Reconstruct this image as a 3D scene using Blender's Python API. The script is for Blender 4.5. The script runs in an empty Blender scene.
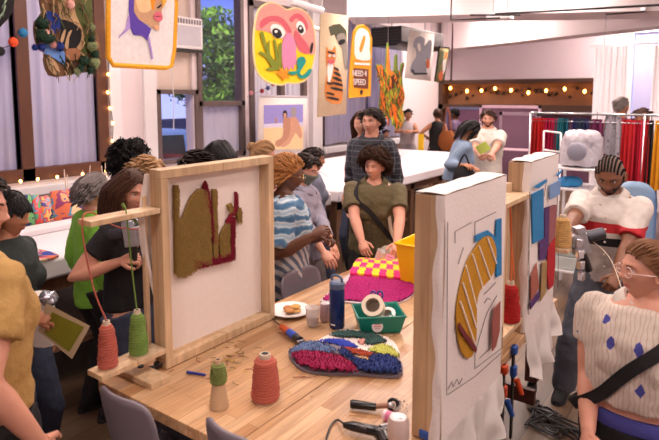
import bpy, bmesh, math, random
import numpy as np
from mathutils import Vector, Matrix, noise
random.seed(7); np.random.seed(7)
PI = math.pi
SC = bpy.context.scene
COL = SC.collection

# ------------------------------------------------------------------ camera model (also used to measure the place)
F = 575.0; PITCH = math.radians(6); CY = 155.4; H = 1.95; YAW = math.radians(35.67)
def ray(x, y):
    a = (x-329.5)/F; b = -(y-CY)/F
    fw = math.cos(PITCH)+b*math.sin(PITCH); up = -math.sin(PITCH)+b*math.cos(PITCH)
    return (a*math.cos(YAW)-fw*math.sin(YAW), a*math.sin(YAW)+fw*math.cos(YAW), up)
def AZ(x, y, z):
    r = ray(x, y); t = (z-H)/r[2]; return Vector((r[0]*t, r[1]*t, z))
def AX(x, y, X):
    r = ray(x, y); t = X/r[0]; return Vector((X, r[1]*t, H+r[2]*t))
def AY(x, y, Y):
    r = ray(x, y); t = Y/r[1]; return Vector((r[0]*t, Y, H+r[2]*t))
def AD(x, y, d):
    r = ray(x, y); return Vector((r[0]*d, r[1]*d, H+r[2]*d))
TT = 0.87      # work table top height
WT = 0.93      # padded white table top height

# ------------------------------------------------------------------ materials
def lin(c):
    if max(c) > 1.0: c = [v/255.0 for v in c]
    return tuple((v/12.92 if v <= .04045 else ((v+.055)/1.055)**2.4) for v in c[:3])+(1.0,)
MATS = {}
def _new(name):
    m = bpy.data.materials.new(name); m.use_nodes = True
    nt = m.node_tree; b = nt.nodes['Principled BSDF']
    return m, nt, b
def N(nt, t, **kw):
    n = nt.nodes.new(t)
    for k, v in kw.items():
        if k in n.inputs.keys(): n.inputs[k].default_value = v
        else: setattr(n, k, v)
    return n
def ramp(nt, stops, interp='LINEAR'):
    r = nt.nodes.new('ShaderNodeValToRGB'); r.color_ramp.interpolation = interp
    e = r.color_ramp.elements
    while len(e) < len(stops): e.new(0.5)
    for q, (p, c) in zip(e, stops): q.position = p; q.color = lin(c)
    return r
def mixc(nt, fac, a, b, mode='MIX'):
    m = nt.nodes.new('ShaderNodeMix'); m.data_type = 'RGBA'; m.blend_type = mode
    for i, v in ((0, fac), (6, a), (7, b)):
        if hasattr(v, 'links'): nt.links.new(v, m.inputs[i])
        elif i == 0: m.inputs[0].default_value = v
        else: m.inputs[i].default_value = v
    return m.outputs[2]
def mat(name, col, rough=.6, var=.12, scale=8., bump=.0, bscale=60., metal=0., stretch=(1,1,1), sheen=0., coat=0., alpha=None, trans=0.):
    if name in MATS: return MATS[name]
    m, nt, b = _new(name)
    tc = N(nt, 'ShaderNodeTexCoord'); mp = N(nt, 'ShaderNodeMapping'); mp.inputs['Scale'].default_value = stretch
    nt.links.new(tc.outputs['Object'], mp.inputs[0])
    nz = N(nt, 'ShaderNodeTexNoise', Scale=scale, Detail=5.); nt.links.new(mp.outputs[0], nz.inputs['Vector'])
    c = lin(col)
    lo = tuple(v*(1-var) for v in c[:3])+(1,); hi = tuple(min(1, v*(1+var)) for v in c[:3])+(1,)
    nt.links.new(mixc(nt, nz.outputs[0], lo, hi), b.inputs['Base Color'])
    b.inputs['Roughness'].default_value = rough; b.inputs['Metallic'].default_value = metal
    if sheen: b.inputs['Sheen Weight'].default_value = sheen
    if coat: b.inputs['Coat Weight'].default_value = coat
    if alpha is not None: b.inputs['Alpha'].default_value = alpha
    if trans: b.inputs['Transmission Weight'].default_value = trans
    if bump:
        n2 = N(nt, 'ShaderNodeTexNoise', Scale=bscale, Detail=3.); nt.links.new(mp.outputs[0], n2.inputs['Vector'])
        bp = N(nt, 'ShaderNodeBump', Strength=bump, Distance=.01); nt.links.new(n2.outputs[0], bp.inputs['Height'])
        nt.links.new(bp.outputs[0], b.inputs['Normal'])
    MATS[name] = m; return m
def emis(name, col, s):
    if name in MATS: return MATS[name]
    m, nt, b = _new(name)
    b.inputs['Emission Color'].default_value = lin(col); b.inputs['Emission Strength'].default_value = s
    b.inputs['Base Color'].default_value = lin(col); MATS[name] = m; return m
def glass(name, col=(235,240,245), alpha=.18, rough=.05):
    m = mat(name, col, rough, 0.02, alpha=alpha); return m
def plain(name, col, rough=.55): return mat(name, col, rough, .06)
def sheer(name, col, tr=.5, op=.92):
    if name in MATS: return MATS[name]
    m, nt, b = _new(name); out = [n for n in nt.nodes if n.type == 'OUTPUT_MATERIAL'][0]
    tc = N(nt, 'ShaderNodeTexCoord'); mp = N(nt, 'ShaderNodeMapping'); mp.inputs['Scale'].default_value = (14, 14, .35)
    nt.links.new(tc.outputs['Object'], mp.inputs[0])
    nz = N(nt, 'ShaderNodeTexNoise', Scale=1., Detail=3.); nt.links.new(mp.outputs[0], nz.inputs[0])
    c = lin(col); cc = mixc(nt, nz.outputs[0], tuple(v*.88 for v in c[:3])+(1,), tuple(min(1, v*1.1) for v in c[:3])+(1,))
    d = N(nt, 'ShaderNodeBsdfDiffuse'); t = N(nt, 'ShaderNodeBsdfTranslucent'); tp = N(nt, 'ShaderNodeBsdfTransparent')
    nt.links.new(cc, d.inputs[0]); nt.links.new(cc, t.inputs[0])
    m1 = N(nt, 'ShaderNodeMixShader', Fac=tr) if False else nt.nodes.new('ShaderNodeMixShader'); m1.inputs[0].default_value = tr
    nt.links.new(d.outputs[0], m1.inputs[1]); nt.links.new(t.outputs[0], m1.inputs[2])
    m2 = nt.nodes.new('ShaderNodeMixShader'); m2.inputs[0].default_value = op
    nt.links.new(tp.outputs[0], m2.inputs[1]); nt.links.new(m1.outputs[0], m2.inputs[2])
    nt.links.new(m2.outputs[0], out.inputs[0]); MATS[name] = m; return m
def planks(name, cols, mortar, bw, bh, rot=0., rough=.4, msize=.004, bump=.15, grain=(3, 60, 60)):
    """boards or staves running along local X (rot turns them about Z)"""
    if name in MATS: return MATS[name]
    m, nt, b = _new(name)
    tc = N(nt, 'ShaderNodeTexCoord'); mp = N(nt, 'ShaderNodeMapping'); mp.inputs['Rotation'].default_value = (0, 0, rot)
    nt.links.new(tc.outputs['Object'], mp.inputs[0])
    bk = N(nt, 'ShaderNodeTexBrick'); bk.offset = .37; bk.squash = 1
    bk.inputs['Color1'].default_value = (0, 0, 0, 1); bk.inputs['Color2'].default_value = (1, 1, 1, 1); bk.inputs['Mortar'].default_value = (.5, .5, .5, 1)
    bk.inputs['Scale'].default_value = 1; bk.inputs['Mortar Size'].default_value = msize
    bk.inputs['Brick Width'].default_value = bw; bk.inputs['Row Height'].default_value = bh; bk.inputs['Bias'].default_value = 0
    nt.links.new(mp.outputs[0], bk.inputs[0])
    r = ramp(nt, [(i/(len(cols)-1), c) for i, c in enumerate(cols)])
    nt.links.new(bk.outputs[0], r.inputs[0])
    mg = N(nt, 'ShaderNodeMapping'); mg.inputs['Scale'].default_value = grain; nt.links.new(mp.outputs[0], mg.inputs[0])
    nz = N(nt, 'ShaderNodeTexNoise', Scale=1., Detail=6., Distortion=.6); nt.links.new(mg.outputs[0], nz.inputs[0])
    g = ramp(nt, [(.25, (150, 140, 130)), (.7, (255, 255, 255))]); nt.links.new(nz.outputs[0], g.inputs[0])
    c1 = mixc(nt, .55, r.outputs[0], g.outputs[0], 'MULTIPLY')
    c2 = mixc(nt, bk.outputs[1], c1, lin(mortar))
    n3 = N(nt, 'ShaderNodeTexNoise', Scale=1.7, Detail=4.); nt.links.new(tc.outputs['Object'], n3.inputs[0])
    g3 = ramp(nt, [(.3, (205, 200, 196)), (.75, (255, 255, 255))]); nt.links.new(n3.outputs[0], g3.inputs[0])
    nt.links.new(mixc(nt, .8, c2, g3.outputs[0], 'MULTIPLY'), b.inputs['Base Color'])
    b.inputs['Roughness'].default_value = rough
    bp = N(nt, 'ShaderNodeBump', Strength=bump, Distance=.004); nt.links.new(nz.outputs[0], bp.inputs['Height']); nt.links.new(bp.outputs[0], b.inputs['Normal'])
    MATS[name] = m; return m
def swirl(name, cols, scale=6., dist=3.5):
    """marbled colours: distorted noise through a stepped ramp"""
    if name in MATS: return MATS[name]
    m, nt, b = _new(name); tc = N(nt, 'ShaderNodeTexCoord')
    nz = N(nt, 'ShaderNodeTexNoise', Scale=scale, Detail=2., Distortion=dist); nt.links.new(tc.outputs['Object'], nz.inputs[0])
    k = len(cols); r = ramp(nt, [(.28+.44*i/k, c) for i, c in enumerate(cols)], 'CONSTANT')
    nt.links.new(nz.outputs[0], r.inputs[0]); nt.links.new(r.outputs[0], b.inputs['Base Color']); b.inputs['Roughness'].default_value = .6
    MATS[name] = m; return m
def plaid(name, base, line, sx=.035, w=.12, line2=None, soft=False, rot=0., zrow=None):
    """crossing bands on cloth, in object space"""
    if name in MATS: return MATS[name]
    m, nt, b = _new(name); tc = N(nt, 'ShaderNodeTexCoord'); sp = N(nt, 'ShaderNodeSeparateXYZ')
    nt.links.new(tc.outputs['Object'], sp.inputs[0])
    def M(op, a, c=None):
        n = N(nt, 'ShaderNodeMath', operation=op)
        for i, v in enumerate((a, c)):
            if v is None: continue
            if hasattr(v, 'links'): nt.links.new(v, n.inputs[i])
            else: n.inputs[i].default_value = v
        return n.outputs[0]
    ang = M('ARCTAN2', sp.outputs[1], sp.outputs[0])
    u = M('FRACT', M('MULTIPLY', ang, .15/sx)); v = M('FRACT', M('MULTIPLY', sp.outputs[2], 1/(zrow or sx)))
    lu = M('LESS_THAN', u, w); lv = M('LESS_THAN', v, w)
    both = M('MULTIPLY', M('ADD', lu, lv), .5 if soft else 1.)
    cl = N(nt, 'ShaderNodeClamp'); nt.links.new(both, cl.inputs[0])
    nz = N(nt, 'ShaderNodeTexNoise', Scale=9., Detail=3.); nt.links.new(tc.outputs['Object'], nz.inputs[0])
    bc = mixc(nt, nz.outputs[0], tuple(q*.8 for q in lin(base)[:3])+(1,), lin(line2 or base))
    nt.links.new(mixc(nt, cl.outputs[0], bc, lin(line)), b.inputs['Base Color']); b.inputs['Roughness'].default_value = .8
    MATS[name] = m; return m
def bands(name, base, zs, rough=.8):
    """horizontal coloured bands by object height: zs = [(z0, z1, colour)]"""
    if name in MATS: return MATS[name]
    m, nt, b = _new(name); tc = N(nt, 'ShaderNodeTexCoord'); sp = N(nt, 'ShaderNodeSeparateXYZ'); nt.links.new(tc.outputs['Object'], sp.inputs[0])
    cur = lin(base)
    for z0, z1, c in zs:
        g = N(nt, 'ShaderNodeMath', operation='GREATER_THAN'); nt.links.new(sp.outputs[2], g.inputs[0]); g.inputs[1].default_value = z0
        l = N(nt, 'ShaderNodeMath', operation='LESS_THAN'); nt.links.new(sp.outputs[2], l.inputs[0]); l.inputs[1].default_value = z1
        q = N(nt, 'ShaderNodeMath', operation='MULTIPLY'); nt.links.new(g.outputs[0], q.inputs[0]); nt.links.new(l.outputs[0], q.inputs[1])
        cur = mixc(nt, q.outputs[0], cur, lin(c))
    nt.links.new(cur, b.inputs['Base Color']); b.inputs['Roughness'].default_value = rough; MATS[name] = m; return m
def spots(name, base, spot, scale=9., th=.28, sy=(1, 1, .55), stripe=None):
    """motifs scattered on cloth"""
    if name in MATS: return MATS[name]
    m, nt, b = _new(name); tc = N(nt, 'ShaderNodeTexCoord'); mp = N(nt, 'ShaderNodeMapping'); mp.inputs['Scale'].default_value = sy
    nt.links.new(tc.outputs['Object'], mp.inputs[0])
    vo = N(nt, 'ShaderNodeTexVoronoi', Scale=scale, distance='MANHATTAN'); nt.links.new(mp.outputs[0], vo.inputs['Vector'])
    l = N(nt, 'ShaderNodeMath', operation='LESS_THAN'); nt.links.new(vo.outputs['Distance'], l.inputs[0]); l.inputs[1].default_value = th
    basec = lin(base)
    if stripe:
        wv = N(nt, 'ShaderNodeTexWave', Scale=22., Distortion=6.); wv.bands_direction = 'Y'; nt.links.new(tc.outputs['Object'], wv.inputs[0])
        rr = ramp(nt, [(.0, base), (.86, base), (.97, stripe)]); nt.links.new(wv.outputs[0], rr.inputs[0]); basec = rr.outputs[0]
    nt.links.new(mixc(nt, l.outputs[0], basec, lin(spot)), b.inputs['Base Color']); b.inputs['Roughness'].default_value = .8
    MATS[name] = m; return m

# ------------------------------------------------------------------ tagging and mesh building
def tag(o, label=None, cat=None, group=None, kind=None):
    if label: o['label'] = label
    if cat: o['category'] = cat
    if group: o['group'] = group
    if kind: o['kind'] = kind
    return o
def thing(name, label, cat, loc=(0, 0, 0), group=None, rotz=0.):
    o = bpy.data.objects.new(name, None); COL.objects.link(o); o.empty_display_size = .1
    o.location = loc; o.rotation_euler = (0, 0, rotz)
    return tag(o, label, cat, group)
def wloc(o):
    v = Vector(o.location)
    return v
def rotm(axis, a): return Matrix.Rotation(a, 3, axis)
def basis(d, up=Vector((0, 0, 1))):
    d = Vector(d).normalized()
    if abs(d.dot(up)) > .98: up = Vector((1, 0, 0))
    s = d.cross(up).normalized(); u = s.cross(d).normalized(); return s, u, d
def catmull(pts, n=6, closed=True):
    P = [Vector(p) for p in pts]; L = len(P); out = []
    rng = range(L) if closed else range(L-1)
    for i in rng:
        g = (lambda k: P[k % L]) if closed else (lambda k: P[max(0, min(L-1, k))])
        p0, p1, p2, p3 = g(i-1), g(i), g(i+1), g(i+2)
        for j in range(n):
            t = j/n
            out.append(.5*((2*p1)+(p2-p0)*t+(2*p0-5*p1+4*p2-p3)*t*t+(3*p1-p0-3*p2+p3)*t**3))
    if not closed: out.append(P[-1])
    return out
class MB:
    def __init__(s): s.v = []; s.f = []; s.m = []; s.mats = []
    def mi(s, m):
        if m is None: return 0
        if m not in s.mats: s.mats.append(m)
        return s.mats.index(m)
    def add(s, V, Fs, m=None):
        o = len(s.v); s.v += [tuple(v) for v in V]; k = s.mi(m)
        for f in Fs: s.f.append([i+o for i in f]); s.m.append(k)
        return s
    def box(s, a, b, m=None):
        x0, x1 = sorted((a[0], b[0])); y0, y1 = sorted((a[1], b[1])); z0, z1 = sorted((a[2], b[2]))
        V = [(x, y, z) for x in (x0, x1) for y in (y0, y1) for z in (z0, z1)]
        return s.add(V, [(0,1,3,2), (4,6,7,5), (0,4,5,1), (2,3,7,6), (0,2,6,4), (1,5,7,3)], m)
    def obox(s, c, sz, R=None, m=None):
        R = R or Matrix.Identity(3); c = Vector(c)
        V = [c+R@Vector((x*sz[0]/2, y*sz[1]/2, z*sz[2]/2)) for x in (-1, 1) for y in (-1, 1) for z in (-1, 1)]
        return s.add(V, [(0,1,3,2), (4,6,7,5), (0,4,5,1), (2,3,7,6), (0,2,6,4), (1,5,7,3)], m)
    def tube(s, path, rad, n=8, m=None, flat=1., cap=True, up=Vector((0, 0, 1))):
        P = [Vector(p) for p in path]; L = len(P)
        if not hasattr(rad, '__len__'): rad = [rad]*L
        V = []; S0 = None
        for i, p in enumerate(P):
            d = (P[min(i+1, L-1)]-P[max(i-1, 0)])
            if d.length < 1e-9: d = Vector((0, 0, 1))
            d.normalize()
            if S0 is None: S0, U0, _ = basis(d, up)
            else:
                S0 = (S0-d*S0.dot(d))
                if S0.length < 1e-6: S0, U0, _ = basis(d, up)
                S0.normalize(); U0 = S0.cross(d)
            for k in range(n):
                a = 2*PI*k/n; V.append(p+(S0*math.cos(a)+U0*math.sin(a)*flat)*rad[i])
        Fs = [(i*n+k, i*n+(k+1) % n, (i+1)*n+(k+1) % n, (i+1)*n+k) for i in range(L-1) for k in range(n)]
        if cap: Fs += [tuple(range(n-1, -1, -1)), tuple((L-1)*n+k for k in range(n))]
        return s.add(V, Fs, m)
    def rings(s, R, n=20, m=None):
        """R: list of (center, rx vec, ry vec)"""
        V = [Vector(c)+Vector(a)*math.cos(2*PI*k/n)+Vector(b)*math.sin(2*PI*k/n) for c, a, b in R for k in range(n)]
        L = len(R); Fs = [(i*n+k, i*n+(k+1) % n, (i+1)*n+(k+1) % n, (i+1)*n+k) for i in range(L-1) for k in range(n)]
        Fs += [tuple(range(n-1, -1, -1)), tuple((L-1)*n+k for k in range(n))]
        return s.add(V, Fs, m)
    def ell(s, c, r, R=None, nu=14, nv=9, m=None):
        c = Vector(c); R = R or Matrix.Identity(3)
        if not hasattr(r, '__len__'): r = (r, r, r)
        V = [c+R@Vector((0, 0, r[2]))]
        for j in range(1, nv):
            t = PI*j/nv
            for k in range(nu):
                a = 2*PI*k/nu; V.append(c+R@Vector((r[0]*math.sin(t)*math.cos(a), r[1]*math.sin(t)*math.sin(a), r[2]*math.cos(t))))
        V.append(c+R@Vector((0, 0, -r[2])))
        Fs = [(0, 1+k, 1+(k+1) % nu) for k in range(nu)]
        for j in range(nv-2):
            for k in range(nu): Fs.append((1+j*nu+k, 1+(j+1)*nu+k, 1+(j+1)*nu+(k+1) % nu, 1+j*nu+(k+1) % nu))
        e = len(V)-1; o = 1+(nv-2)*nu
        Fs += [(e, o+(k+1) % nu, o+k) for k in range(nu)]
        return s.add(V, Fs, m)
    def lathe(s, prof, c, n=24, m=None, R=None):
        c = Vector(c); R = R or Matrix.Identity(3)
        V = [c+R@Vector((r*math.cos(2*PI*k/n), r*math.sin(2*PI*k/n), z)) for r, z in prof for k in range(n)]
        L = len(prof)
        Fs = [(i*n+k, i*n+(k+1) % n, (i+1)*n+(k+1) % n, (i+1)*n+k) for i in range(L-1) for k in range(n)]
        if prof[0][0] > 1e-5: Fs.append(tuple(range(n-1, -1, -1)))
        if prof[-1][0] > 1e-5: Fs.append(tuple((L-1)*n+k for k in range(n)))
        return s.add(V, Fs, m)
    def prism(s, pts, off, m=None, smooth=0):
        """planar polygon pts (3-D), extruded by vector off"""
        P = catmull(pts, smooth) if smooth else [Vector(p) for p in pts]
        off = Vector(off); n = len(P)
        nrm = Vector((0, 0, 0))
        for i in range(n): nrm += P[i].cross(P[(i+1) % n])
        if nrm.dot(off) < 0: P.reverse()
        V = P+[p+off for p in P]
        Fs = [tuple(range(n-1, -1, -1)), tuple(range(n, 2*n))]+[(i, (i+1) % n, n+(i+1) % n, n+i) for i in range(n)]
        return s.add(V, Fs, m)
    def sheet(s, fn, nu, nv, m=None, thick=0.):
        V = [Vector(fn(i/nu, j/nv)) for i in range(nu+1) for j in range(nv+1)]
        Fs = [(i*(nv+1)+j, (i+1)*(nv+1)+j, (i+1)*(nv+1)+j+1, i*(nv+1)+j+1) for i in range(nu) for j in range(nv)]
        return s.add(V, Fs, m)
    def torus(s, c, R0, r, R=None, n=24, k=8, m=None, a0=0., a1=2*PI):
        c = Vector(c); R = R or Matrix.Identity(3)
        full = abs(a1-a0-2*PI) < 1e-6
        pts = [c+R@Vector((R0*math.cos(a0+(a1-a0)*i/n), R0*math.sin(a0+(a1-a0)*i/n), 0)) for i in range(n+1)]
        return s.tube(pts, r, k, m, cap=not full)
    def build(s, name, mats=None, parent=None, smooth=True, local=False, bev=0., loc=None, solid=0., sub=0, label=None, cat=None, group=None, kind=None, ang=40):
        me = bpy.data.meshes.new(name)
        V = np.array(s.v, dtype=float).reshape(-1, 3)
        if parent is not None and not local:
            p = parent; off = np.array(p.location); chain = p.parent
            while chain is not None: off = off+np.array(chain.location); chain = chain.parent
            V = V-off; L = (0, 0, 0)
        elif parent is not None: L = (0, 0, 0)
        else:
            if loc is None:
                lo, hi = V.min(0), V.max(0); L = ((lo[0]+hi[0])/2, (lo[1]+hi[1])/2, lo[2])
            else: L = tuple(loc)
            V = V-np.array(L)
        me.from_pydata([tuple(v) for v in V], [], s.f)
        ms = s.mats if s.mats else ([mats] if not isinstance(mats, (list, tuple)) else mats)
        for m in ms:
            if m: me.materials.append(m)
        if s.mats:
            me.polygons.foreach_set('material_index', s.m)
        me.validate()
        bm = bmesh.new(); bm.from_mesh(me); bmesh.ops.recalc_face_normals(bm, faces=bm.faces)
        if smooth:
            A = math.radians(ang)
            for e in bm.edges:
                e.smooth = not (len(e.link_faces) == 2 and e.calc_face_angle(0) > A)
        bm.to_mesh(me); bm.free()
        if smooth: me.polygons.foreach_set('use_smooth', [True]*len(me.polygons))
        o = bpy.data.objects.new(name, me); COL.objects.link(o)
        if parent is not None: o.parent = parent
        o.location = L
        if bev:
            q = o.modifiers.new('bev', 'BEVEL'); q.width = bev; q.segments = 2; q.limit_method = 'ANGLE'; q.angle_limit = .6
        if solid:
            q = o.modifiers.new('sol', 'SOLIDIFY'); q.thickness = solid; q.offset = 0
        if sub:
            q = o.modifiers.new('sub', 'SUBSURF'); q.levels = sub; q.render_levels = sub
        return tag(o, label, cat, group, kind)
def copy_tree(o, parent=None):
    c = o.copy(); COL.objects.link(c); c.parent = parent
    for ch in list(o.children): copy_tree(ch, c)
    return c
def S(name): return dict(kind='structure')
def inpoly(p, poly):
    x, y = p; r = False; j = len(poly)-1
    for i in range(len(poly)):
        xi, yi = poly[i]; xj, yj = poly[j]
        if (yi > y) != (yj > y) and x < (xj-xi)*(y-yi)/(yj-yi+1e-12)+xi: r = not r
        j = i
    return r
def text_mesh(txt, size, m, parent, origin, R, name='lettering', depth=.002):
    cu = bpy.data.curves.new(name, 'FONT'); cu.body = txt; cu.size = size; cu.extrude = depth; cu.align_x = 'CENTER'; cu.align_y = 'CENTER'
    t = bpy.data.objects.new('t', cu); COL.objects.link(t)
    me = bpy.data.meshes.new_from_object(t.evaluated_get(bpy.context.evaluated_depsgraph_get()))
    bpy.data.objects.remove(t)
    M4 = R.to_4x4(); M4.translation = Vector(origin)-wloc(parent)
    me.transform(M4); me.materials.clear(); me.materials.append(m)
    o = bpy.data.objects.new(name, me); COL.objects.link(o); o.parent = parent; return o
def remesh(mb, voxel, smooth=3, fold=0., fscale=.12, dec=0.):
    """fuse the pieces of mb into one continuous surface; returns a mesh datablock"""
    me = bpy.data.meshes.new('r'); me.from_pydata(mb.v, [], mb.f); me.validate()
    bm = bmesh.new(); bm.from_mesh(me); bmesh.ops.recalc_face_normals(bm, faces=bm.faces); bm.to_mesh(me); bm.free()
    o = bpy.data.objects.new('r', me); COL.objects.link(o)
    q = o.modifiers.new('r', 'REMESH'); q.mode = 'VOXEL'; q.voxel_size = voxel; q.use_smooth_shade = True
    if smooth:
        q = o.modifiers.new('s', 'SMOOTH'); q.factor = .5; q.iterations = smooth
    if fold:
        for i, (sc, st) in enumerate(((fscale, fold), (fscale*.4, fold*.5))):
            t = bpy.data.textures.new('fold', 'CLOUDS'); t.noise_scale = sc; t.noise_depth = 1
            q = o.modifiers.new('d%d' % i, 'DISPLACE'); q.texture = t; q.strength = st; q.mid_level = .5; q.texture_coords = 'LOCAL'
    r = bpy.data.meshes.new_from_object(o.evaluated_get(bpy.context.evaluated_depsgraph_get()))
    bpy.data.objects.remove(o); bpy.data.meshes.remove(me)
    return r
def link_mesh(name, me, m, parent=None, loc=(0, 0, 0), rz=0.):
    me.materials.clear()
    for q in (m if isinstance(m, (list, tuple)) else [m]): me.materials.append(q)
    o = bpy.data.objects.new(name, me); COL.objects.link(o); o.parent = parent; o.location = loc; o.rotation_euler = (0, 0, rz); return o
# ------------------------------------------------------------------ people
def ss(a, b, x):
    t = np.clip((x-a)/(b-a), 0, 1); return t*t*(3-2*t)
def head_grid(nu, nv, female=True):
    """head surface, metres, centre at the eyes' height, +X is the face"""
    V = []
    t = np.linspace(0, PI, nv+1); a = np.linspace(0, 2*PI, nu, endpoint=False)
    T, A = np.meshgrid(t, a, indexing='ij')
    dx, dy, dz = np.sin(T)*np.cos(A), np.sin(T)*np.sin(A), np.cos(T)
    x = .098*dx-.008; y = .076*dy; z = .118*dz
    low = ss(.01, -.115, z)
    y = y*(1-(.36 if female else .28)*low)
    x = np.where(x < 0, x*(1-.45*low), x*(1-.10*low))
    x = np.where(x < 0, x*1.04, x)
    front = ss(.0, .05, x)
    def g(y0, z0, sy, sz): return np.exp(-((y-y0)/sy)**2-((z-z0)/sz)**2)
    x = x-front*.010*ss(.02, .075, z)*0
    x = x-front*.0095*(g(.032, .004, .017, .012)+g(-.032, .004, .017, .012))
    x = x+front*.005*(g(.03, .026, .026, .010)+g(-.03, .026, .026, .010))
    x = x+front*(.010*g(0, .002, .007, .018)+.021*g(0, -.026, .0095, .014)+.009*(g(.011, -.031, .006, .007)+g(-.011, -.031, .006, .007)))
    x = x+front*.007*g(0, -.060, .022, .014)-front*.0035*g(0, -.061, .024, .0028)
    x = x+front*.010*g(0, -.098, .022, .018)-front*.004*g(0, -.080, .02, .007)
    y = y+np.sign(dy)*.004*np.exp(-((z+.03)/.02)**2)*ss(.02, .06, x)
    return np.stack([x, y, z], -1)
class Head:
    def __init__(s, nu, nv, female, c, R, hs):
        s.G = head_grid(nu, nv, female); s.nu, s.nv = nu, nv; s.c = Vector(c); s.R = R; s.hs = hs
        s.P = s.G.reshape(-1, 3)
    def w(s, p): return s.c+s.R@(Vector(p)*s.hs)
    def on(s, y, z, off=0.):
        q = s.P; msk = q[:, 0] > 0; d = (q[:, 1]-y)**2+(q[:, 2]-z)**2+(~msk)*9
        idx = np.argsort(d)[:3]; x = q[idx, 0].mean(); return (x+off, y, z)
    def add_to(s, mb, m=None):
        V = [s.w(p) for p in s.P]; nu, nv = s.nu, s.nv
        mb.add(V, [(j*nu+k, (j+1)*nu+k, (j+1)*nu+(k+1) % nu, j*nu+(k+1) % nu) for j in range(nv) for k in range(nu)], m)
    def shell(s, mb, mask, off, m=None, flip=False, wob=0., th=0.):
        G = s.G; nu, nv = s.nu, s.nv; M = mask(G[..., 0], G[..., 1], G[..., 2])
        C = np.array([0, 0, -.005]); D = (G-C)/np.array([.098, .076, .118])**2
        D = D/(np.linalg.norm(D, axis=-1, keepdims=True)+1e-9)
        if wob:
            off = off+wob*np.array([[noise.noise(Vector(G[i, j]*28)) for j in range(G.shape[1])] for i in range(G.shape[0])])[..., None]
        Q = G+D*off
        V = []; idx = {}; Fs = []
        def vi(j, k):
            k %= nu
            if (j, k) not in idx: idx[(j, k)] = len(V); V.append(s.w(Q[j, k]))
            return idx[(j, k)]
        for j in range(nv):
            for k in range(nu):
                if M[j, k] and M[j+1, k] and M[j, (k+1) % nu] and M[j+1, (k+1) % nu]:
                    Fs.append((vi(j, k), vi(j+1, k), vi(j+1, k+1), vi(j, k+1)))
        mb.add(V, Fs, m)
def scalp(x, y, z): return (.8*z-.75*x+.002+.012*(np.abs(y) > .055)*0) > 0
def ik(a, t, l1, l2, hint):
    a, t = Vector(a), Vector(t); d = t-a; L = min(d.length, (l1+l2)*.995); d.normalize(); t = a+d*L
    c = (l1*l1+L*L-l2*l2)/(2*l1*L); c = max(-1, min(1, c)); s_ = math.sqrt(1-c*c)
    h = Vector(hint); h = h-d*h.dot(d)
    if h.length < 1e-5: h = Vector((0, 0, -1))
    h.normalize(); return a+d*l1*c+h*l1*s_, t
SKIN = {}
def skin(name, col):
    return mat('skin_'+name, col, .48, .07, 14., .05, 300.)
def locks(head, rnd, n, length, flow, rad, m, curl=0., cfreq=6, steps=7, mb=None, mask=scalp, off=.012, grav=1., lift=0., stepf=None):
    mb = mb or MB(); G = head.G; M = mask(G[..., 0], G[..., 1], G[..., 2]); idx = np.argwhere(M & (np.abs(G[..., 2]) < .1175))
    if len(idx) == 0: return mb
    # sample roots evenly by area (rows near the pole are denser)
    w = np.sin(PI*idx[:, 0]/head.nv)+.02; w = w/w.sum()
    pick = np.random.choice(len(idx), n, p=w)
    for q in pick:
        j, k = idx[q]; p = Vector(G[j, k])+Vector([rnd.uniform(-.004, .004) for _ in range(3)])
        nrm = Vector((p.x/.098**2, p.y/.076**2, p.z/.118**2)).normalized()
        L = length*rnd.uniform(.75, 1.1); st = L/steps; d = nrm*(.3+lift); path = [p+nrm*.002]; ph = rnd.uniform(0, 6.3)
        c = path[0].copy()
        for i in range(steps):
            f = Vector(flow(c, i/steps, p)); nn = Vector((c.x/.098**2, c.y/.076**2, c.z/.118**2)).normalized()
            g_ = Vector((0, 0, -grav))
            d = (d*.45+f+g_*.25*(1+2*i/steps)).normalized()
            e = Vector((c.x/(.098+off), c.y/(.078+off), (c.z)/(.120+off)))
            c = c+d*st
            e = Vector(((c.x+.006)/(.098+off), c.y/(.077+off), c.z/(.119+off)))
            el = e.length
            if el < 1 and c.z > -.09: c = Vector((c.x/el, c.y/el, c.z/el))
            cc = c.copy()
            if curl:
                a = ph+cfreq*i/steps*PI*2*.5; s_, u, _ = basis(d); cc += (s_*math.cos(a)+u*math.sin(a))*curl
            path.append(cc)
        k2 = len(path); rr = [rad*(.55+.6*math.sin(PI*min(1, (i+.7)/k2)))*(1 if i < k2-1 else .25) for i in range(k2)]
        mb.tube([head.w(v) for v in path], [r*head.hs for r in rr], 5, m, flat=.6)
    return mb
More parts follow.
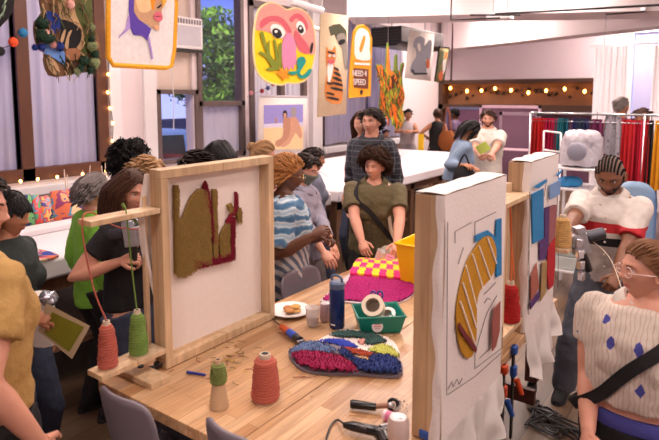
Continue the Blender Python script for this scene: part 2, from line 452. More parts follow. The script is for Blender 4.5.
def hairdo(head, style, m, near, parent, rnd, hl=None):
    n = {2: 420, 1: 200, 0: 70}[near]; mb = MB(); sc = {2: 1., 1: 1.25, 0: 1.9}[near]
    sg = lambda v: 1 if v > 0 else -1
    if style in ('short', 'crop', 'side'):
        head.shell(mb, scalp, .010, m, wob=.006)
        def fl(c, t, r): return Vector((-.55 if r.x < .03 else .1, .55*sg(r.y) if abs(r.y) > .03 else .35, .0))
        locks(head, rnd, n, .045 if style == 'crop' else .065, fl, .0065*sc, m, mb=mb, off=.012, grav=.4, steps=4, lift=.5)
    elif style == 'quiff':
        head.shell(mb, lambda x, y, z: scalp(x, y, z) & (z > -.05), .006, m, wob=.003)
        def fl(c, t, r): return Vector((-.5, -.35, .3)) if r.z > .06 else Vector((-.6, 0, -.5))
        locks(head, rnd, n, .045, fl, .006*sc, m, mb=mb, off=.010, grav=.2, steps=4, lift=.15)
    elif style == 'bob':     # chin-length layered, swept back
        head.shell(mb, scalp, .012, m, wob=.007)
        def fl(c, t, r): return Vector((-.7 if c.x < .06 else -.3, .35*sg(r.y), -.2))
        locks(head, rnd, n, .075, fl, .007*sc, m, mb=mb, off=.016, grav=.9, lift=.2)
    elif style == 'bangs':
        head.shell(mb, lambda x, y, z: scalp(x, y, z) | ((z > .045) & (x > 0)), .013, m, wob=.003)
        def fl(c, t, r):
            return Vector((-.25, .35*sg(r.y), -.5))
        locks(head, rnd, n, .12, fl, .007*sc, m, mb=mb, off=.016, grav=1., mask=lambda x, y, z: scalp(x, y, z) & (x < .03))
        def f3(c, t, r): return Vector((.5*(1-t), .1*sg(r.y), -.5))
        locks(head, rnd, n//3, .055, f3, .007*sc, m, mb=mb, off=.012, grav=.8, steps=5, mask=lambda x, y, z: (x > .02) & (z > .05) & (z < .1))
        def f2(c, t, r): return Vector((-.5, 0, -.6))
        locks(head, rnd, n//3, .24, f2, .007*sc, m, mb=mb, off=.016, grav=1., mask=lambda x, y, z: scalp(x, y, z) & (x < -.01))
    elif style == 'long':
        head.shell(mb, scalp, .013, m, wob=.004)
        def fl(c, t, r): return Vector((-.35 if c.z > -.02 else .05, (.8 if c.z > .03 else .15)*sg(r.y), -.45 if c.z > .03 else -1.2))
        locks(head, rnd, n, hl or .42, fl, .0085*sc, m, mb=mb, off=.018, grav=1.3, steps=10)
    elif style == 'curly':
        head.shell(mb, scalp, .02, m, wob=.015)
        def fl(c, t, r):
            nn = Vector((c.x, c.y, c.z*.8)).normalized(); return nn*.55+Vector((.12 if r.x > .01 else -.1, .3*sg(r.y), .25))
        locks(head, rnd, int(n*1.5), .078, fl, .0062*sc, m, mb=mb, off=.020, grav=.5, curl=.013, cfreq=7, steps=9, lift=.6,
              mask=lambda x, y, z: (.8*z-.75*x-.001) > 0)
    elif style == 'twists':  # short dense braids swept to the side and back
        head.shell(mb, scalp, .012, m, wob=.004)
        def fl(c, t, r): return Vector((-.15 if r.z > .06 else -.6, .5, .2)) if r.z > .02 else Vector((-.6, 0, -.5))
        locks(head, rnd, n, .10, fl, .0075*sc, m, mb=mb, off=.018, grav=.5, curl=.004, cfreq=14, steps=8, lift=.3)
    elif style == 'bun':
        head.shell(mb, scalp, .010, m, wob=.003)
        def fl(c, t, r): return (Vector((-.10, 0, .04))-c).normalized()*1.6
        locks(head, rnd, n, .12, fl, .0065*sc, m, mb=mb, off=.012, grav=0, steps=6)
        rb = random.Random(4); c = Vector((-.115, 0, .055))
        for i in range(26 if near else 12):
            a = rb.uniform(0, 6.28); b_ = rb.uniform(0, 6.28); s_, u, dd = basis((math.cos(a), math.sin(a), rb.uniform(-.6, .6)))
            mb.tube([head.w(c+(s_*math.cos(q)+u*math.sin(q))*rb.uniform(.024, .036)) for q in [b_+k*.5 for k in range(9)]], .008*head.hs*sc*.9, 5, m, flat=.7)
        mb.ell(head.w(c), .028*head.hs, m=m)
    elif style == 'cornrows':
        head.shell(mb, lambda x, y, z: scalp(x, y, z), .0012, mat('scalp_lines', (120, 96, 84), .6, .1))
        for r_ in range(-4, 5):
            y0 = r_*.0165; pts = []
            for i in range(26):
                t = -1.05+2.75*i/25   # angle over the crown, front to nape
                ca, sa = math.cos(PI/2+t*1.0), math.sin(PI/2+t*1.0)
                yy = y0*(1+.15*math.sin((t+1)*1.1)); k_ = math.sqrt(max(.05, 1-(yy/.08)**2))
                x = -(.098*k_+.004)*ca*-1*-1; x = (.098*k_+.004)*(-ca)*-1
                pts.append((.0-.008+(.100*k_+.002)*(-math.sin(t)), yy, (.120*k_+.002)*math.cos(t)))
            pts = [p for p in pts if .8*p[2]-.75*p[0]+.010 > 0]
            for i in range(len(pts)-1):
                pa, pb = Vector(pts[i]), Vector(pts[i+1])
                mb.tube([head.w(pa), head.w((pa+pb)/2), head.w(pb)], [.0040*head.hs, .0072*head.hs, .0040*head.hs], 6, m)
    return mb.build('hair', m, parent, local=True)
ALLP = []
def person(label, hx, hy, d, face, build='f', skinm=None, hair=('short', None), turn=0, tilt=0, roll=0, lean=0, side=0, top=None, bottom=None, shoes=None,
           la=None, ra=None, near=1, hs=.95, smile=False, extras=(), height=None, curlL=.55, curlR=.55, elbow=None, wide=1., legs=True, spread=.11, group=None, name='person'):
    """hx, hy, d: where the head's centre is; face: heading, 0 = image right, 90 = away; la/ra: wrists (world) of the left/right arm"""
    fem = build == 'f'; phi = math.radians(face)+YAW
    rnd = random.Random(int(hx*7+hy))
    Rl = rotm('Y', math.radians(lean)) @ rotm('X', math.radians(side))
    sw = (.153 if fem else .174)*wide
    piv = Vector((0, 0, .95))
    def U(p): return piv+Rl@(Vector(p)-piv)
    hcl = U((.032, 0, 1.574)) + Vector((.02*math.sin(math.radians(tilt)), 0, -.02*abs(math.sin(math.radians(tilt)))))
    tgt = AD(hx, hy, d)
    k = (height or tgt.z)/hcl.z if height is None else height/1.70
    Rz = Matrix.Rotation(phi, 3, 'Z'); root = tgt-Rz@(hcl*k); root.z = 0
    if height is not None: root.z = 0
    inv = Rz.inverted()
    def toloc(w_): return inv@(Vector(w_)-root)
    hk = k*hs; e = 0.
    # ---- joints
    shL, shR = U((0, sw-.02, 1.382))*k, U((0, -sw+.02, 1.382))*k
    def arm(sh, t, sgn, hint):
        if t is None: t = sh+Vector((.05*k, sgn*.05*k, -.50*k)); hint = hint or (-1, sgn*.5, 0)
        else: t = toloc(t)
        return ik(sh, t, .285*k, .25*k, hint or (-.35, sgn*.6, -.8))
    el = elbow or {}
    eL, wL = arm(shL, la, 1, el.get('L')); eR, wR = arm(shR, ra, -1, el.get('R'))
    hipL, hipR = Vector((0, .085*k, .90*k)), Vector((0, -.085*k, .90*k))
    ftL, ftR = Vector((-.01, spread*k, .08*k)), Vector((.02, -spread*k, .08*k))
    knL, _ = ik(hipL, ftL, .43*k, .43*k, (1, .1, 0)); knR, _ = ik(hipR, ftR, .43*k, .43*k, (1, -.1, 0))
    ax = Vector((1, 0, 0)); ay = Vector((0, 1, 0))
    RX, RY = Rl@ax, Rl@ay
    def torso(mb, e, z0=.82, z1=1.47, boxy=0.):
        prof = [(.80, .095, .150), (.88, .112, .172 if fem else .165), (.96, .108, .162), (1.05, .092, .132 if fem else .150), (1.14, .098, .138 if fem else .16),
                (1.24, .112, .152 if fem else .178), (1.32, .106, .150 if fem else .178), (1.395, .086, sw-.012), (1.432, .068, sw*.62), (1.454, .056, .076), (1.468, .050, .058)]
        R = []
        for z, dx, dy in prof:
            if z < z0-.01 or z > z1+.001: continue
            dx *= wide; dy = dy*(wide if z < 1.35 else 1)
            if boxy and z < 1.34: dx = max(dx, .108*wide)*(1-boxy)+boxy*.112*wide; dy = dy*(1-boxy)+boxy*(sw*.93+.012*(1.3-z))
            c = U((0.0+(.012 if 1.1 < z < 1.35 else 0), 0, z))*k
            R.append((c, RX*(dx+e)*k, RY*(dy+e)*k))
        mb.rings(R, 22)
        if fem:
            for s_ in (1, -1): mb.ell(U((.088*wide, s_*.072, 1.235))*k, ((.052+e)*k, (.062+e)*k, (.062+e)*k))
    def armtube(mb, sh, elb, wr, e, upto=2.0, r=None):
        rad = [.050, .049, .044, .037, .038, .031, .024] if fem else [.058, .058, .052, .042, .044, .036, .028]
        rad = [q*(wide*.5+.5) for q in rad]
        P = [sh, sh.lerp(elb, .35), sh.lerp(elb, .7), elb, elb.lerp(wr, .3), elb.lerp(wr, .7), wr]
        if upto < 1.0:
            n = sh.lerp(elb, upto); Q = [sh+Vector((0, 0, -.0)), sh.lerp(elb, upto*.5), n]; RR = [rad[0]+e, rad[1]+e*1.1, rad[2]+e*1.6]
        elif upto < 1.99:
            f = upto-1; Q = P[:4]+[elb.lerp(wr, f*.5), elb.lerp(wr, f)]; RR = [rad[0]+e, rad[1]+e, rad[2]+e, rad[3]+e*1.1, rad[4]+e, rad[5]*(1-.2*f)+e*1.1]
        else: Q, RR = P, [q+e for q in rad]
        mb.tube(Q, [q*k for q in RR], 12)
        mb.ell(Q[0]+Vector((0, 0, -.004)), (RR[0]*.93*k,)*3)
    def leg(mb, hip, kn, ft, e, upto=1., flare=0.):
        P = [hip+Vector((0, 0, .04*k)), hip.lerp(kn, .3), hip.lerp(kn, .75), kn, kn.lerp(ft, .3), kn.lerp(ft, .75), ft]
        R = [.094, .086, .066, .056, .056, .042, .036]
        if fem: R[0] = .100; R[1] = .090
        R = [(q*(wide*.4+.6)+e+flare*i/6) for i, q in enumerate(R)]
        if upto < 1: n = max(3, int(round(7*upto))); P, R = P[:n], R[:n]
        mb.tube(P, [q*k for q in R], 12)
    # ---- body (one continuous mesh)
    vox = {2: .0085, 1: .012, 0: .018}[near]
    mb = MB(); torso(mb, -.002)
    nb, hc = U((0, 0, 1.44))*k, hcl*k
    Rh = Rl @ Matrix.Identity(3)
    Rh = rotm('Z', math.radians(turn)) @ rotm('Y', math.radians(tilt)) @ rotm('X', math.radians(roll))
    nk = hc+Rh@(Vector((-.022, 0, -.060))*hk)
    mb.tube([nb+Vector((-.01, 0, -.05))*k, nb, nb.lerp(nk, .6), nk, nk+Rh@Vector((0, 0, .04))], [.075*k, (.054 if fem else .064)*k, (.048 if fem else .057)*k, (.048 if fem else .056)*k, .04*k], 14)
    armtube(mb, shL, eL, wL, 0); armtube(mb, shR, eR, wR, 0)
    if legs: leg(mb, hipL, knL, ftL, 0); leg(mb, hipR, knR, ftR, 0)
    hands = MB()
    def hand(elb, wr, sgn, curl, nrmhint=None):
        d_ = (wr-elb).normalized(); inn = Vector((0, -sgn, 0))   # palm faces inward / down
        if d_.z > -.75: inn = Vector((0, -sgn*.5, -.9))
        if nrmhint is not None: inn = Vector(nrmhint)
        inn = (inn-d_*inn.dot(d_)).normalized(); lat = d_.cross(inn)*sgn       # towards the thumb side
        if lat.dot(Vector((1, 0, .3))) < 0: lat = -lat
        Rm = Matrix((d_, lat, inn)).transposed()
        pc = wr+d_*.045*k
        mb.ell(pc, (.054*k, .040*k, .017*k), Rm); mb.ell(wr+d_*.075*k, (.022*k, .038*k, .014*k), Rm)
        mb.tube([wr-d_*.01, wr+d_*.03*k], [.024*k, .026*k], 10, flat=.8)
        for i in range(4):
            L = (.070, .078, .073, .058)[i]*k; off = (.029, .010, -.010, -.028)[i]*k
            p = wr+d_*.082*k+lat*off-d_*(abs(i-1.3)*.004); path = [p-d_*.02]; a = 0; dd = d_+lat*off*2.
            for j, fr in enumerate((.45, .32, .23)):
                a += curl*(.75, 1.0, .7)[j]+.05*i
                v = (dd.normalized()*math.cos(a)+inn*math.sin(a)); p = p+v*L*fr; path.append(p.copy())
            hands.tube(path, [.0095*k, .0095*k, .0082*k, .0062*k], 7); hands.ell(path[-1], .0063*k, nu=7, nv=5)
        p = wr+d_*.028*k+lat*.026*k; v = (d_*.6+lat*.65+inn*.35).normalized()
        q = p+v*.038*k; v2 = (d_*.85+lat*.25+inn*.45).normalized(); q2 = q+v2*.030*k
        hands.tube([p-v*.015, p, q, q2], [.013*k, .0135*k, .0108*k, .0075*k], 8); hands.ell(q2, .0077*k, nu=7, nv=5)
    hand(eL, wL, 1, curlL); hand(eR, wR, -1, curlR)
    me = remesh(mb, vox*k, 4)
    V = [v.co.copy() for v in me.vertices]; Fs = [tuple(p.vertices) for p in me.polygons]; bpy.data.meshes.remove(me)
    B = MB(); B.add(V, Fs); B.add(hands.v, hands.f)
    nu, nv = {2: (84, 72), 1: (56, 48), 0: (36, 30)}[near]
    hd = Head(nu, nv, fem, hc, Rh, hk); hd.add_to(B)
    for s_ in (1, -1):   # ears
        c = hd.w((-.012, s_*.0755, -.006)); Re = Rh@rotm('Z', s_*-.35)@rotm('Y', -.15)
        B.ell(c, (.017*hk, .007*hk, .030*hk), Re, 12, 8); B.torus(c+Rh@Vector((0, s_*.005, .002)), .019*hk, .0045*hk, Re@rotm('X', PI/2)@Matrix.Diagonal((.75, 1.25, 1)), 14, 6)
    o = B.build(name, skinm, None, loc=(0, 0, 0), ang=80)
    o.location = root; o.rotation_euler = (0, 0, phi); tag(o, label, 'person', group)
    # ---- face parts
    if near >= 0 and 'noface' not in extras:
        wht = plain('eye_white', (225, 218, 212), .25); ir = plain('iris_dark', (45, 28, 20), .2)
        for s_ in (1, -1):
            ey = MB(); c = Vector(hd.on(s_*.031, .003)); c.x -= .0085
            ey.ell(hd.w(c), (.0115*hk,)*3, Rh, 14, 10, wht); ey.ell(hd.w(c+Vector((.0068, 0, 0))), (.0056*hk,)*3, Rh, 10, 8, ir)
            ey.build('eye', None, o, local=True)
        if near:
            for s_ in (1, -1):
                eb = MB()
                eb.tube([hd.w(hd.on(s_*y, z, .0015)) for y, z in ((.014, .020), (.026, .0255), (.038, .025), (.048, .018))], [.0022*hk, .0032*hk, .003*hk, .0014*hk], 6)
                eb.tube([hd.w(hd.on(s_*y, z, .004)) for y, z in ((.020, .005), (.026, .0098), (.034, .0102), (.042, .005))], [.0008*hk, .0014*hk, .0014*hk, .0008*hk], 5)
                eb.build('eyebrow', hair[1], o, local=True)
            if 'mask' not in extras:
                lp = MB(); wd = .027 if smile else .022; up = .004 if smile else 0.
                lc = mat('lips_'+skinm.name, [v*255 for v in _lipcol(skinm)], .4, .05)
                ys = (-1, -.5, 0, .5, 1)
                lp.tube([hd.w(hd.on(y*wd, -.0575+up*abs(y)-(.0 if abs(y) < 1 else .002), .0005)) for y in ys], [.0012*hk, .0034*hk, .0036*hk, .0034*hk, .0012*hk], 6)
                lp.tube([hd.w(hd.on(y*wd, -.0650+up*2.0*abs(y)-(.004 if smile else 0)*(1-abs(y)), .0005)) for y in ys], [.0012*hk, .0040*hk, .0046*hk, .0040*hk, .0012*hk], 6)
                lp.build('lips', lc, o, local=True)
                if smile:
                    tt = MB(); tt.tube([hd.w(hd.on(y*wd*.8, -.0615+up*abs(y), .0022)) for y in ys], [.001*hk, .0036*hk, .004*hk, .0036*hk, .001*hk], 6)
                    tt.build('teeth', plain('teeth_white', (232, 226, 216), .3), o, local=True)
    if hair[0]: hairdo(hd, hair[0], hair[1], near, o, rnd, hair[2] if len(hair) > 2 else None)
    if 'beard' in extras:
        bb = MB(); hm = hair[1]
        def bm_(x, y, z): return (z < -.040+.02*ss(.03, .07, np.abs(y))) & (x > -.015) & (z > -.119) & ~((np.abs(y) < .021) & (z > -.072) & (z < -.047))
        hd.shell(bb, bm_, .0035, hm, wob=.002)
        for s_ in (1, -1): hd.shell(bb, lambda x, y, z: (z < .02) & (z > -.05) & (np.abs(y) > .055) & (x > .0) & (x < .03), .0025, hm)
        bb.build('beard', hm, o, local=True)
    if 'mask' in extras:
        mk = MB(); hd.shell(mk, lambda x, y, z: (z < -.012) & (z > -.112) & (x > .012), .010)
        for s_ in (1, -1): mk.tube([hd.w((.045, s_*.068, -.03)), hd.w((.015, s_*.083, .0)), hd.w((-.02, s_*.084, .012))], .0015*hk, 5)
        mk.build('face_mask', mat('mask_sage', (106, 122, 112), .85, .08, bump=.2), o, local=True, solid=.002)
    for x_ in extras:
        if x_ in ('glasses', 'glasses_clear'):
            gm = MB(); gw = plain('frame_clear', (222, 196, 190), .25) if x_ == 'glasses_clear' else mat('frame_metal', (170, 140, 90), .3, metal=.8)
            for s_ in (1, -1):
                c = hd.w((hd.on(s_*.031, .0)[0]+.016, s_*.033, -.002)); Rg = Rh@rotm('Y', PI/2)
                gm.torus(c, .0245*hk, .0019*hk, Rg@Matrix.Diagonal((.85, 1, 1)), 20, 6)
                gm.tube([hd.w((.105, s_*.057, .002)), hd.w((.05, s_*.082, .004)), hd.w((-.015, s_*.083, .002))], .0017*hk, 5)
            gm.tube([hd.w((.110, -.010, .004)), hd.w((.113, 0, .007)), hd.w((.110, .010, .004))], .0016*hk, 5)
            gm.build('glasses', gw, o, local=True)
    # ---- clothes
    if bottom:
        pm = MB(); bz = bottom.get('z', .97)
        torso(pm, .004, .80, bz) if not bottom.get('skirt') else None
        if bottom.get('skirt'):
            R = [((0, 0, z*k), (rx*k, 0, 0), (0, ry*k, 0)) for z, rx, ry in ((bottom['skirt'], .26, .28), (.7, .20, .23), (.9, .145, .19), (1.0, .12, .16), (1.06, .105, .145))]
            pm.rings(R, 24)
        elif legs:
            fl = bottom.get('flare', .008); up = bottom.get('upto', 1.)
            leg(pm, hipL, knL, ftL+Vector((0, 0, -.02)), .014, up, fl); leg(pm, hipR, knR, ftR+Vector((0, 0, -.02)), .014, up, fl)
        link_mesh('trousers' if not bottom.get('skirt') else 'skirt', remesh(pm, vox*1.25*k, 3, .016*k if near else 0, .10), bottom['m'], o)
    if top:
        tm = MB(); e = top.get('e', .016)*.62+.003; hem = top.get('hem', .90)
        torso(tm, e, hem, 1.434, top.get('boxy', .35)); tm.rings([(U((0, 0, 1.424))*k, RX*(.066+e)*k, RY*sw*.60*k), (U((.004, 0, 1.456))*k, RX*.064*k, RY*.078*k)], 20)
        sl = top.get('sleeve', .6)
        if sl:
            for sh, elb, wr in ((shL, eL, wL), (shR, eR, wR)): armtube(tm, sh, elb, wr, e*.9, sl)
        so = link_mesh(top.get('name', 'shirt'), remesh(tm, vox*1.2*k, 3, top.get('fold', .022)*.62*k if near else 0, .11), top['m'], o)
        if top.get('collar'):
            cm = MB(); a0 = .32
            for s_ in (1, -1):
                pts = []
                for i in range(9):
                    a = s_*(PI-(PI-a0)*i/8); drop = .0+.022*max(0, (i-4)/4)
                    pts.append((a, drop))
                V = []
                for a, dr in pts:
                    for r_, z_ in ((.060, 1.482), (.068, 1.487), (.104, 1.452)):
                        V.append(U((math.cos(a)*r_+.004+(.012 if z_ < 1.46 else 0)*max(0, math.cos(a)), math.sin(a)*r_*1.08, z_-dr*1.4-.035*max(0, math.cos(a))))*k)
                Fs = []
                for i in range(8):
                    for j in range(2): Fs.append((i*3+j, i*3+j+1, i*3+j+4, i*3+j+3))
                cm.add(V, Fs)
            cm.build('collar', top.get('cm', top['m']), so, local=True, solid=.004)
        if top.get('placket'):
            pb = MB()
            for z in np.linspace(1.33, 1.0, 5): pb.ell(U((.128*wide+e*.6, 0, z))*k, (.004, .007, .007))
            pb.build('button', plain('button_'+top['m'].name, top['placket'], .4), so, local=True)
    if shoes and legs:
        for s_, ft in ((1, ftL), (-1, ftR)):
            sm = MB(); b_ = Vector((ft.x, ft.y, 0))
            R = [((-.095, 0, .03), .022, .028), ((-.085, 0, .045), .04, .036), ((-.04, 0, .06), .058, .040), ((.03, 0, .048), .046, .044), ((.09, 0, .034), .032, .046), ((.14, 0, .026), .024, .040), ((.165, 0, .020), .014, .022)]
            sm.rings([((b_+Vector(c)*k+Vector((.02, 0, 0)))[:], (0, 0, r1*k*.98), (0, r2*k, 0)) for c, r1, r2 in R], 16)
            for i in range(len(sm.v)):
                if sm.v[i][2] < .003: sm.v[i] = (sm.v[i][0], sm.v[i][1], .003)
            sh_ = sm.build('shoe', shoes, o, local=True)
            so_ = MB(); so_.prism([(b_.x+x*k, b_.y+y*k, .0) for x, y in ((-.075, -.03), (.0, -.036), (.09, -.046), (.16, -.04), (.19, 0), (.16, .04), (.09, .046), (0, .036), (-.075, .03), (-.09, 0))], (0, 0, .022*k), smooth=3)
            so_.build('sole', plain('sole_dark', (40, 38, 40), .7), sh_, local=True)
    info = dict(top=so if top else None, o=o, k=k, root=root, Rz=Rz, U=U, hd=hd, wL=root+Rz@wL, wR=root+Rz@wR, phi=phi, RX=RX, RY=RY, sw=sw, wide=wide)
    ALLP.append(info); return info
def _lipcol(m):
    for n in m.node_tree.nodes:
        if n.type == 'MIX':
            c = n.inputs[7].default_value; s = [(v*12.92 if v < .0031 else 1.055*v**(1/2.4)-.055) for v in c[:3]]
            return (min(1, s[0]*.86), s[1]*.62, s[2]*.64)
    return (.6, .3, .3)
def strap(P, pts, w, m, name, label, cat, bag=None):
    """band over a torso: pts in the person's own standing frame"""
    t = thing(name, label, cat, tuple(P['root']))
    path = [P['root']+P['Rz']@(P['U'](p)*P['k']) for p in pts]
    path = catmull(path, 5, closed=True); T = P['top']; me = T.data
    from mathutils.bvhtree import BVHTree
    bv = BVHTree.FromPolygons([v.co for v in me.vertices], [tuple(f.vertices) for f in me.polygons]); inv = P['Rz'].inverted(); fixed = []
    for p in path:
        l = inv@(p-P['root']); q = Vector((P['U']((0, 0, 1.2))*P['k']).xyz); q.z = min(l.z, 1.30*P['k']); d = (l-q).normalized(); hit = bv.ray_cast(q+d*.27, -d, .27)
        fixed.append(hit[0]+d*.004 if hit[0] is not None else l)
    for _ in range(2): fixed = [(fixed[i-1]+fixed[i]*2+fixed[(i+1) % len(fixed)])/4 for i in range(len(fixed))]
    fixed = [f_+(f_-Vector((0, 0, f_.z))).normalized()*.004 for f_ in fixed]
    path = [P['root']+P['Rz']@f_ for f_ in fixed]; path.append(path[0])
    c = P['root']+P['Rz']@(P['U']((0, 0, 1.2))*P['k'])
    mb = MB(); V = []
    for i, p in enumerate(path):
        d = (path[min(i+1, len(path)-1)]-path[max(i-1, 0)]).normalized(); out = (p-c); out -= d*out.dot(d); out.normalize(); s_ = d.cross(out).normalized()
        for q, h in ((-1, 0), (1, 0), (1, .004), (-1, .004)): V.append(p+s_*q*w/2+out*h)
    n = len(path)
    mb.add(V, [(i*4+a, i*4+(a+1) % 4, (i+1)*4+(a+1) % 4, (i+1)*4+a) for i in range(n-1) for a in range(4)])
    mb.build('strap', m, t)
    if bag:
        c, sz, bm_ = bag; b = MB(); cw = P['root']+P['Rz']@(P['U'](c)*P['k']); b.obox(cw, sz, P['Rz']); b.build('bag_body', bm_, t, bev=.025)
    return t
# ------------------------------------------------------------------ shared materials
M_wall = mat('wall_paint', (226, 212, 214), .75, .03, 2.)
M_wall2 = mat('far_wall_paint', (236, 222, 228), .75, .03, 2.)
M_ceil = mat('ceiling_paint', (222, 210, 212), .8, .03, 2.)
M_frame = mat('window_wood', (86, 48, 28), .45, .25, 10., .1, 40., stretch=(6, 6, .6))
M_frame2 = mat('window_wood_dark', (98, 82, 80), .5, .2, 10., .1, 40., stretch=(6, 6, .6))
M_sheer = sheer('sheer_curtain', (222, 214, 222), .45, .96)
M_sheer2 = sheer('grey_curtain', (196, 190, 208), .4, .98)
M_white = mat('white_enamel', (232, 228, 230), .4, .03)
M_grey = mat('grey_plastic', (120, 112, 122), .5, .05)
M_black = mat('black_plastic', (22, 21, 24), .4, .1)
M_metal = mat('steel', (190, 190, 195), .3, .1, metal=.9)
M_pine = planks('pine_frame', [(232, 198, 156), (244, 216, 178), (224, 186, 144), (240, 208, 168)], (200, 164, 124), 3., .5, rough=.55, grain=(30, 30, 3), bump=.1)
M_table = planks('butcher_block', [(214, 166, 118), (232, 190, 144), (200, 150, 102), (238, 200, 156), (222, 178, 132)], (172, 122, 78), .62, .052, rot=PI/2, rough=.38, msize=.0012, grain=(4, 50, 50))
M_floor = planks('floor_boards', [(104, 82, 62), (124, 100, 78), (88, 68, 52), (114, 92, 70)], (44, 35, 30), 1.4, .16, rot=PI/2, rough=.42, msize=.003, grain=(2.5, 30, 30))
M_cloth = mat('white_canvas', (228, 220, 216), .85, .05, 6., .25, 90.)
M_pad = mat('padded_white_cover', (232, 226, 230), .7, .06, 5., .2, 25.)
M_darkwood = mat('dark_stained_leg', (70, 34, 28), .45, .2, 20.)

XW, YF, XR, YB, ZC = -6.0, 13.2, 3.2, -2.6, 3.9
# floor and ceiling
MB().box((XW-.2, YB-.2, -.1), (XR+.2, YF+.2, 0)).build('floor', M_floor, kind='structure', smooth=False)
MB().box((XW-.2, YB-.2, ZC), (XR+.2, YF+.2, ZC+.1)).build('ceiling', M_ceil, kind='structure', smooth=False)
# left wall with window openings (y0, y1, z0, z1)
OPEN = [(.6, 2.0, 1.06, 3.35), (2.0, 2.98-.06, 1.06, 3.35), (3.05, 3.80, 1.06, 3.35), (4.66, 5.22, 1.06, 3.35), (5.34, 6.16, 1.06, 3.5), (6.40, 7.62, 1.06, 3.35), (8.15, 9.45, 1.06, 3.35), (9.6, 10.9, 1.06, 3.35)]
w = MB(); w.box((XW-.15, YB, 0), (XW, YF, 1.06)); w.box((XW-.15, YB, 3.5), (XW, YF, ZC))
y = YB
for a, b, z0, z1 in OPEN:
    if a > y: w.box((XW-.15, y, 1.06), (XW, a, 3.5))
    if z1 < 3.5: w.box((XW-.15, a, z1), (XW, b, 3.5))
    y = b
w.box((XW-.15, y, 1.06), (XW, YF, 3.5))
w.build('wall_left', M_wall, kind='structure', smooth=False)
# far wall: opening for the window at the right
w = MB(); w.box((XW, YF, 0), (-2.0, YF+.15, ZC)); w.box((-2.0, YF, 0), (XR, YF+.15, .9)); w.box((-2.0, YF, 3.3), (XR, YF+.15, ZC)); w.box((1.2, YF, .9), (XR, YF+.15, 3.3))
w.build('wall_far', M_wall2, kind='structure', smooth=False)
MB().box((XR, YB, 0), (XR+.15, YF, ZC)).build('wall_right', M_wall, kind='structure', smooth=False)
MB().box((XW, YB-.15, 0), (XR, YB, ZC)).build('wall_back', M_wall, kind='structure', smooth=False)
# beams under the ceiling
def beam(n, p0, p1, z, dep, zt=ZC, m=M_ceil):
    p0, p1 = Vector(p0), Vector(p1); d = (p1-p0); d.z = 0; p1 = p0+d.normalized()*(d.length+4.5)
    q = Vector((-d.y, d.x, 0)).normalized()*dep
    mb = MB(); A = [Vector((v.x, v.y, z)) for v in (p0, p1, p1+q, p0+q)]
    mb.prism(A, (0, 0, zt-z)); mb.build(n, m, kind='structure', smooth=False)
beam('trim_1', AZ(347, 17, 3.15), AZ(495, 14, 3.15), 3.15, .9)
beam('trim_2', AZ(441, 50, 3.0), AZ(611, 31, 3.0), 3.0, .5)
MB().box((XW, YB, 0), (XW+.02, YF, .12)).build('baseboard_left', M_white, kind='structure', smooth=False)

# windows: frames, panes, each its own structure
def window(n, y0, y1, z0, z1, m, mull=(), rails=(), fw=.05, pane=True):
    fr = MB(); x0, x1 = XW-.11, XW+.03
    fr.box((x0, y0, z0), (x1, y0+fw, z1)); fr.box((x0, y1-fw, z0), (x1, y1, z1)); fr.box((x0, y0, z0), (x1, y1, z0+fw)); fr.box((x0, y0, z1-fw), (x1, y1, z1))
    for yy in mull: fr.box((x0, yy-fw/2, z0), (x1, yy+fw/2, z1))
    for zz in rails: fr.box((x0, y0, zz-fw/2), (x1, y1, zz+fw/2))
    o = fr.build('window_%d' % n, m, kind='structure', smooth=False, bev=.004)
    if pane:
        g = MB(); g.box((XW-.075, y0+fw, z0+fw), (XW-.07, y1-fw, z1-fw)); g.build('window_pane', glass('window_glass', (225, 232, 240), .03), o, smooth=False)
    return o
w1 = window(1, .6, 3.93, 1.06, 3.35, M_frame, (2.0, 2.985), (), .13)
w2 = window(2, 4.62, 5.30, 1.06, 2.02, M_frame2, (), (), .06)
w3 = window(3, 5.30, 6.19, 1.06, 3.5, M_frame2, (), (1.83,), .07)
w4 = window(4, 6.30, 7.68, 1.06, 3.35, M_frame2, (7.05,), (), .10)
w5 = window(5, 8.10, 10.95, 1.06, 3.35, M_frame2, (9.5,), (), .10)
# board over the air conditioner
pn = MB(); pn.box((XW-.08, 4.66, 2.02), (XW-.04, 5.30, 2.52)); pn.box((XW-.08, 4.66, 2.97), (XW-.04, 5.30, 3.35)); pn.box((XW-.08, 4.66, 2.5), (XW-.04, 4.80, 3.0)); pn.build('trim_3', mat('beige_board', (214, 196, 184), .6, .05), kind='structure', smooth=False)
# window sill ledge and casing
MB().box((XW, .2, .93), (XW+.22, 7.7, 1.03)).box((XW, .2, .0), (XW+.10, 7.7, .93)).build('trim_4', M_white, kind='structure', smooth=False, bev=.01)
MB().box((XW, 8.05, .93), (XW+.16, 11.1, 1.04)).build('trim_5', M_white, kind='structure', smooth=False, bev=.01)
MB().box((XW, 3.95, 1.06), (XW+.05, 4.10, 3.4)).box((XW, 4.42, 1.06), (XW+.05, 4.60, 3.4)).box((XW, 7.75, .2), (XW+.10, 8.02, 3.9)).build('trim_6', M_white, kind='structure', smooth=False, bev=.008)

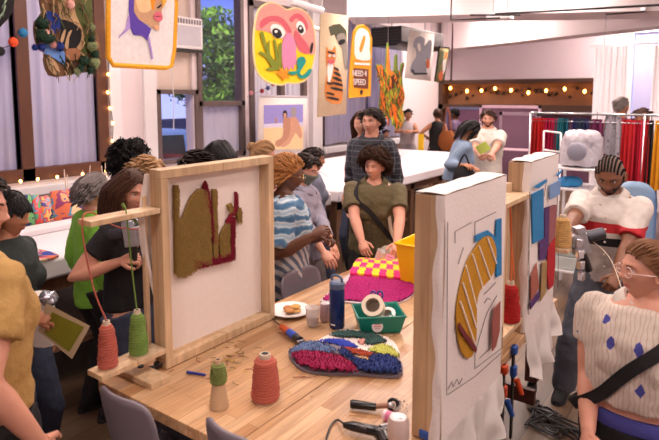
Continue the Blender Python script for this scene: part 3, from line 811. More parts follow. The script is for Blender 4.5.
# curtains
def curtain(label, p0, p1, zt, zb, m, amp=.02, n=6, group=None, seed=0, gather=.0, name='curtain'):
    p0, p1 = Vector(p0), Vector(p1); d = p1-p0; q = Vector((-d.y, d.x, 0)).normalized(); rr = random.Random(seed); ph = rr.uniform(0, 6)
    def fn(u, v):
        uu = u+.012*math.sin(3*v+ph)*math.sin(PI*u)
        p = p0+d*uu; a = amp*(.6+.4*v)*math.sin(2*PI*n*u+ph+.6*math.sin(2.3*v+ph))+amp*.4*math.sin(2*PI*n*2.3*u+1+v)
        z = zt+(zb-zt)*v+.01*math.sin(9*u+ph)*v
        return (p.x+q.x*a, p.y+q.y*a, z)
    mb = MB(); mb.sheet(fn, 90, 24); return mb.build(name, m, label=label, cat='curtain', group=group)
cx = XW+.0
curtain('white sheer curtain over the leftmost window pane', (XW-.045, 2.05, 0), (XW-.045, 2.90, 0), 3.25, 1.14, M_sheer, .016, 5, seed=1)
curtain('white sheer curtain between the two brown window posts', (XW-.045, 3.06, 0), (XW-.045, 3.80, 0), 3.25, 1.16, M_sheer, .016, 4, seed=2)
curtain('short white curtain below the uncovered tree window', (XW-.045, 5.38, 0), (XW-.045, 6.12, 0), 1.80, 1.13, M_sheer, .012, 5, seed=3)
curtain('white curtain left of the window post behind the framed beach picture', (XW-.045, 6.40, 0), (XW-.045, 7.0, 0), 3.25, 1.16, M_sheer, .016, 4, seed=4)
curtain('white curtain right of the window post behind the framed beach picture', (XW-.045, 7.10, 0), (XW-.045, 7.58, 0), 3.25, 1.16, M_sheer, .016, 3, seed=5)
curtain('lilac grey curtain behind the cat tapestry', (XW+.06, 8.12, 0), (XW+.06, 9.40, 0), 3.30, 1.08, M_sheer2, .03, 8, seed=6)
curtain('lilac grey curtain behind the arch shaped orange sign tapestry', (XW+.06, 9.62, 0), (XW+.06, 10.98, 0), 3.30, 1.08, M_sheer2, .03, 8, seed=7)

# window air conditioner
ac = thing('air_conditioner', 'white window air conditioner fitted above the blue lower window', 'air conditioner', (XW+.05, 5.05, 2.56))
MB().box((XW-.2, 4.82, 2.54), (XW+.16, 5.28, 2.94)).build('housing', M_white, ac, bev=.015)
v = MB()
for i in range(9): v.box((XW+.155, 4.86+i*.045, 2.855), (XW+.168, 4.885+i*.045, 2.915))
v.build('air_vent', M_grey, ac, smooth=False)
v = MB(); v.box((XW+.155, 4.86, 2.58), (XW+.166, 5.24, 2.83))
v.build('grille', mat('grille_grey', (188, 186, 196), .6, .1, bump=.3), ac, smooth=False)
MB().box((XW+.0, 4.70, 2.505), (XW+.14, 5.29, 2.538)).build('support_bracket', M_black, ac, smooth=False)
MB().tube([(XW+.02, 4.86, 2.54), (XW+.03, 4.85, 2.2), (XW+.03, 4.88, 1.9), (XW+.03, 4.86, 1.5)], .006, 6).build('power_cord', M_white, ac)

# outside: street, tree, van, far buildings
MB().box((-60, -20, -1.2), (XW-.16, 60, -1.1)).build('ground', mat('street_asphalt', (60, 62, 70), .8, .1), kind='structure', smooth=False)
tr = thing('tree', 'leafy green tree outside the uncovered tall window', 'tree', (-10.6, 10.2, -1.1))
MB().tube([(-10.6, 10.2, -1.1), (-10.55, 10.2, .6), (-10.7, 10.25, 2.2), (-10.6, 10.1, 3.6)], [.16, .13, .10, .05], 10).build('trunk', mat('bark', (80, 62, 48), .9, .3), tr)
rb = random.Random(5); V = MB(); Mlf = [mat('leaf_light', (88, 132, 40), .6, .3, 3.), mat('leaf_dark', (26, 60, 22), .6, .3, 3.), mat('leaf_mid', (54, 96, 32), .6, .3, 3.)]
cl = [(Vector((-10.6+rb.uniform(-1.0, 1.0), 10.25+rb.uniform(-.95, 1.3), rb.uniform(1.55, 3.75))), rb.uniform(.28, .5)) for _ in range(84)]
for c, R in cl:
    if c.z > 3.2 and c.y > 10.6: c.z -= .9
    for _ in range(150):
        u = Vector([rb.gauss(0, 1) for _ in range(3)]).normalized(); p = c+u*R*rb.uniform(.75, 1.05)
        s_, t_, _d = basis((u+Vector([rb.uniform(-.6, .6) for _ in range(3)])).normalized()); L = rb.uniform(.05, .095)
        a = rb.uniform(0, 6.3); e1 = (s_*math.cos(a)+t_*math.sin(a))*L; e2 = (t_*math.cos(a)-s_*math.sin(a))*L*.45
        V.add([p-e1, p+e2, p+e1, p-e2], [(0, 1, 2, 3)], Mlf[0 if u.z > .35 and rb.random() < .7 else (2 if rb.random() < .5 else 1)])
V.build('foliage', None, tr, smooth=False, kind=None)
van = thing('van', 'dark blue van parked outside the blue lower window', 'van', (-11.5, 7.0, -1.1))
vb = MB(); prof = [(0, .45), (0, 1.2), (.15, 2.0), (2.6, 2.1), (3.4, 1.45), (4.3, 1.25), (4.4, .5)]
vb.prism([(-10.6, 9.3-a, -1.1+b*1.12) for a, b in prof], (-1.8, 0, 0)); vb.build('van_body', mat('van_blue', (100, 130, 210), .3, .1), van, bev=.06)
vb = MB(); vb.prism([(-10.58, 9.3-a, -1.1+b*1.12) for a, b in ((.3, 1.25), (.4, 1.9), (2.4, 1.95), (2.9, 1.45), (2.8, 1.25))], (-.03, 0, 0)); vb.build('side_window', mat('van_glass', (24, 30, 48), .1, .05), van)
for yy in (5.8, 8.5):
    vb = MB(); vb.tube([(-10.55, yy, -.78), (-10.8, yy, -.78)], .33, 20); wl = vb.build('wheel', M_black, van)
MB().box((-10.56, 9.12, .15), (-10.62, 9.28, .5)).build('tail_light', emis('tail_red', (200, 30, 30), 1.2), van)
for i, (yy, h, c) in enumerate(((3, 1.2, (58, 62, 86)), (31, 3.4, (66, 66, 90)))):
    b = thing('building', ['low blue grey building across the street left of the tree', 'tall blue grey building across the street right of the tree'][i], 'building', (-19, yy, -1.1))
    MB().box((-17, yy-4.6, -1.1), (-21, yy+4.6, h)).build('facade', mat('facade%d' % i, c, .8, .1), b, smooth=False)
    for k in range(3):
        for q in range(3): MB().box((-16.95, yy-3.6+k*2.6, .2+q*1.3), (-17.02, yy-2.4+k*2.6, 1.0+q*1.3)).build('window', emis('dusk_window', (96, 104, 140), .25), b, smooth=False)

# far wall: timber recess with string lights
M_band = mat('recess_timber', (74, 46, 30), .5, .3, 8., .15, 40., stretch=(.6, 5, 5))
M_felt = mat('mauve_felt', (108, 74, 96), .9, .1, 4.)
zt, zb = 2.21, 1.66
MB().box((-5.98, YF-.04, zb), (-2.05, YF-.001, zt)).build('trim_7', mat('recess_back', (140, 96, 64), .6, .25, 6.), kind='structure', smooth=False)
MB().box((-5.98, YF-.35, zt), (-2.05, YF, zt+.09)).box((-5.98, YF-.35, zb-.05), (-2.05, YF, zb+.07)).box((-5.99, YF-.35, zb-1.6), (-5.88, YF, zt)).build('trim_8', M_band, kind='structure', smooth=False)
MB().box((-5.88, YF-.06, 0), (-2.05, YF-.001, zb-.05)).build('trim_9', M_felt, kind='structure', smooth=False)

# string lights
M_bulb = emis('warm_bulb', (255, 180, 100), 14.)
def string_lights(label, pts, nb, sag=0., R=.016, drop=.03, per=1, mb_=M_bulb):
    t = thing('string_lights', label, 'string lights', tuple(pts[0]))
    P = [Vector(p) for p in pts]; path = catmull(P, 8, closed=False)
    MB().tube(path, .004, 5).build('wire', M_black, t)
    L = len(path)-1
    for i in range(nb):
        f = (i+.5)/nb*L; k = int(f); p = path[k].lerp(path[min(k+1, L)], f-k)+Vector((0, 0, -drop))
        s = MB(); s.tube([p+Vector((0, 0, drop)), p+Vector((0, 0, R*.7))], [.007, .009], 8); so = s.build('socket', M_black, t)
        b = MB(); b.ell(p, (R, R, R*1.3), nu=10, nv=8); b.build('bulb', mb_, so)
    return t
xs = XW+.06
string_lights('string of small warm bulbs running down the right brown window post', [(xs, 3.93, 3.2), (xs, 3.95, 2.5), (xs, 3.91, 2.0), (xs, 3.96, 1.6), (xs, 3.9, 1.15)], 9, R=.015, drop=.02)
string_lights('string of small warm bulbs lying along the sill under the left window', [(XW+.10, 2.2, 1.07), (XW+.12, 2.7, 1.075), (XW+.1, 3.2, 1.07), (XW+.12, 3.9, 1.075)], 8, R=.014, drop=-.01)
yl = YF-.2
string_lights('string of warm bulbs inside the timber recess on the far wall', [(-5.9, yl, 2.19), (-5.2, yl, 2.08), (-4.6, yl, 2.15), (-3.9, yl, 2.05), (-3.2, yl, 2.13), (-2.5, yl, 2.05), (-2.1, yl, 2.12)], 11, R=.032, drop=.05, mb_=emis('warm_bulb_big', (255, 170, 80), 20.))
r9 = random.Random(3)
pg = MB(); 
for i in range(26):
    pg.ell((-5.8+i*.145, YF-.10, 1.98+r9.uniform(-.1, .12)), r9.uniform(.03, .05), nu=8, nv=6)
pg.build('leaf_garland', mat('garland_dark', (52, 38, 30), .8, .3), label='dark garland hanging with the bulbs in the timber recess', cat='garland', kind='stuff')
# pom poms strung across the left window
pc = [((0, 205), (24, 26, 24), 'black'), ((53, 168), (232, 84, 40), 'orange'), ((92, 131), (44, 120, 170), 'turquoise')]
for (px, py), c, nm in pc:
    p = AX(px/4, py/4, XW+.15); mb = MB(); mb.ell(p, .045, nu=16, nv=12)
    rr = random.Random(px)
    for _ in range(120):
        u = Vector([rr.gauss(0, 1) for _ in range(3)]).normalized(); s_, t_, _d = basis(u); mb.add([p+u*.036+s_*.005, p+u*.036-s_*.005, p+u*.055], [(0, 1, 2)])
    mb.build('pompom', mat('pom_'+nm, c, .9, .2), label='%s wool pompom hanging across the left window' % nm, cat='pompom', group='pompoms at the left window')
cdp = [AX(-8, 50, XW+.15), AX(13, 44, XW+.15), AX(18, 31, XW+.15), AX(26, 30, XW+.15)]
MB().tube(catmull(cdp, 5, closed=False), .004, 5).build('garland_string', M_black, label='thin dark string the pompoms hang from at the left window', cat='string')
for (px, py, c, n2) in ((92, 86, (202, 52, 60), 'red'), (97, 91, (70, 52, 120), 'purple'), (102, 88, (90, 110, 170), 'blue')):
    pass
for px, py, c, nm in ((251, 93, (206, 140, 150), 'pink'), (262, 91, (150, 30, 50), 'red'), (268, 88, (60, 70, 120), 'blue'), (273, 84, (190, 60, 60), 'coral')):
    p = AX(px, py, XW+.30); mb = MB(); mb.ell(p, .032, nu=14, nv=10)
    for _ in range(60):
        u = Vector([r9.gauss(0, 1) for _ in range(3)]).normalized(); s_, t_, _d = basis(u); mb.add([p+u*.026+s_*.004, p+u*.026-s_*.004, p+u*.042], [(0, 1, 2)])
    mb.build('pompom', mat('pom2_'+nm, c, .9, .2), label='small %s pompom above the framed beach picture' % nm, cat='pompom', group='pompoms above the beach picture')
MB().tube(catmull([AX(247, 97, XW+.30), AX(258, 92, XW+.3), AX(270, 86, XW+.3), AX(280, 78, XW+.3)], 4, closed=False), .003, 5).build('garland_string', M_black, label='thin string the small pompoms above the beach picture hang from', cat='string')

# ceiling pipes, track and fixtures
def pipe(label, a, b, z, r, m, cat='pipe', name='pipe', ext=0.):
    p, q = AZ(*a, z), AZ(*b, z); d = (q-p).normalized(); q = q+d*ext
    return MB().tube([p, q], r, 10).build(name, m, label=label, cat=cat)
pipe('long black lighting track under the beam at the upper right', (495, 14), (659, 5), 3.1, .016, M_black, 'lighting track', 'lighting_track', 1.)
pk = MB(); a = AZ(451, 20, 3.0); b = AZ(500, 18, 3.0); c = AZ(470, 15, 3.05); e = AZ(520, 15, 3.05)
pk.tube([Vector((a.x, a.y, ZC)), a, b], .014, 8); pk.tube([c, e], .012, 8); pk.build('conduit', M_black, label='black bent conduit left of the lighting track', cat='conduit')
def fixture(label, px, py, z, L, m, group=None):
    c = AZ(px, py, z); t = thing('ceiling_light', label, 'ceiling light', tuple(c), group)
    MB().box(c+Vector((-L/2, -.10, 0)), c+Vector((L/2, .10, .09))).build('housing', m, t, bev=.012)
    MB().tube([c+Vector((-L*.3, 0, .09)), c+Vector((-L*.3, 0, ZC-z))], .008, 6).build('hanger', M_metal, t); MB().tube([c+Vector((L*.3, 0, .09)), c+Vector((L*.3, 0, ZC-z))], .008, 6).build('hanger', M_metal, t)
    return t
fixture('white boxy light fixture at the upper right above the white curtain', 626, 13, 3.15, .55, M_white)
fixture('white light fixture left end of the lighting track', 500, 20, 3.05, .35, M_white)
wb = MB(); wb.tube([AX(290, 1, -4.4), AX(322, 11, -4.4)], .045, 14); q_ = AX(306, 6, -4.4); wb.tube([q_, Vector((q_.x, q_.y, ZC))], .006, 6); wb.build('roller_tube', M_white, label='white tube hanging above and behind the pink faces tapestry', cat='tube')
MB().tube([AX(288, 22, -4.9), AX(330, 32, -4.9)], .035, 12).tube([AX(322, 30, -4.9), Vector((-4.9, AX(322, 30, -4.9).y, ZC))], .006, 6).build('roller_tube', M_white, label='white pipe behind the right edge of the pink faces tapestry', cat='tube')
# hanging black heater unit
ht = thing('unit_heater', 'black boxy unit heater hanging near the ceiling behind the grey tapestry', 'heater', tuple(AX(405, 52, -4.9)))
a = AX(391, 29, -4.95); b = AX(434, 50, -4.95); zb_, zt_ = AX(400, 47, -4.95).z, AX(400, 28, -4.95).z
y0, y1 = a.y, b.y
hb = MB(); hb.prism([(-5.35, y0, zt_), (-4.75, y0, zt_), (-4.75, y0, zb_+.06), (-4.85, y0, zb_), (-5.35, y0, zb_)], (0, y1-y0, 0)); hb.build('case', M_black, ht, bev=.012)
hb = MB()
for i in range(6): hb.box((-5.30, y0-.015, zb_+.05+i*.05), (-4.82, y0, zb_+.07+i*.05))
hb.build('louvre', plain('louvre_dark', (48, 46, 50)), ht, smooth=False)
for yy in (y0+.2, y1-.2): MB().tube([(-5.05, yy, zt_), (-5.05, yy, ZC)], .01, 6).build('hanger', M_metal, ht)

# far right: window with blinds, rod and white curtains
fr = MB()
for X0, X1 in ((-2.0, -1.88), (-.45, -.35), (1.1, 1.2)): fr.box((X0, YF-.03, .9), (X1, YF+.10, 3.3))
fr.box((-2.0, YF-.03, 3.2), (1.2, YF+.10, 3.3)); fr.box((-2.0, YF-.03, .9), (1.2, YF+.10, 1.0))
w6 = fr.build('window_6', M_white, kind='structure', smooth=False)
MB().box((-1.9, YF+.10, 1.0), (1.15, YF+.105, 3.2)).build('window_pane', glass('window_glass', (225, 232, 240), .03), w6, smooth=False)
bl = MB()
for i in range(56):
    z = 1.02+i*.039; bl.add([(-1.86, YF+.02, z), (1.08, YF+.02, z), (1.08, YF+.045, z+.034), (-1.86, YF+.045, z+.034)], [(0, 1, 2, 3)])
bl.build('window_blind', sheer('blind_slats', (220, 214, 228), .3, .98), smooth=False, label='pale lilac horizontal blinds on the far right window', cat='window blind')
yr = 9.5
curtain('tall white curtain hanging from the rod left of the far right window', (-1.88, yr, 0), (-1.42, yr, 0), 2.66, .25, sheer('white_curtain', (246, 240, 244), .25, 1.), .016, 5, seed=9)
curtain('white curtain at the right edge of the picture on the same rod', (-1.10, yr, 0), (-.6, yr, 0), 2.66, .25, MATS['white_curtain'], .016, 5, seed=10)
rd = thing('curtain_rod', 'thin white curtain rod hung on wires at the upper right', 'curtain rod', (-1.2, yr, 2.68))
MB().tube([(-1.95, yr, 2.69), (-.3, yr, 2.69)], .011, 8).build('rod', M_white, rd)
for X in (-1.75, -.5): MB().tube([(X, yr, 2.69), (X, yr, ZC)], .004, 5).build('wire', M_metal, rd)

# ------------------------------------------------------------------ lights of the room
def area(n, loc, size, power, col=(255, 236, 220), rot=(0, 0, 0), sy=None):
    l = bpy.data.lights.new(n, 'AREA'); l.energy = power; l.color = lin(col)[:3]; l.size = size
    if sy: l.shape = 'RECTANGLE'; l.size_y = sy
    o = bpy.data.objects.new(n, l); COL.objects.link(o); o.location = loc; o.rotation_euler = rot; return o
LC = (255, 234, 224)
for i, (x, y, p, s) in enumerate(((-2.4, 2.0, 60, .6), (-.3, 3.0, 48, .6), (-2.6, 5.2, 80, .7), (-4.3, 3.2, 70, .6), (-4.3, 7.6, 150, .7), (-2.2, 8.9, 130, .8), (-4.2, 11.2, 220, .8), (-.6, 6.2, 90, .6), (-1.4, 12.2, 160, .7), (-.6, -.8, 60, .7), (1.9, 5.5, 60, .8), (1.9, 1.6, 85, .7))):
    area('room_lamp', (x, y, 3.8), s, p, LC, sy=1.4)
wd = bpy.data.worlds.new('dusk'); SC.world = wd; wd.use_nodes = True; nt = wd.node_tree; bg = nt.nodes['Background']
tc = nt.nodes.new('ShaderNodeTexCoord'); sp = nt.nodes.new('ShaderNodeSeparateXYZ'); nt.links.new(tc.outputs['Generated'], sp.inputs[0])
rp = ramp(nt, [(.0, (150, 156, 214)), (.10, (120, 136, 214)), (.2, (44, 68, 165)), (.5, (24, 52, 150)), (1., (14, 30, 100))]); nt.links.new(sp.outputs[2], rp.inputs[0]); nt.links.new(rp.outputs[0], bg.inputs[0]); bg.inputs[1].default_value = 2.2
l = bpy.data.lights.new('tree_fill', 'AREA'); l.energy = 700; l.size = 2.5; l.color = lin((255, 240, 200))[:3]  # added fill light for the tree and van outside, no real lamp
o = bpy.data.objects.new('tree_fill', l); COL.objects.link(o); o.location = (-7.6, 6.4, 5.4); o.rotation_euler = (0, math.radians(48), math.radians(130))
o.rotation_euler = (Vector((-10.6, 9.7, 2.3))-Vector(o.location)).to_track_quat('-Z', 'Y').to_euler()

cd = bpy.data.cameras.new('camera'); cam = bpy.data.objects.new('camera', cd); COL.objects.link(cam); SC.camera = cam
cd.sensor_width = 36; cd.lens = F/659*36; cd.shift_y = -(220-CY)/659; cd.clip_start = .05; cd.clip_end = 200
cam.location = (0, 0, H); cam.rotation_euler = (PI/2-PITCH, 0, YAW)
cd.dof.use_dof = True; cd.dof.focus_distance = 3.0; cd.dof.aperture_fstop = 3.5
SC.view_settings.view_transform = 'Standard'; SC.view_settings.look = 'None'; SC.view_settings.gamma = 1; SC.view_settings.use_curve_mapping = False; SC.view_settings.exposure = -.17
SC.cycles.use_denoising = True; SC.cycles.max_bounces = 6; SC.cycles.sample_clamp_indirect = 4
# ------------------------------------------------------------------ flat designs traced onto real planes
def design(mb, plane, layers, out, t=.004, z0=0.):
    """layers: (material, pixel outline, smooth); each one lies a little prouder than the last; out = direction off the plane"""
    out = Vector(out)
    for i, (m, pts, sm) in enumerate(layers):
        P = [plane(x, y)+out*(z0+t*i*.35) for x, y in pts]
        mb.prism(P, out*t, m, smooth=sm)
def Pm(name, c): return mat('yarn_'+name, c, .92, .16, 30., .5, 160.)

def hang_cords(mb, plane_pts, ztop): 
    for p in plane_pts: mb.tube([p, Vector((p.x, p.y, ztop))], .0035, 5)

XT = -4.4     # plane of the hanging tapestries
pl = lambda x, y: AX(x, y, XT)
O = (1, 0, 0)
def tapestry(label, base_pts, base_m, layers, X=XT, smooth=0, cords=(), thick=.02, border=None):
    p = lambda x, y: AX(x, y, X)
    P = [p(*q) for q in base_pts]; lo = min(P, key=lambda v: v.z)
    t = thing('wall_hanging', label, 'tapestry', tuple(lo))
    mb = MB(); mb.prism(P, (thick, 0, 0), smooth=smooth); mb.build('backing', base_m, t)
    mb = MB(); design(mb, p, layers, O, .004, thick)
    if layers: mb.build('tufted_design', None, t)
    if border:
        mb = MB(); Q = catmull(P, smooth) if smooth else P; mb.tube([q+Vector((thick*.7, 0, 0)) for q in Q+[Q[0], Q[1]]], border[1], 7, border[0]); mb.build('border', border[0], t)
    if cords:
        mb = MB(); hang_cords(mb, [p(*c) for c in cords], ZC); mb.build('hanging_wire', M_metal, t)
    return t
C_ = Pm
pink, dpink, mauve, yel = C_('salmon', (214, 150, 140)), C_('rose', (202, 92, 104)), C_('mauve', (206, 132, 168)), C_('lemon', (250, 208, 30))
wht, blk, olive, org, teal = C_('white', (238, 232, 226)), C_('black', (24, 22, 24)), C_('olive', (122, 134, 36)), C_('orange', (238, 140, 26)), C_('teal', (22, 142, 132))
def mp(o, s, pts): return [(o[0]+x*s[0], o[1]+y*s[1]) for x, y in pts]
# pink faces tapestry (crop origin 246,0 ; scale 74/362)
k3 = (74/362, 90/440); o3 = (246, 0)
tapestry('yellow and pink rounded tapestry with two big eyes and a teal snake',
    mp(o3, k3, [(40, 110), (60, 45), (110, 15), (160, 28), (195, 50), (235, 40), (285, 60), (318, 110), (332, 180), (330, 270), (310, 350), (280, 395), (230, 408), (200, 405), (165, 415), (100, 400), (55, 360), (35, 290), (32, 190)]), yel,
    [(pink, mp(o3, k3, [(44, 100), (62, 48), (110, 18), (158, 30), (195, 54), (238, 44), (285, 65), (315, 115), (328, 180), (328, 262), (290, 262), (250, 250), (232, 205), (220, 170), (190, 190), (165, 190), (120, 165), (70, 150), (40, 145)]), 3),
     (dpink, mp(o3, k3, [(60, 110), (90, 85), (140, 78), (180, 98), (215, 150), (200, 165), (165, 120), (120, 105), (80, 130), (62, 140)]), 3),
     (dpink, mp(o3, k3, [(205, 90), (240, 66), (270, 80), (295, 120), (290, 150), (270, 120), (240, 90), (215, 110)]), 3),
     (dpink, mp(o3, k3, [(232, 150), (260, 180), (290, 215), (305, 255), (275, 262), (245, 230), (230, 190)]), 3),
     (mauve, mp(o3, k3, [(180, 180), (205, 160), (232, 205), (236, 260), (238, 310), (228, 318), (222, 345), (212, 325), (200, 350), (192, 325), (178, 345), (168, 300), (166, 230)]), 2),
     (wht, mp(o3, k3, [(112, 130), (130, 118), (160, 128), (182, 158), (168, 185), (135, 185), (115, 160)]), 3),
     (blk, mp(o3, k3, [(118, 150), (135, 138), (158, 150), (166, 175), (148, 188), (125, 175)]), 3),
     (wht, mp(o3, k3, [(240, 110), (258, 105), (275, 125), (280, 155), (262, 172), (245, 150), (236, 130)]), 3),
     (blk, mp(o3, k3, [(242, 138), (254, 122), (268, 135), (272, 155), (258, 165), (246, 152)]), 3),
     (blk, mp(o3, k3, [(305, 235), (312, 208), (318, 215), (314, 250), (306, 262)]), 2),
     (wht, mp(o3, k3, [(128, 152), (140, 148), (142, 158), (132, 162)]), 2), (wht, mp(o3, k3, [(250, 135), (258, 132), (260, 142), (252, 146)]), 2),
     (olive, mp(o3, k3, [(58, 160), (72, 158), (90, 225), (98, 200), (104, 205), (104, 262), (135, 300), (122, 200), (134, 200), (145, 290), (148, 340), (90, 345), (95, 330), (112, 328), (88, 285), (52, 262), (58, 250), (86, 262), (66, 200)]), 2),
     (olive, mp(o3, k3, [(150, 215), (162, 215), (160, 300), (164, 340), (146, 335), (144, 260)]), 2),
     (org, mp(o3, k3, [(150, 325), (162, 345), (205, 340), (182, 362), (206, 385), (178, 378), (168, 398), (160, 378), (132, 352), (152, 350)]), 0),
     (teal, mp(o3, k3, [(188, 350), (215, 350), (240, 340), (236, 300), (245, 282), (268, 278), (280, 300), (265, 330), (250, 355), (262, 368), (285, 350), (298, 335), (308, 345), (290, 375), (262, 386), (240, 372), (238, 358), (215, 368)]), 2)],
    smooth=3, cords=((268, 4), (300, 10)), border=(C_('cream_edge', (232, 206, 150)), .012))
# gold bordered portrait
k2 = (80/469, 75/440); o2 = (100, 0)
XG = -4.3
skinA, skinB = C_('skin_tan', (196, 154, 118)), C_('skin_peach', (236, 188, 140))
violet, lil = C_('violet', (86, 60, 160)), C_('lilac', (168, 140, 206))
tapestry('white tapestry with a golden border showing a face in profile with a purple neck',
    [(108, -28), (172, -22), (175, 5), (173, 50), (170, 66), (165, 68), (112, 65), (107, 57), (107, 20)], C_('cream_white', (228, 222, 220)),
    [(skinA, mp(o2, k2, [(200, -90), (380, -90), (372, 10), (352, 60), (350, 120), (338, 130), (334, 178), (300, 165), (260, 140), (205, 110), (190, 60)]), 2),
     (skinB, mp(o2, k2, [(200, -20), (240, -30), (290, -10), (300, 40), (260, 75), (215, 60)]), 3),
     (org, mp(o2, k2, [(285, -60), (330, -60), (310, 20), (305, 60), (290, 40)]), 2),
     (violet, mp(o2, k2, [(160, -60), (190, -60), (186, 70), (215, 115), (290, 170), (265, 238), (235, 210), (185, 205), (165, 160), (158, 60)]), 0),
     (lil, mp(o2, k2, [(160, 90), (166, 165), (98, 225), (100, 215), (140, 170), (150, 110)]), 0),
     (lil, mp(o2, k2, [(265, 225), (276, 215), (292, 290), (300, 345), (290, 350), (282, 300)]), 0),
     (C_('lip_pink', (214, 106, 122)), mp(o2, k2, [(300, 95), (322, 68), (350, 82), (352, 118), (330, 128), (308, 115)]), 2),
     (C_('lip_dark', (130, 46, 60)), mp(o2, k2, [(300, 96), (325, 94), (350, 98), (325, 102)]), 0),
     (blk, mp(o2, k2, [(318, 48), (340, 28), (350, 30), (330, 52)]), 0),
     (C_('gold2', (226, 168, 60)), mp(o2, k2, [(340, -30), (378, -30), (374, 10), (352, 50), (350, 10)]), 0),
     (C_('chin', (226, 170, 130)), mp(o2, k2, [(302, 155), (325, 150), (332, 175), (310, 178)]), 2)],
    X=XG, cords=((115, 0), (168, 0)), border=(C_('gold', (226, 160, 34)), .022))
# large dark shape at the very top left
tapestry('dark rounded tapestry with pale leaf marks in the top left corner', [(-14, -20), (10, -20), (13, 0), (10, 14), (2, 24), (-6, 30), (-18, 28)], blk,
    [(C_('sage', (120, 140, 116)), mp((0, 0), (.25, .25), [(0, 60), (14, 20), (18, 24), (6, 70)]), 0), (C_('sage', (120, 140, 116)), mp((0, 0), (.25, .25), [(0, 30), (20, -10), (24, -4), (4, 40)]), 0), (C_('sage', (120, 140, 116)), mp((0, 0), (.25, .25), [(-20, 80), (2, 50), (4, 58), (-14, 90)]), 0)],
    X=-4.2, smooth=3, cords=((5, -15),))
# shaggy forest tapestry
k1 = (80/440, 80/440); o1 = (28, 0)
brn, dgr, blu, sky, tan = C_('brown', (118, 84, 56)), C_('dark_green', (26, 56, 38)), C_('royal', (28, 52, 130)), C_('sky', (104, 146, 214)), C_('tan', (190, 156, 116))
XS = -4.25
ft = tapestry('shaggy irregular forest tapestry in greens, browns and blues with fluffy balls', mp(o1, k1, [(72, -80), (330, -80), (340, 0), (352, 130), (378, 200), (400, 330), (350, 395), (250, 400), (190, 420), (110, 415), (80, 330), (90, 290), (55, 275), (30, 200), (30, 120), (70, 70)]), brn,
    [(tan, mp(o1, k1, [(160, -70), (250, -70), (290, 60), (300, 200), (280, 280), (250, 230), (290, 170), (230, 125), (170, 110)]), 3),
     (C_('moss', (86, 92, 46)), mp(o1, k1, [(245, 0), (330, -40), (345, 120), (330, 280), (270, 330), (300, 200), (255, 80)]), 3),
     (blk, mp(o1, k1, [(158, 112), (200, 112), (250, 135), (282, 175), (278, 230), (245, 268), (200, 262), (168, 230), (155, 160)]), 3),
     (tan, mp(o1, k1, [(190, 255), (212, 180), (232, 168), (215, 210), (210, 270)]), 2), (tan, mp(o1, k1, [(165, 225), (188, 165), (196, 175), (180, 235)]), 2),
     (blu, mp(o1, k1, [(75, 75), (110, 62), (160, 90), (165, 165), (120, 185), (90, 120)]), 2),
     (dgr, mp(o1, k1, [(30, 110), (70, 90), (90, 150), (120, 190), (110, 240), (50, 250), (30, 190)]), 2),
     (sky, mp(o1, k1, [(85, 245), (120, 230), (190, 290), (190, 360), (130, 320), (70, 290)]), 1),
     (C_('bark_dark', (70, 44, 30)), mp(o1, k1, [(195, 330), (250, 320), (250, 400), (195, 410)]), 2),
     (C_('terracotta', (158, 106, 74)), mp(o1, k1, [(200, 270), (275, 275), (262, 330), (200, 325)]), 2),
     (tan, mp(o1, k1, [(85, 315), (130, 330), (160, 390), (140, 415), (100, 380)]), 2)], X=XS, smooth=2, cords=((45, -10), (85, -10)))
rr = random.Random(11)
for (px, py, R, c) in ((82, 130, .045, dgr), (75, 190, .05, dgr), (100, 210, .045, dgr), (125, 215, .035, dgr), (100, 180, .028, C_('powder', (222, 170, 160))), (138, 245, .028, C_('powder', (222, 170, 160))), (234, 25, .036, C_('powder', (222, 170, 160))),
                   (176, 255, .036, blu), (75, 260, .03, blu), (38, 262, .025, blu), (352, 150, .03, C_('sage2', (128, 140, 96))), (350, 215, .032, dgr), (352, 255, .045, C_('sage2', (128, 140, 96))), (368, 300, .04, dgr), (365, 345, .05, C_('sage2', (128, 140, 96))), (310, 335, .045, dgr), (290, 375, .035, dgr), (270, 392, .03, C_('sage2', (128, 140, 96))), (345, 385, .035, dgr)):
    p = AX(28+px*80/440, py*80/440, XS+.06); mb = MB(); mb.ell(p, R*.85, nu=12, nv=8)
    for _ in range(70):
        u = Vector([rr.gauss(0, 1) for _ in range(3)]).normalized(); s_, t_, _d = basis(u); mb.add([p+u*R*.7+s_*.007, p+u*R*.7-s_*.007, p+u*R*1.25], [(0, 1, 2)])
    mb.build('pompom', c, ft)
fr_ = MB()
for i in range(220):
    px, py = rr.uniform(35, 395), rr.uniform(-60, 405); p = AX(28+px*80/440, py*80/440, XS+.025)
    if inpoly((px, py), [(72, -80), (330, -80), (352, 130), (395, 330), (350, 390), (190, 410), (115, 405), (90, 300), (35, 220), (35, 120), (75, 70)]) and not inpoly((px, py), [(150, 100), (290, 130), (290, 270), (70, 300), (70, 230), (160, 230)]):
        fr_.tube([p, p+Vector((.03, rr.uniform(-.02, .02), -.02)), p+Vector((.03, rr.uniform(-.03, .03), -.07))], [.006, .005, .002], 4, rr.choice([dgr, brn, C_('moss', (86, 92, 46)), tan]))
o = fr_.build('shag', None, ft); o['kind'] = 'stuff'
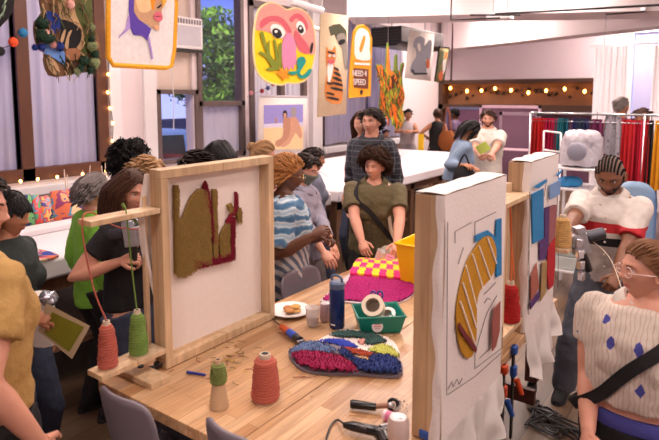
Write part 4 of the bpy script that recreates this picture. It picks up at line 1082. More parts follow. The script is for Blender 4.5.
# cat tapestry : crop origin (314,8), scale 64/251
k4 = (64/251, 112/440); o4 = (314, 8)
cat_, ctan = C_('ginger', (206, 128, 62)), C_('linen', (206, 184, 152))
dk = C_('bark2', (40, 30, 26))
L = [(C_('foliage', (78, 80, 58)), mp(o4, k4, [(52, 75), (60, 110), (75, 105), (85, 130), (100, 125), (118, 240), (126, 240), (122, 90), (110, 75), (95, 62), (70, 66)]), 0),
     (C_('rac', (150, 142, 130)), mp(o4, k4, [(84, 108), (112, 100), (124, 140), (122, 240), (114, 235), (104, 160), (88, 140)]), 2),
     (blk, mp(o4, k4, [(90, 130), (112, 122), (116, 136), (95, 146)]), 2),
     (cat_, mp(o4, k4, [(42, 150), (50, 165), (66, 165), (76, 148), (80, 190), (72, 225), (92, 250), (106, 300), (104, 365), (80, 378), (40, 360), (36, 300), (46, 250), (40, 210)]), 2),
     (wht, mp(o4, k4, [(48, 215), (68, 215), (66, 250), (52, 300), (46, 260)]), 2)]
for (a, b) in (((46, 170), (74, 176)), ((70, 232), (90, 240)), ((70, 250), (97, 262)), ((66, 270), (101, 282)), ((60, 290), (104, 300)), ((56, 310), (104, 320)), ((40, 330), (70, 336)), ((42, 348), (88, 356)), ((42, 290), (60, 296))):
    L.append((dk, mp(o4, k4, [a, ((a[0]+b[0])/2, a[1]+2), b, (b[0], b[1]+8), ((a[0]+b[0])/2, b[1]+4), (a[0], a[1]+6)]), 0))
for cx_, cy_ in ((52, 188), (68, 188)): L.append((wht, mp(o4, k4, [(cx_-6, cy_), (cx_, cy_-6), (cx_+6, cy_), (cx_, cy_+6)]), 2)); L.append((blk, mp(o4, k4, [(cx_-2, cy_), (cx_, cy_-3), (cx_+2, cy_), (cx_, cy_+3)]), 0))
L.append((C_('rose', (202, 92, 104)), mp(o4, k4, [(44, 205), (60, 203), (72, 208), (60, 220), (48, 218)]), 2))
tapestry('long linen tapestry with an orange striped cat sitting under a dark leafy branch', [(320, 12), (347, 16), (345, 114), (317, 117)], ctan, L, cords=((323, 13), (344, 16)))
# arch shaped orange tapestry with lettering
L = [(wht, mp(o4, k4, [(154, 150), (156, 110), (168, 86), (184, 80), (204, 92), (214, 120), (212, 165), (214, 205), (160, 200)]), 2),
     (org, mp(o4, k4, [(172, 160), (188, 110), (196, 116), (192, 140), (180, 175)]), 2),
     (org, mp(o4, k4, [(148, 205), (214, 208), (214, 214), (148, 211)]), 0),
     (wht, mp(o4, k4, [(152, 214), (212, 217), (212, 226), (152, 223)]), 0),
     (C_('sign_brown', (110, 56, 34)), mp(o4, k4, [(150, 236), (208, 240), (206, 318), (150, 312)]), 0),
     (blk, mp(o4, k4, [(174, 326), (184, 322), (184, 334), (178, 342)]), 2)]
Xo = -4.4
ot = tapestry('orange arch shaped tapestry with a white clock face and brown lettered panel', mp(o4, k4, [(146, 130), (150, 96), (168, 72), (190, 68), (212, 84), (222, 120), (216, 345), (132, 352), (138, 240)]), C_('marigold', (246, 166, 28)), L, cords=((356, 27), (366, 29)), border=(C_('marigold', (246, 166, 28)), .012))
c1 = AX(314+179*k4[0], 8+258*k4[1], Xo+.031); c2 = AX(314+179*k4[0], 8+292*k4[1], Xo+.031)
RT = Matrix(((0, 0, 1), (1, 0, 0), (0, 1, 0)))
a_, b_ = AX(314+152*k4[0], 70, Xo), AX(314+206*k4[0], 70, Xo); wdt = b_.y-a_.y
text_mesh('NEED 4', wdt*.31, wht, ot, c1, RT); text_mesh('SPEED', wdt*.33, wht, ot, c2, RT)
# flame like orange and green yarn piece
k5 = (85/356, 105/440); o5 = (370, 25)
fg, fo, fy, fb = C_('flame_green', (104, 122, 36)), C_('flame_orange', (232, 120, 20)), C_('flame_lime', (176, 180, 50)), C_('flame_brown', (92, 50, 20))
ft2 = tapestry('flame like hanging of orange, green and brown yarn tendrils behind the man in plaid', mp(o5, k5, [(22, 170), (45, 165), (62, 185), (68, 90), (74, 85), (82, 190), (98, 185), (102, 130), (110, 130), (112, 190), (122, 200), (128, 165), (140, 160), (130, 210), (134, 260), (142, 300), (132, 350), (140, 400), (110, 438), (90, 400), (60, 380), (40, 395), (35, 350), (42, 260), (30, 200)]), fg,
    [(fo, mp(o5, k5, [(30, 180), (50, 182), (52, 280), (60, 340), (48, 380), (38, 350), (44, 260)]), 2), (fo, mp(o5, k5, [(64, 180), (68, 95), (73, 95), (78, 190), (96, 200), (84, 215), (60, 200)]), 1),
     (fb, mp(o5, k5, [(84, 215), (120, 200), (132, 170), (138, 168), (124, 225), (100, 260), (70, 270)]), 2), (fy, mp(o5, k5, [(74, 280), (100, 262), (112, 300), (96, 310), (60, 300)]), 2),
     (fo, mp(o5, k5, [(112, 300), (130, 260), (138, 310), (126, 340), (112, 340)]), 2), (fy, mp(o5, k5, [(60, 290), (72, 300), (86, 350), (78, 385), (62, 350)]), 2), (fo, mp(o5, k5, [(88, 330), (104, 345), (108, 390), (96, 400), (86, 370)]), 2), (fb, mp(o5, k5, [(76, 320), (88, 325), (90, 380), (80, 390)]), 1), (fy, mp(o5, k5, [(112, 350), (128, 350), (134, 400), (112, 430), (104, 400)]), 2)],
    X=-4.5, smooth=2, cords=((388, 46),))
_fp = mp((0, 0), (1, 1), [(22, 170), (45, 165), (68, 185), (98, 185), (128, 180), (134, 260), (140, 300), (132, 350), (138, 400), (110, 430), (90, 400), (60, 380), (40, 390), (35, 350), (42, 260), (30, 200)])
rf = random.Random(77); fz = MB()
for i in range(170):
    q = (rf.uniform(24, 138), rf.uniform(166, 420))
    if inpoly(q, _fp):
        p_ = AX(370+q[0]*k5[0], 25+q[1]*k5[1], -4.455); dy, dz = rf.uniform(-.05, .05), rf.uniform(-.16, -.05)
        fz.tube(catmull([p_, p_+Vector((.02, dy*.5+.015, dz*.5)), p_+Vector((.012, dy, dz))], 3, closed=False), [.009]*4+[.008, .006, .003][:3], 5, rf.choice([fg, fo, fy, fb, fb, fo, C_('rust', (200, 96, 44)), C_('moss', (86, 92, 46))]))
fzo = fz.build('tendrils', None, ft2); fzo['kind'] = 'stuff'
# grey abstract tapestry
gy, dgy = C_('grey_figure', (140, 142, 152)), C_('ink', (44, 40, 46))
tapestry('cream tapestry with a grey figure and orange oval before the black heater', mp(o5, k5, [(164, 22), (266, 38), (250, 235), (145, 222)]), C_('cream2', (220, 212, 204)),
    [(gy, mp(o5, k5, [(182, 60), (205, 46), (225, 60), (222, 90), (240, 66), (254, 70), (246, 150), (228, 140), (230, 200), (165, 200), (172, 160), (190, 130), (186, 100), (176, 90)]), 2),
     (C_('cream2', (220, 212, 204)), mp(o5, k5, [(192, 82), (204, 78), (208, 105), (198, 110)]), 2), (dgy, mp(o5, k5, [(165, 190), (175, 185), (182, 200), (234, 200), (234, 208), (178, 210)]), 0),
     (C_('rust', (200, 96, 44)), mp(o5, k5, [(230, 155), (238, 140), (244, 155), (242, 180), (232, 180)]), 2)], X=-4.5, cords=((411, 31), (431, 35)))
tapestry('narrow framed green and orange tapestry at the far end of the hanging row', mp(o5, k5, [(288, 92), (328, 96), (304, 242), (268, 236)]), C_('olive_mix', (150, 140, 90)),
    [(C_('moss', (86, 92, 46)), mp(o5, k5, [(290, 105), (305, 110), (300, 160), (284, 170), (290, 200), (276, 230), (276, 190)]), 1), (fo, mp(o5, k5, [(312, 112), (320, 115), (312, 160), (304, 165)]), 1), (wht, mp(o5, k5, [(300, 150), (314, 140), (310, 190), (298, 210)]), 1), (C_('rust', (200, 96, 44)), mp(o5, k5, [(282, 205), (300, 190), (296, 232), (284, 234)]), 1)], X=-4.5, cords=((442, 47), (447, 48)), border=(blk, .014))
MB().tube([Vector((-4.6, AX(453, 36, -4.6).y, ZC)), AX(451, 82, -4.6)], .018, 8).build('pole', M_darkwood, label='thin dark pole hanging right of the far green tapestry', cat='pole')
for (a, b) in (((391, 15), (389, 46)),):
    pass
# framed beach picture
XP = XW+.34
pp = lambda x, y: AX(x, y, XP)
k6 = (55/403, 60/440); o6 = (255, 92)
pt = thing('framed_picture', 'white framed picture of two bathers sitting on a beach, leaning by the window', 'picture', tuple(pp(282, 150)))
A, B_, Cc, Dd = pp(259, 96), pp(308, 97), pp(306, 158), pp(257, 158)
MB().prism([A, B_, Cc, Dd], (-.02, 0, 0)).build('mat_board', C_('picture_mount', (232, 222, 220)), pt)
fm = MB()
for a, b in ((A, B_), (B_, Cc), (Cc, Dd), (Dd, A)): fm.tube([a, b], .016, 4)
fm.build('frame', mat('frame_cream', (206, 198, 204), .5, .05), pt)
mb = MB(); design(mb, pp, [(C_('sea', (142, 136, 200)), mp(o6, k6, [(64, 96), (352, 90), (350, 420), (62, 420)]), 0), (C_('surf', (200, 196, 220)), mp(o6, k6, [(62, 235), (350, 220), (350, 262), (62, 266)]), 0), (C_('sand', (228, 196, 150)), mp(o6, k6, [(62, 264), (350, 250), (350, 420), (62, 420)]), 0),
    (C_('bather', (176, 128, 104)), mp(o6, k6, [(205, 190), (235, 185), (262, 200), (262, 300), (240, 360), (180, 400), (150, 395), (150, 360), (195, 335), (205, 280)]), 2),
    (C_('bather2', (196, 148, 122)), mp(o6, k6, [(258, 190), (300, 185), (325, 240), (345, 320), (325, 340), (295, 300), (250, 380), (200, 405), (190, 385), (235, 345), (258, 280)]), 2),
    (blk, mp(o6, k6, [(202, 150), (216, 132), (232, 145), (232, 185), (212, 190), (202, 175)]), 2), (C_('grey_cap', (150, 140, 140)), mp(o6, k6, [(262, 125), (280, 112), (298, 125), (298, 165), (280, 185), (264, 170)]), 2), (C_('bather2', (196, 148, 122)), mp(o6, k6, [(206, 158), (226, 158), (224, 188), (212, 190)]), 2),
    (C_('bather', (176, 128, 104)), mp(o6, k6, [(145, 190), (155, 185), (160, 215), (155, 238), (148, 220)]), 1)], O, .002, .001)
mb.build('print', None, pt)
eb = MB(); eb.box((XP-.06, A.y-.02, 1.03), (XP+.04, B_.y+.02, Dd.z-.005)); eb.build('display_ledge', M_white, pt, bev=.004)

# ------------------------------------------------------------------ padded white work tables
M_leg = planks('table_timber', [(136, 98, 72), (156, 116, 86), (120, 86, 62)], (120, 84, 58), 2., .3, rough=.6, grain=(30, 30, 3))
def white_table(label, x0, x1, y0, y1, zt=WT, group=None):
    t = thing('worktable', label, 'table', ((x0+x1)/2, (y0+y1)/2, 0), group)
    nx, ny = 10, 40
    mb = MB(); mb.box((x0, y0, zt-.13), (x1, y1, zt)); mb.build('padded_top', M_pad, t, bev=.02)
    fr = MB(); fr.box((x0+.10, y0+.08, zt-.24), (x1-.1, y1-.08, zt-.13)); fr.build('apron', M_leg, t, smooth=False)
    n = max(2, int((y1-y0)/.85))
    for i in range(n+1):
        yy = y0+.1+(y1-y0-.3)*i/n
        for xx in (x0+.1, x1-.20):
            MB().box((xx, yy, 0), (xx+.10, yy+.10, zt-.13)).build('leg', M_leg, t, smooth=False, bev=.004)
    sh = MB(); sh.box((x0+.12, y0+.12, .26), (x1-.14, y1-.12, .30)); sh.build('shelf', M_leg, t, smooth=False)
    return t
ta = white_table('long padded white table at the left below the windows', -5.25, -3.45, .55, 4.85)
tb = white_table('long padded white table at the back reaching towards the far wall', -5.45, -3.45, 4.98, 9.62)
MB().box((-5.2, .7, WT+.001), (-4.12, 3.3, WT+.05)).build('foam_slab', M_pad, label='white foam slab on the left white table under the upright marbled pieces', cat='foam slab', bev=.012)
def sheet_on(label, pts, m, z=WT+.002, t=.004, name='paper_sheet', cat='paper'):
    return MB().prism([AZ(x, y, z) for x, y in pts], (0, 0, t)).build(name, m, label=label, cat=cat)
sheet_on('large pale pink paper lying on the far white table', [(404, 163), (440, 160), (425, 168), (330, 178), (320, 172)], mat('pale_pink_paper', (236, 206, 212), .8, .03))
# marbled pieces standing on the table
mbA = [(240, 110, 40), (60, 70, 150), (240, 150, 80), (110, 170, 200), (236, 84, 90), (250, 200, 120), (30, 36, 90), (120, 180, 90)]
mbB = [(40, 60, 150), (240, 170, 120), (150, 60, 110), (230, 120, 80), (60, 150, 190), (245, 210, 160), (60, 40, 110)]
mar1, mar2, mar3 = swirl('marble_orange', [(244, 122, 50), (244, 122, 50), (110, 176, 110), (36, 44, 100), (244, 122, 50), (240, 70, 80)], 3., 2.5), swirl('marble_peach', mbA, 3.4), swirl('marble_blue', mbB, 2.6, 3.2)
def upright(label, x0, x1, yt, yb, m, X=-4.28, lean=.05, group=None):
    a, b = AX(x0, yb, X), AX(x1, yb, X); z0 = WT+.052; h = (AX(x0, yt, X).z-z0)
    mb = MB(); mb.prism([(X, a.y, z0), (X, b.y, z0), (X-lean, b.y, z0+h), (X-lean, a.y, z0+h)], (.02, 0, .0))
    return mb.build('marbled_board', m, label=label, cat='marbled board', group=group)
upright('orange and green marbled board standing at the left end of the row', 23, 34, 196, 220, mar1)
upright('narrow sky blue and red marbled board beside the orange one', 35, 42, 196, 218, swirl('marble_strip', [(120, 160, 200), (90, 170, 120), (230, 80, 80), (120, 160, 200), (240, 90, 100)], 6., 2.))
upright('peach and purple marbled board in the middle of the row', 43, 53, 197, 218, mar2)
upright('wide blue, red and yellow marbled board right of the peach one', 54, 86, 192, 218, mar3)
def loose(label, pts, m, h=.012):
    mb = MB(); P = [AZ(x, y, WT) for x, y in pts]; mb.prism([p+Vector((0, 0, .002)) for p in P], (0, 0, h), smooth=2)
    return mb.build('marbled_paper', m, label=label, cat='marbled paper')
loose('red and purple marbled paper lying nearest the bangs girl', [(4, 256), (20, 249), (44, 252), (59, 257), (42, 262), (26, 266), (10, 264)], mar3)
mb = MB(); P = [AZ(x, y, WT+.017) for x, y in [(14, 252), (32, 249), (42, 253), (38, 257), (18, 257)]]; mb.prism(P, (0, 0, .012), smooth=2); mb.build('marbled_paper', mar2, label='orange marbled paper lying on top of the red and purple one', cat='marbled paper')
# jars with sticks on the sill ledge
for j, (px, lab) in enumerate(((55, 'clear jar of thin upright sticks behind the marbled boards'), (73, 'clear jar of upright sticks left of the grey haired woman'), (92, 'clear jar of sticks hidden behind the grey haired woman'))):
    c = AX(px, 192, -5.35); c.x = -5.12; c.z = WT+.0005
    t = thing('stick_jar', lab, 'jar', tuple(c)); MB().lathe([(.035, 0), (.04, .01), (.04, .11), (.036, .11), (.036, .012)], c, 16).build('jar', glass('jar_glass', (220, 226, 230), .35), t)
    rr = random.Random(j)
    for i in range(3):
        a = rr.uniform(0, 6.3); MB().tube([c+Vector((.01*math.cos(a), .01*math.sin(a), .01)), c+Vector((.045*math.cos(a), .05*math.sin(a), rr.uniform(.24, .36)))], .004, 6).build('stick', mat('stick_pale', (206, 180, 160), .6, .1), t)

# ------------------------------------------------------------------ butcher block work tables
def block_table(label, x0, x1, y0, y1, group=None, lx=None):
    t = thing('worktable', label, 'table', ((x0+x1)/2, (y0+y1)/2, 0), group)
    MB().box((x0, y0, TT-.042), (x1, y1, TT)).build('table_top', M_table, t, smooth=False, bev=.003)
    MB().box((x0+.06, y0+.06, TT-.12), (x1-.06, y1-.06, TT-.042)).build('apron', plain('steel_grey', (64, 62, 70), .5), t, smooth=False)
    for xx in (lx or (x0+.05, x1-.12)):
        for yy in (y0+.08, y1-.15):
            lg = MB().box((xx, yy, .12), (xx+.07, yy+.07, TT-.042)).build('leg', M_darkwood, t, smooth=False, bev=.004)
            cc = Vector((xx+.035, yy+.035, 0))
            cs = MB(); cs.tube([cc+Vector((-.02, 0, .052)), cc+Vector((.02, 0, .052))], .052, 18, M_black); cs.tube([cc+Vector((0, 0, .06)), cc+Vector((0, 0, .12))], .012, 8, M_metal); cs.box(cc+Vector((-.03, -.02, .095)), cc+Vector((.03, .02, .121)), M_metal); cs.build('caster', None, lg)
    MB().box((x0+.07, y1-.12, .30), (x1-.07, y1-.09, .38)).build('stretcher', M_darkwood, t, smooth=False)
    return t
block_table('maple butcher block work table at the left under the tufting frame', -1.93, -1.225, 1.18, 3.45)
block_table('maple butcher block work table at the right carrying the drawn canvases', -1.221, -.742, 1.18, 3.12, lx=(-1.2, -1.06))
rs = thing('rolling_stand', 'dark red brown rolling stand with a caster behind the patchwork canvas', 'stand', (-1.1, 3.66, 0))
for xx in (-1.38, -1.04):
    lg = MB().box((xx, 3.60, .12), (xx+.075, 3.675, .82)).build('leg', M_darkwood, rs, smooth=False, bev=.004); cc = Vector((xx+.037, 3.637, 0))
    cs = MB(); cs.tube([cc+Vector((-.02, 0, .052)), cc+Vector((.02, 0, .052))], .052, 18, M_black); cs.tube([cc+Vector((0, 0, .06)), cc+Vector((0, 0, .12))], .012, 8, M_metal); cs.build('caster', None, lg)
MB().box((-1.38, 3.61, .38), (-.97, 3.66, .46)).build('stretcher', M_darkwood, rs, smooth=False); MB().box((-1.38, 3.58, .82), (-.965, 3.70, .85)).build('top_board', M_darkwood, rs, smooth=False)

# ------------------------------------------------------------------ tufting frames
def yarn_cone(label, c, h, r0, r1, m, core=None, group=None, bare=0.):
    c = Vector(c); t = thing('yarn_cone', label, 'yarn cone', tuple(c), group)
    cm = core or mat('cone_paper', (196, 180, 158), .7, .08)
    MB().lathe([(r0*.86, 0), (r1*.55, h*1.06), (r1*.35, h*1.06), (r0*.6, .004)], c, 24).build('core', cm, t)
    MB().lathe([(0, h*1.058), (r1*.34, h*1.0601)], c, 16).build('core_hole_shade', M_black, t)  # black disc over the hollow core, stands in for the shade inside
    wd_ = MB(); n = 40; prof = []
    z0 = h*bare
    prof.append((r0*.5, z0+.002))
    for i in range(n+1):
        f = i/n; z = z0+.004+(h*.94-z0)*f; r = r0+(r1-r0)*(z/h)**1.1
        if f < .06: r *= .90+1.6*f
        if f > .93: r *= 1-(f-.93)*3.2
        prof.append((r+.0012*math.sin(i*2.4), z))
    prof.append((r1*.5, prof[-1][1]+.002))
    wd_.lathe(prof, c, 28)
    rr = random.Random(int(c.y*100))
    for k in range(9):
        a0 = rr.uniform(0, 6.3); za = z0+rr.uniform(.1, .5)*(h-z0); pts = []
        for i in range(14):
            a = a0+i*.35; z = za+i*.035*(h-z0)*rr.choice([1, 1, 1]); r = r0+(r1-r0)*(z/h)**1.1+.0022
            if z < h*.93: pts.append(c+Vector((r*math.cos(a), r*math.sin(a), z)))
        if len(pts) > 3: wd_.tube(pts, .0019, 5)
    wd_.build('wound_yarn', m, t); return t
def yarn_mat(name, c):
    if name in MATS: return MATS[name]
    m, nt, b = _new(name); tc = N(nt, 'ShaderNodeTexCoord')
    wv = N(nt, 'ShaderNodeTexWave', Scale=95., Distortion=3.); wv.bands_direction = 'Z'; nt.links.new(tc.outputs['Object'], wv.inputs[0])
    cc = lin(c); nt.links.new(mixc(nt, wv.outputs[0], tuple(v*.72 for v in cc[:3])+(1,), tuple(min(1, v*1.15) for v in cc[:3])+(1,)), b.inputs['Base Color'])
    b.inputs['Roughness'].default_value = .9; bp = N(nt, 'ShaderNodeBump', Strength=.5, Distance=.002); nt.links.new(wv.outputs[0], bp.inputs['Height']); nt.links.new(bp.outputs[0], b.inputs['Normal'])
    MATS[name] = m; return m
coral, ygreen = yarn_mat('coral_yarn', (190, 100, 84)), yarn_mat('green_yarn', (116, 150, 68))
ZF0, ZF1 = TT+.002, 1.665
# left frame: a deep pine box with cloth at its back
X0, X1 = -1.855, -1.785; Y0, Y1 = 1.385, 2.035
fr = thing('rug_loom', 'pine tufting frame holding the olive and red tufted bird piece', 'tufting frame', ((X0+X1)/2, (Y0+Y1)/2, ZF0))
b = .036
MB().box((X0, Y0, ZF1-b), (X1, Y1, ZF1)).build('top_rail', M_pine, fr, smooth=False, bev=.003)
MB().box((X0, Y0, ZF0), (X1, Y1, ZF0+b)).build('bottom_rail', M_pine, fr, smooth=False, bev=.003)
MB().box((X0, Y0, ZF0+b), (X1, Y0+b, ZF1-b)).build('post', M_pine, fr, smooth=False, bev=.003)
MB().box((X0, Y1-b, ZF0+b), (X1, Y1, ZF1-b)).build('post', M_pine, fr, smooth=False, bev=.003)
MB().box((-1.93, 1.25, TT+.001), (-1.70, 1.335, TT+.025)).build('foot', M_pine, fr, smooth=False, bev=.003)
cl = MB(); cl.sheet(lambda u, v: (X0+.012+.003*math.sin(7*u)*math.sin(5*v), Y0+b+.001+(Y1-Y0-2*b-.002)*u, ZF0+b+(ZF1-ZF0-2*b)*v), 20, 20)
clo = cl.build('stretched_cloth', mat('monk_cloth', (232, 222, 216), .9, .05, 40., .15, 200.), fr)
fl_ = MB(); rr = random.Random(2)
fl_.sheet(lambda u, v: (X0-.015-.02*math.sin(4*v+9*u)*v, Y0-.01+.05*u-.03*math.sin(5*v), ZF1-.02-(.62+.05*math.sin(8*u))*v), 10, 26); fl_.build('loose_cloth_edge', M_cloth, fr)
k7 = (110/277, 175/440); o7 = (165, 155); xc = X0+.016
pc7 = lambda x, y: AX(x, y, xc)
olv, crim = C_('olive_pile', (142, 114, 58)), C_('crimson', (132, 14, 42))
tf = MB()
areas = [(olv, [(22, 165), (40, 160), (52, 130), (62, 105), (80, 85), (100, 85), (108, 130), (112, 270), (90, 262), (70, 285), (45, 298), (22, 298)]), (olv, [(20, 75), (30, 75), (30, 165), (20, 165)]), (olv, [(116, 85), (126, 85), (128, 250), (118, 250)]),
         (olv, [(136, 250), (134, 205), (145, 180), (158, 168), (158, 240)]), (crim, [(68, 285), (68, 262), (95, 262), (162, 240), (162, 155), (172, 155), (172, 262)]), (crim, [(92, 80), (99, 64), (104, 80), (112, 130), (126, 215), (118, 220), (104, 140), (96, 100)]),
         (crim, [(150, 168), (158, 168), (180, 130), (178, 92), (174, 92), (174, 128)]), (olv, [(154, 125), (164, 120), (168, 132), (158, 138)]), (olv, [(176, 130), (188, 132), (188, 165), (178, 165)])]
for m_, poly in areas:
    tf.prism([pc7(*q) for q in mp(o7, k7, poly)], (.010, 0, 0), m_)
    xs_, ys_ = [q[0] for q in poly], [q[1] for q in poly]; ar = (max(xs_)-min(xs_))*(max(ys_)-min(ys_))
    for _ in range(int(ar*.45)):
        q = (rr.uniform(min(xs_), max(xs_)), rr.uniform(min(ys_), max(ys_)))
        if inpoly(q, poly):
            p = pc7(165+q[0]*k7[0], 155+q[1]*k7[1]); L_ = rr.uniform(.008, .022) if m_ is olv else .006
            tf.tube([p+Vector((.008, 0, 0)), p+Vector((.018, rr.uniform(-.004, .004), -L_))], [.0022, .001], 3, m_)
tf.build('tufted_design', None, fr)
hd_ = thing('yarn_rack', 'pine yarn rack of two shelves clamped to the left end of the tufting frame', 'yarn rack', (-1.82, 1.25, .95))
MB().box((-1.865, 1.09, 1.50), (-1.785, 1.38, 1.52)).build('shelf', M_pine, hd_, smooth=False, bev=.002)
MB().box((-1.865, 1.10, .945), (-1.775, 1.38, .965)).build('shelf', M_pine, hd_, smooth=False, bev=.002)
MB().box((-1.885, 1.362, .90), (-1.866, 1.38, 1.56)).build('upright', M_pine, hd_, smooth=False, bev=.002)
yc1 = yarn_cone('coral yarn cone on the lower shelf of the left yarn rack', (-1.82, 1.155, .966), .165, .037, .022, coral)
yc2 = yarn_cone('green yarn cone on the lower shelf of the left yarn rack', (-1.82, 1.285, .966), .165, .037, .022, ygreen)
def strand(label, pts, m, r=.003): return MB().tube(catmull([Vector(p) for p in pts], 8, closed=False), r, 5).build('yarn_strand', m, label=label, cat='yarn')
gp = Vector((-2.02, 1.62, 1.36))
strand('coral yarn rising from the coral cone over the rack shelf to the tufting gun', [(-1.82, 1.155, 1.142), (-1.84, 1.12, 1.28), (-1.83, 1.085, 1.50), (-1.86, 1.14, 1.535), (-1.92, 1.30, 1.44), tuple(gp)], coral)
strand('green yarn rising from the green cone over the rack shelf to the tufting gun', [(-1.82, 1.285, 1.142), (-1.82, 1.27, 1.3), (-1.80, 1.24, 1.53), (-1.86, 1.27, 1.535), (-1.95, 1.42, 1.42), tuple(gp+Vector((0, .03, .02)))], ygreen)
cp = thing('clamp', 'black clamp at the foot of the left pine frame', 'clamp', tuple(AZ(148, 372, TT)))
c = AZ(141, 372, TT+.004); MB().tube([c, c+Vector((.015, .0, .012)), c+Vector((.05, .13, .016))], .007, 8).build('bar', M_black, cp)
MB().tube([c+Vector((0, 0, 0)), c+Vector((0, 0, .026))], .012, 10).build('screw_pad', M_black, cp); MB().tube([c+Vector((.03, .05, .004)), c+Vector((.03, .05, .03))], .010, 10).build('handle', M_black, cp)

# canvases on deep stretchers at the right
def canvas(label, xf, dep, y0, y1, z0, z1, layers, seed, kx, ox, sketch, hang, post=False):
    t = thing('stretched_canvas', label, 'canvas', (xf-dep/2, (y0+y1)/2, z0))
    MB().box((xf-dep, y0, z0), (xf-.006, y0+.03, z1-.004)).build('stretcher_bar', M_pine, t, smooth=False, bev=.002)
    MB().box((xf-dep, y1-.03, z0), (xf-.006, y1, z1-.004)).build('stretcher_bar', M_pine, t, smooth=False, bev=.002)
    MB().box((xf-dep, y0+.03, z1-.035), (xf-.006, y1-.03, z1-.004)).build('stretcher_bar', M_pine, t, smooth=False, bev=.002)
    MB().box((xf-dep, y0+.03, z0), (xf-.006, y1-.03, z0+.03)).build('stretcher_bar', M_pine, t, smooth=False, bev=.002)
    rr = random.Random(seed); ph = rr.uniform(0, 6)
    def front(u, v):  # wraps: u<0 around the near end, v over the top
        y = y0+(y1-y0)*u; z = z0+(z1-z0)*v
        x = xf+.002+.0025*math.sin(9*v+ph+5*u)*(1-u)
        return (x, y, z)
    mb = MB(); mb.sheet(front, 16, 24)
    def side(u, v):   # cloth folded round the near end, rumpled edge
        wv = .030+.006*math.sin(11*v+ph)+.004*math.sin(27*v+ph); return (xf+.002-wv*u, y0-.004-.008*math.sin(PI*u)*abs(math.sin(9*v+ph)), z0-.0+(z1-z0)*v)
    mb.sheet(side, 8, 60)
    def topc(u, v):
        wv = dep*.98+.004*math.sin(20*u+ph); return (xf+.002-wv*v, y0+(y1-y0)*u, z1+.002+.003*abs(math.sin(9*u+3*v)))
    mb.sheet(topc, 24, 6)
    mb.build('canvas_cloth', M_cloth, t)
    if hang:
        def hg(u, v):
            y = y0-.01+(y1-y0+.02)*u; L = hang*(.85+.35*math.sin(3.2*u+.6)+.03*math.sin(17*u+ph)); a = .022*math.sin(15*u+ph+2*v)*v+.014*math.sin(33*u+3*v)*v
            return (xf+.004+.035*v+a, y+.018*math.sin(9*v+8*u)*v, z0+.01-L*v)
        mb = MB(); mb.sheet(hg, 60, 26); mb.build('hanging_hem', sheer('thin_cloth', (232, 226, 222), .3, .97), t)
    pf = lambda x, y: AX(x, y, xf+.006)
    mb = MB(); design(mb, pf, layers, O, .0035, .0)
    if layers: mb.build('tufted_design', None, t)
    ln = MB()
    for pts in sketch:
        P = [pf(*q)+Vector((.001, 0, 0)) for q in pts]; ln.tube(P, .0013, 4)
    ln.build('drawn_lines', plain('ink_line', (60, 52, 60), .8), t)
    return t
k8 = (75/143, 230/440); o8 = (440, 170)
gold = C_('ochre', (188, 134, 22)); blu2 = C_('blue', (34, 122, 178))
L8 = [(blu2, mp(o8, k8, [(66, 138), (66, 125), (90, 115), (105, 128), (106, 95), (116, 92), (116, 200), (106, 205), (106, 170), (98, 135), (84, 127)]), 0),
      (gold, mp(o8, k8, [(30, 300), (30, 260), (38, 215), (50, 175), (68, 145), (82, 128), (96, 128), (105, 150), (104, 182), (94, 208), (74, 230), (68, 260), (68, 300), (64, 345), (52, 360), (38, 345)]), 2)]
for a, b in (((46, 182), (67, 262)), ((58, 160), (78, 224)), ((70, 145), (92, 206)), ((86, 130), (103, 178)), ((38, 215), (64, 300)), ((32, 250), (62, 335))):
    L8.append((wht, mp(o8, k8, [a, (a[0]+1.3, a[1]-1), (b[0]+1.3, b[1]), (b[0], b[1]+1)]), 0))
L8.append((C_('wine', (110, 34, 40)), mp(o8, k8, [(30, 290), (40, 305), (52, 322), (64, 340), (62, 348), (48, 330), (36, 314), (28, 300)]), 0))
L8.append((C_('dusty_red', (150, 82, 72)), mp(o8, k8, [(93, 345), (93, 290), (98, 262), (108, 250), (107, 305), (100, 335)]), 0))
canvas('white canvas with a big ochre yellow tufted shape on the right table', -.70, .098, 1.56, 2.10, TT+.002, 1.655, L8, 3, k8, o8,
    [mp(o8, k8, q) for q in ([(66, 125), (66, 100), (106, 80)], [(28, 140), (28, 118), (60, 100)], [(66, 380), (66, 350), (88, 275), (108, 240)], [(66, 380), (118, 340), (118, 300)], [(75, 360), (106, 330)], [(106, 215), (84, 238)], [(14, 420), (22, 405), (24, 415), (32, 400), (36, 410), (42, 398)], [(34, 180), (40, 160), (44, 148)], [(14, 430), (66, 395), (116, 350)], [(14, 100), (12, 430)], [(84, 255), (90, 245), (96, 248)])], .17, True)
k9 = (70/154, 200/440); o9 = (503, 151)
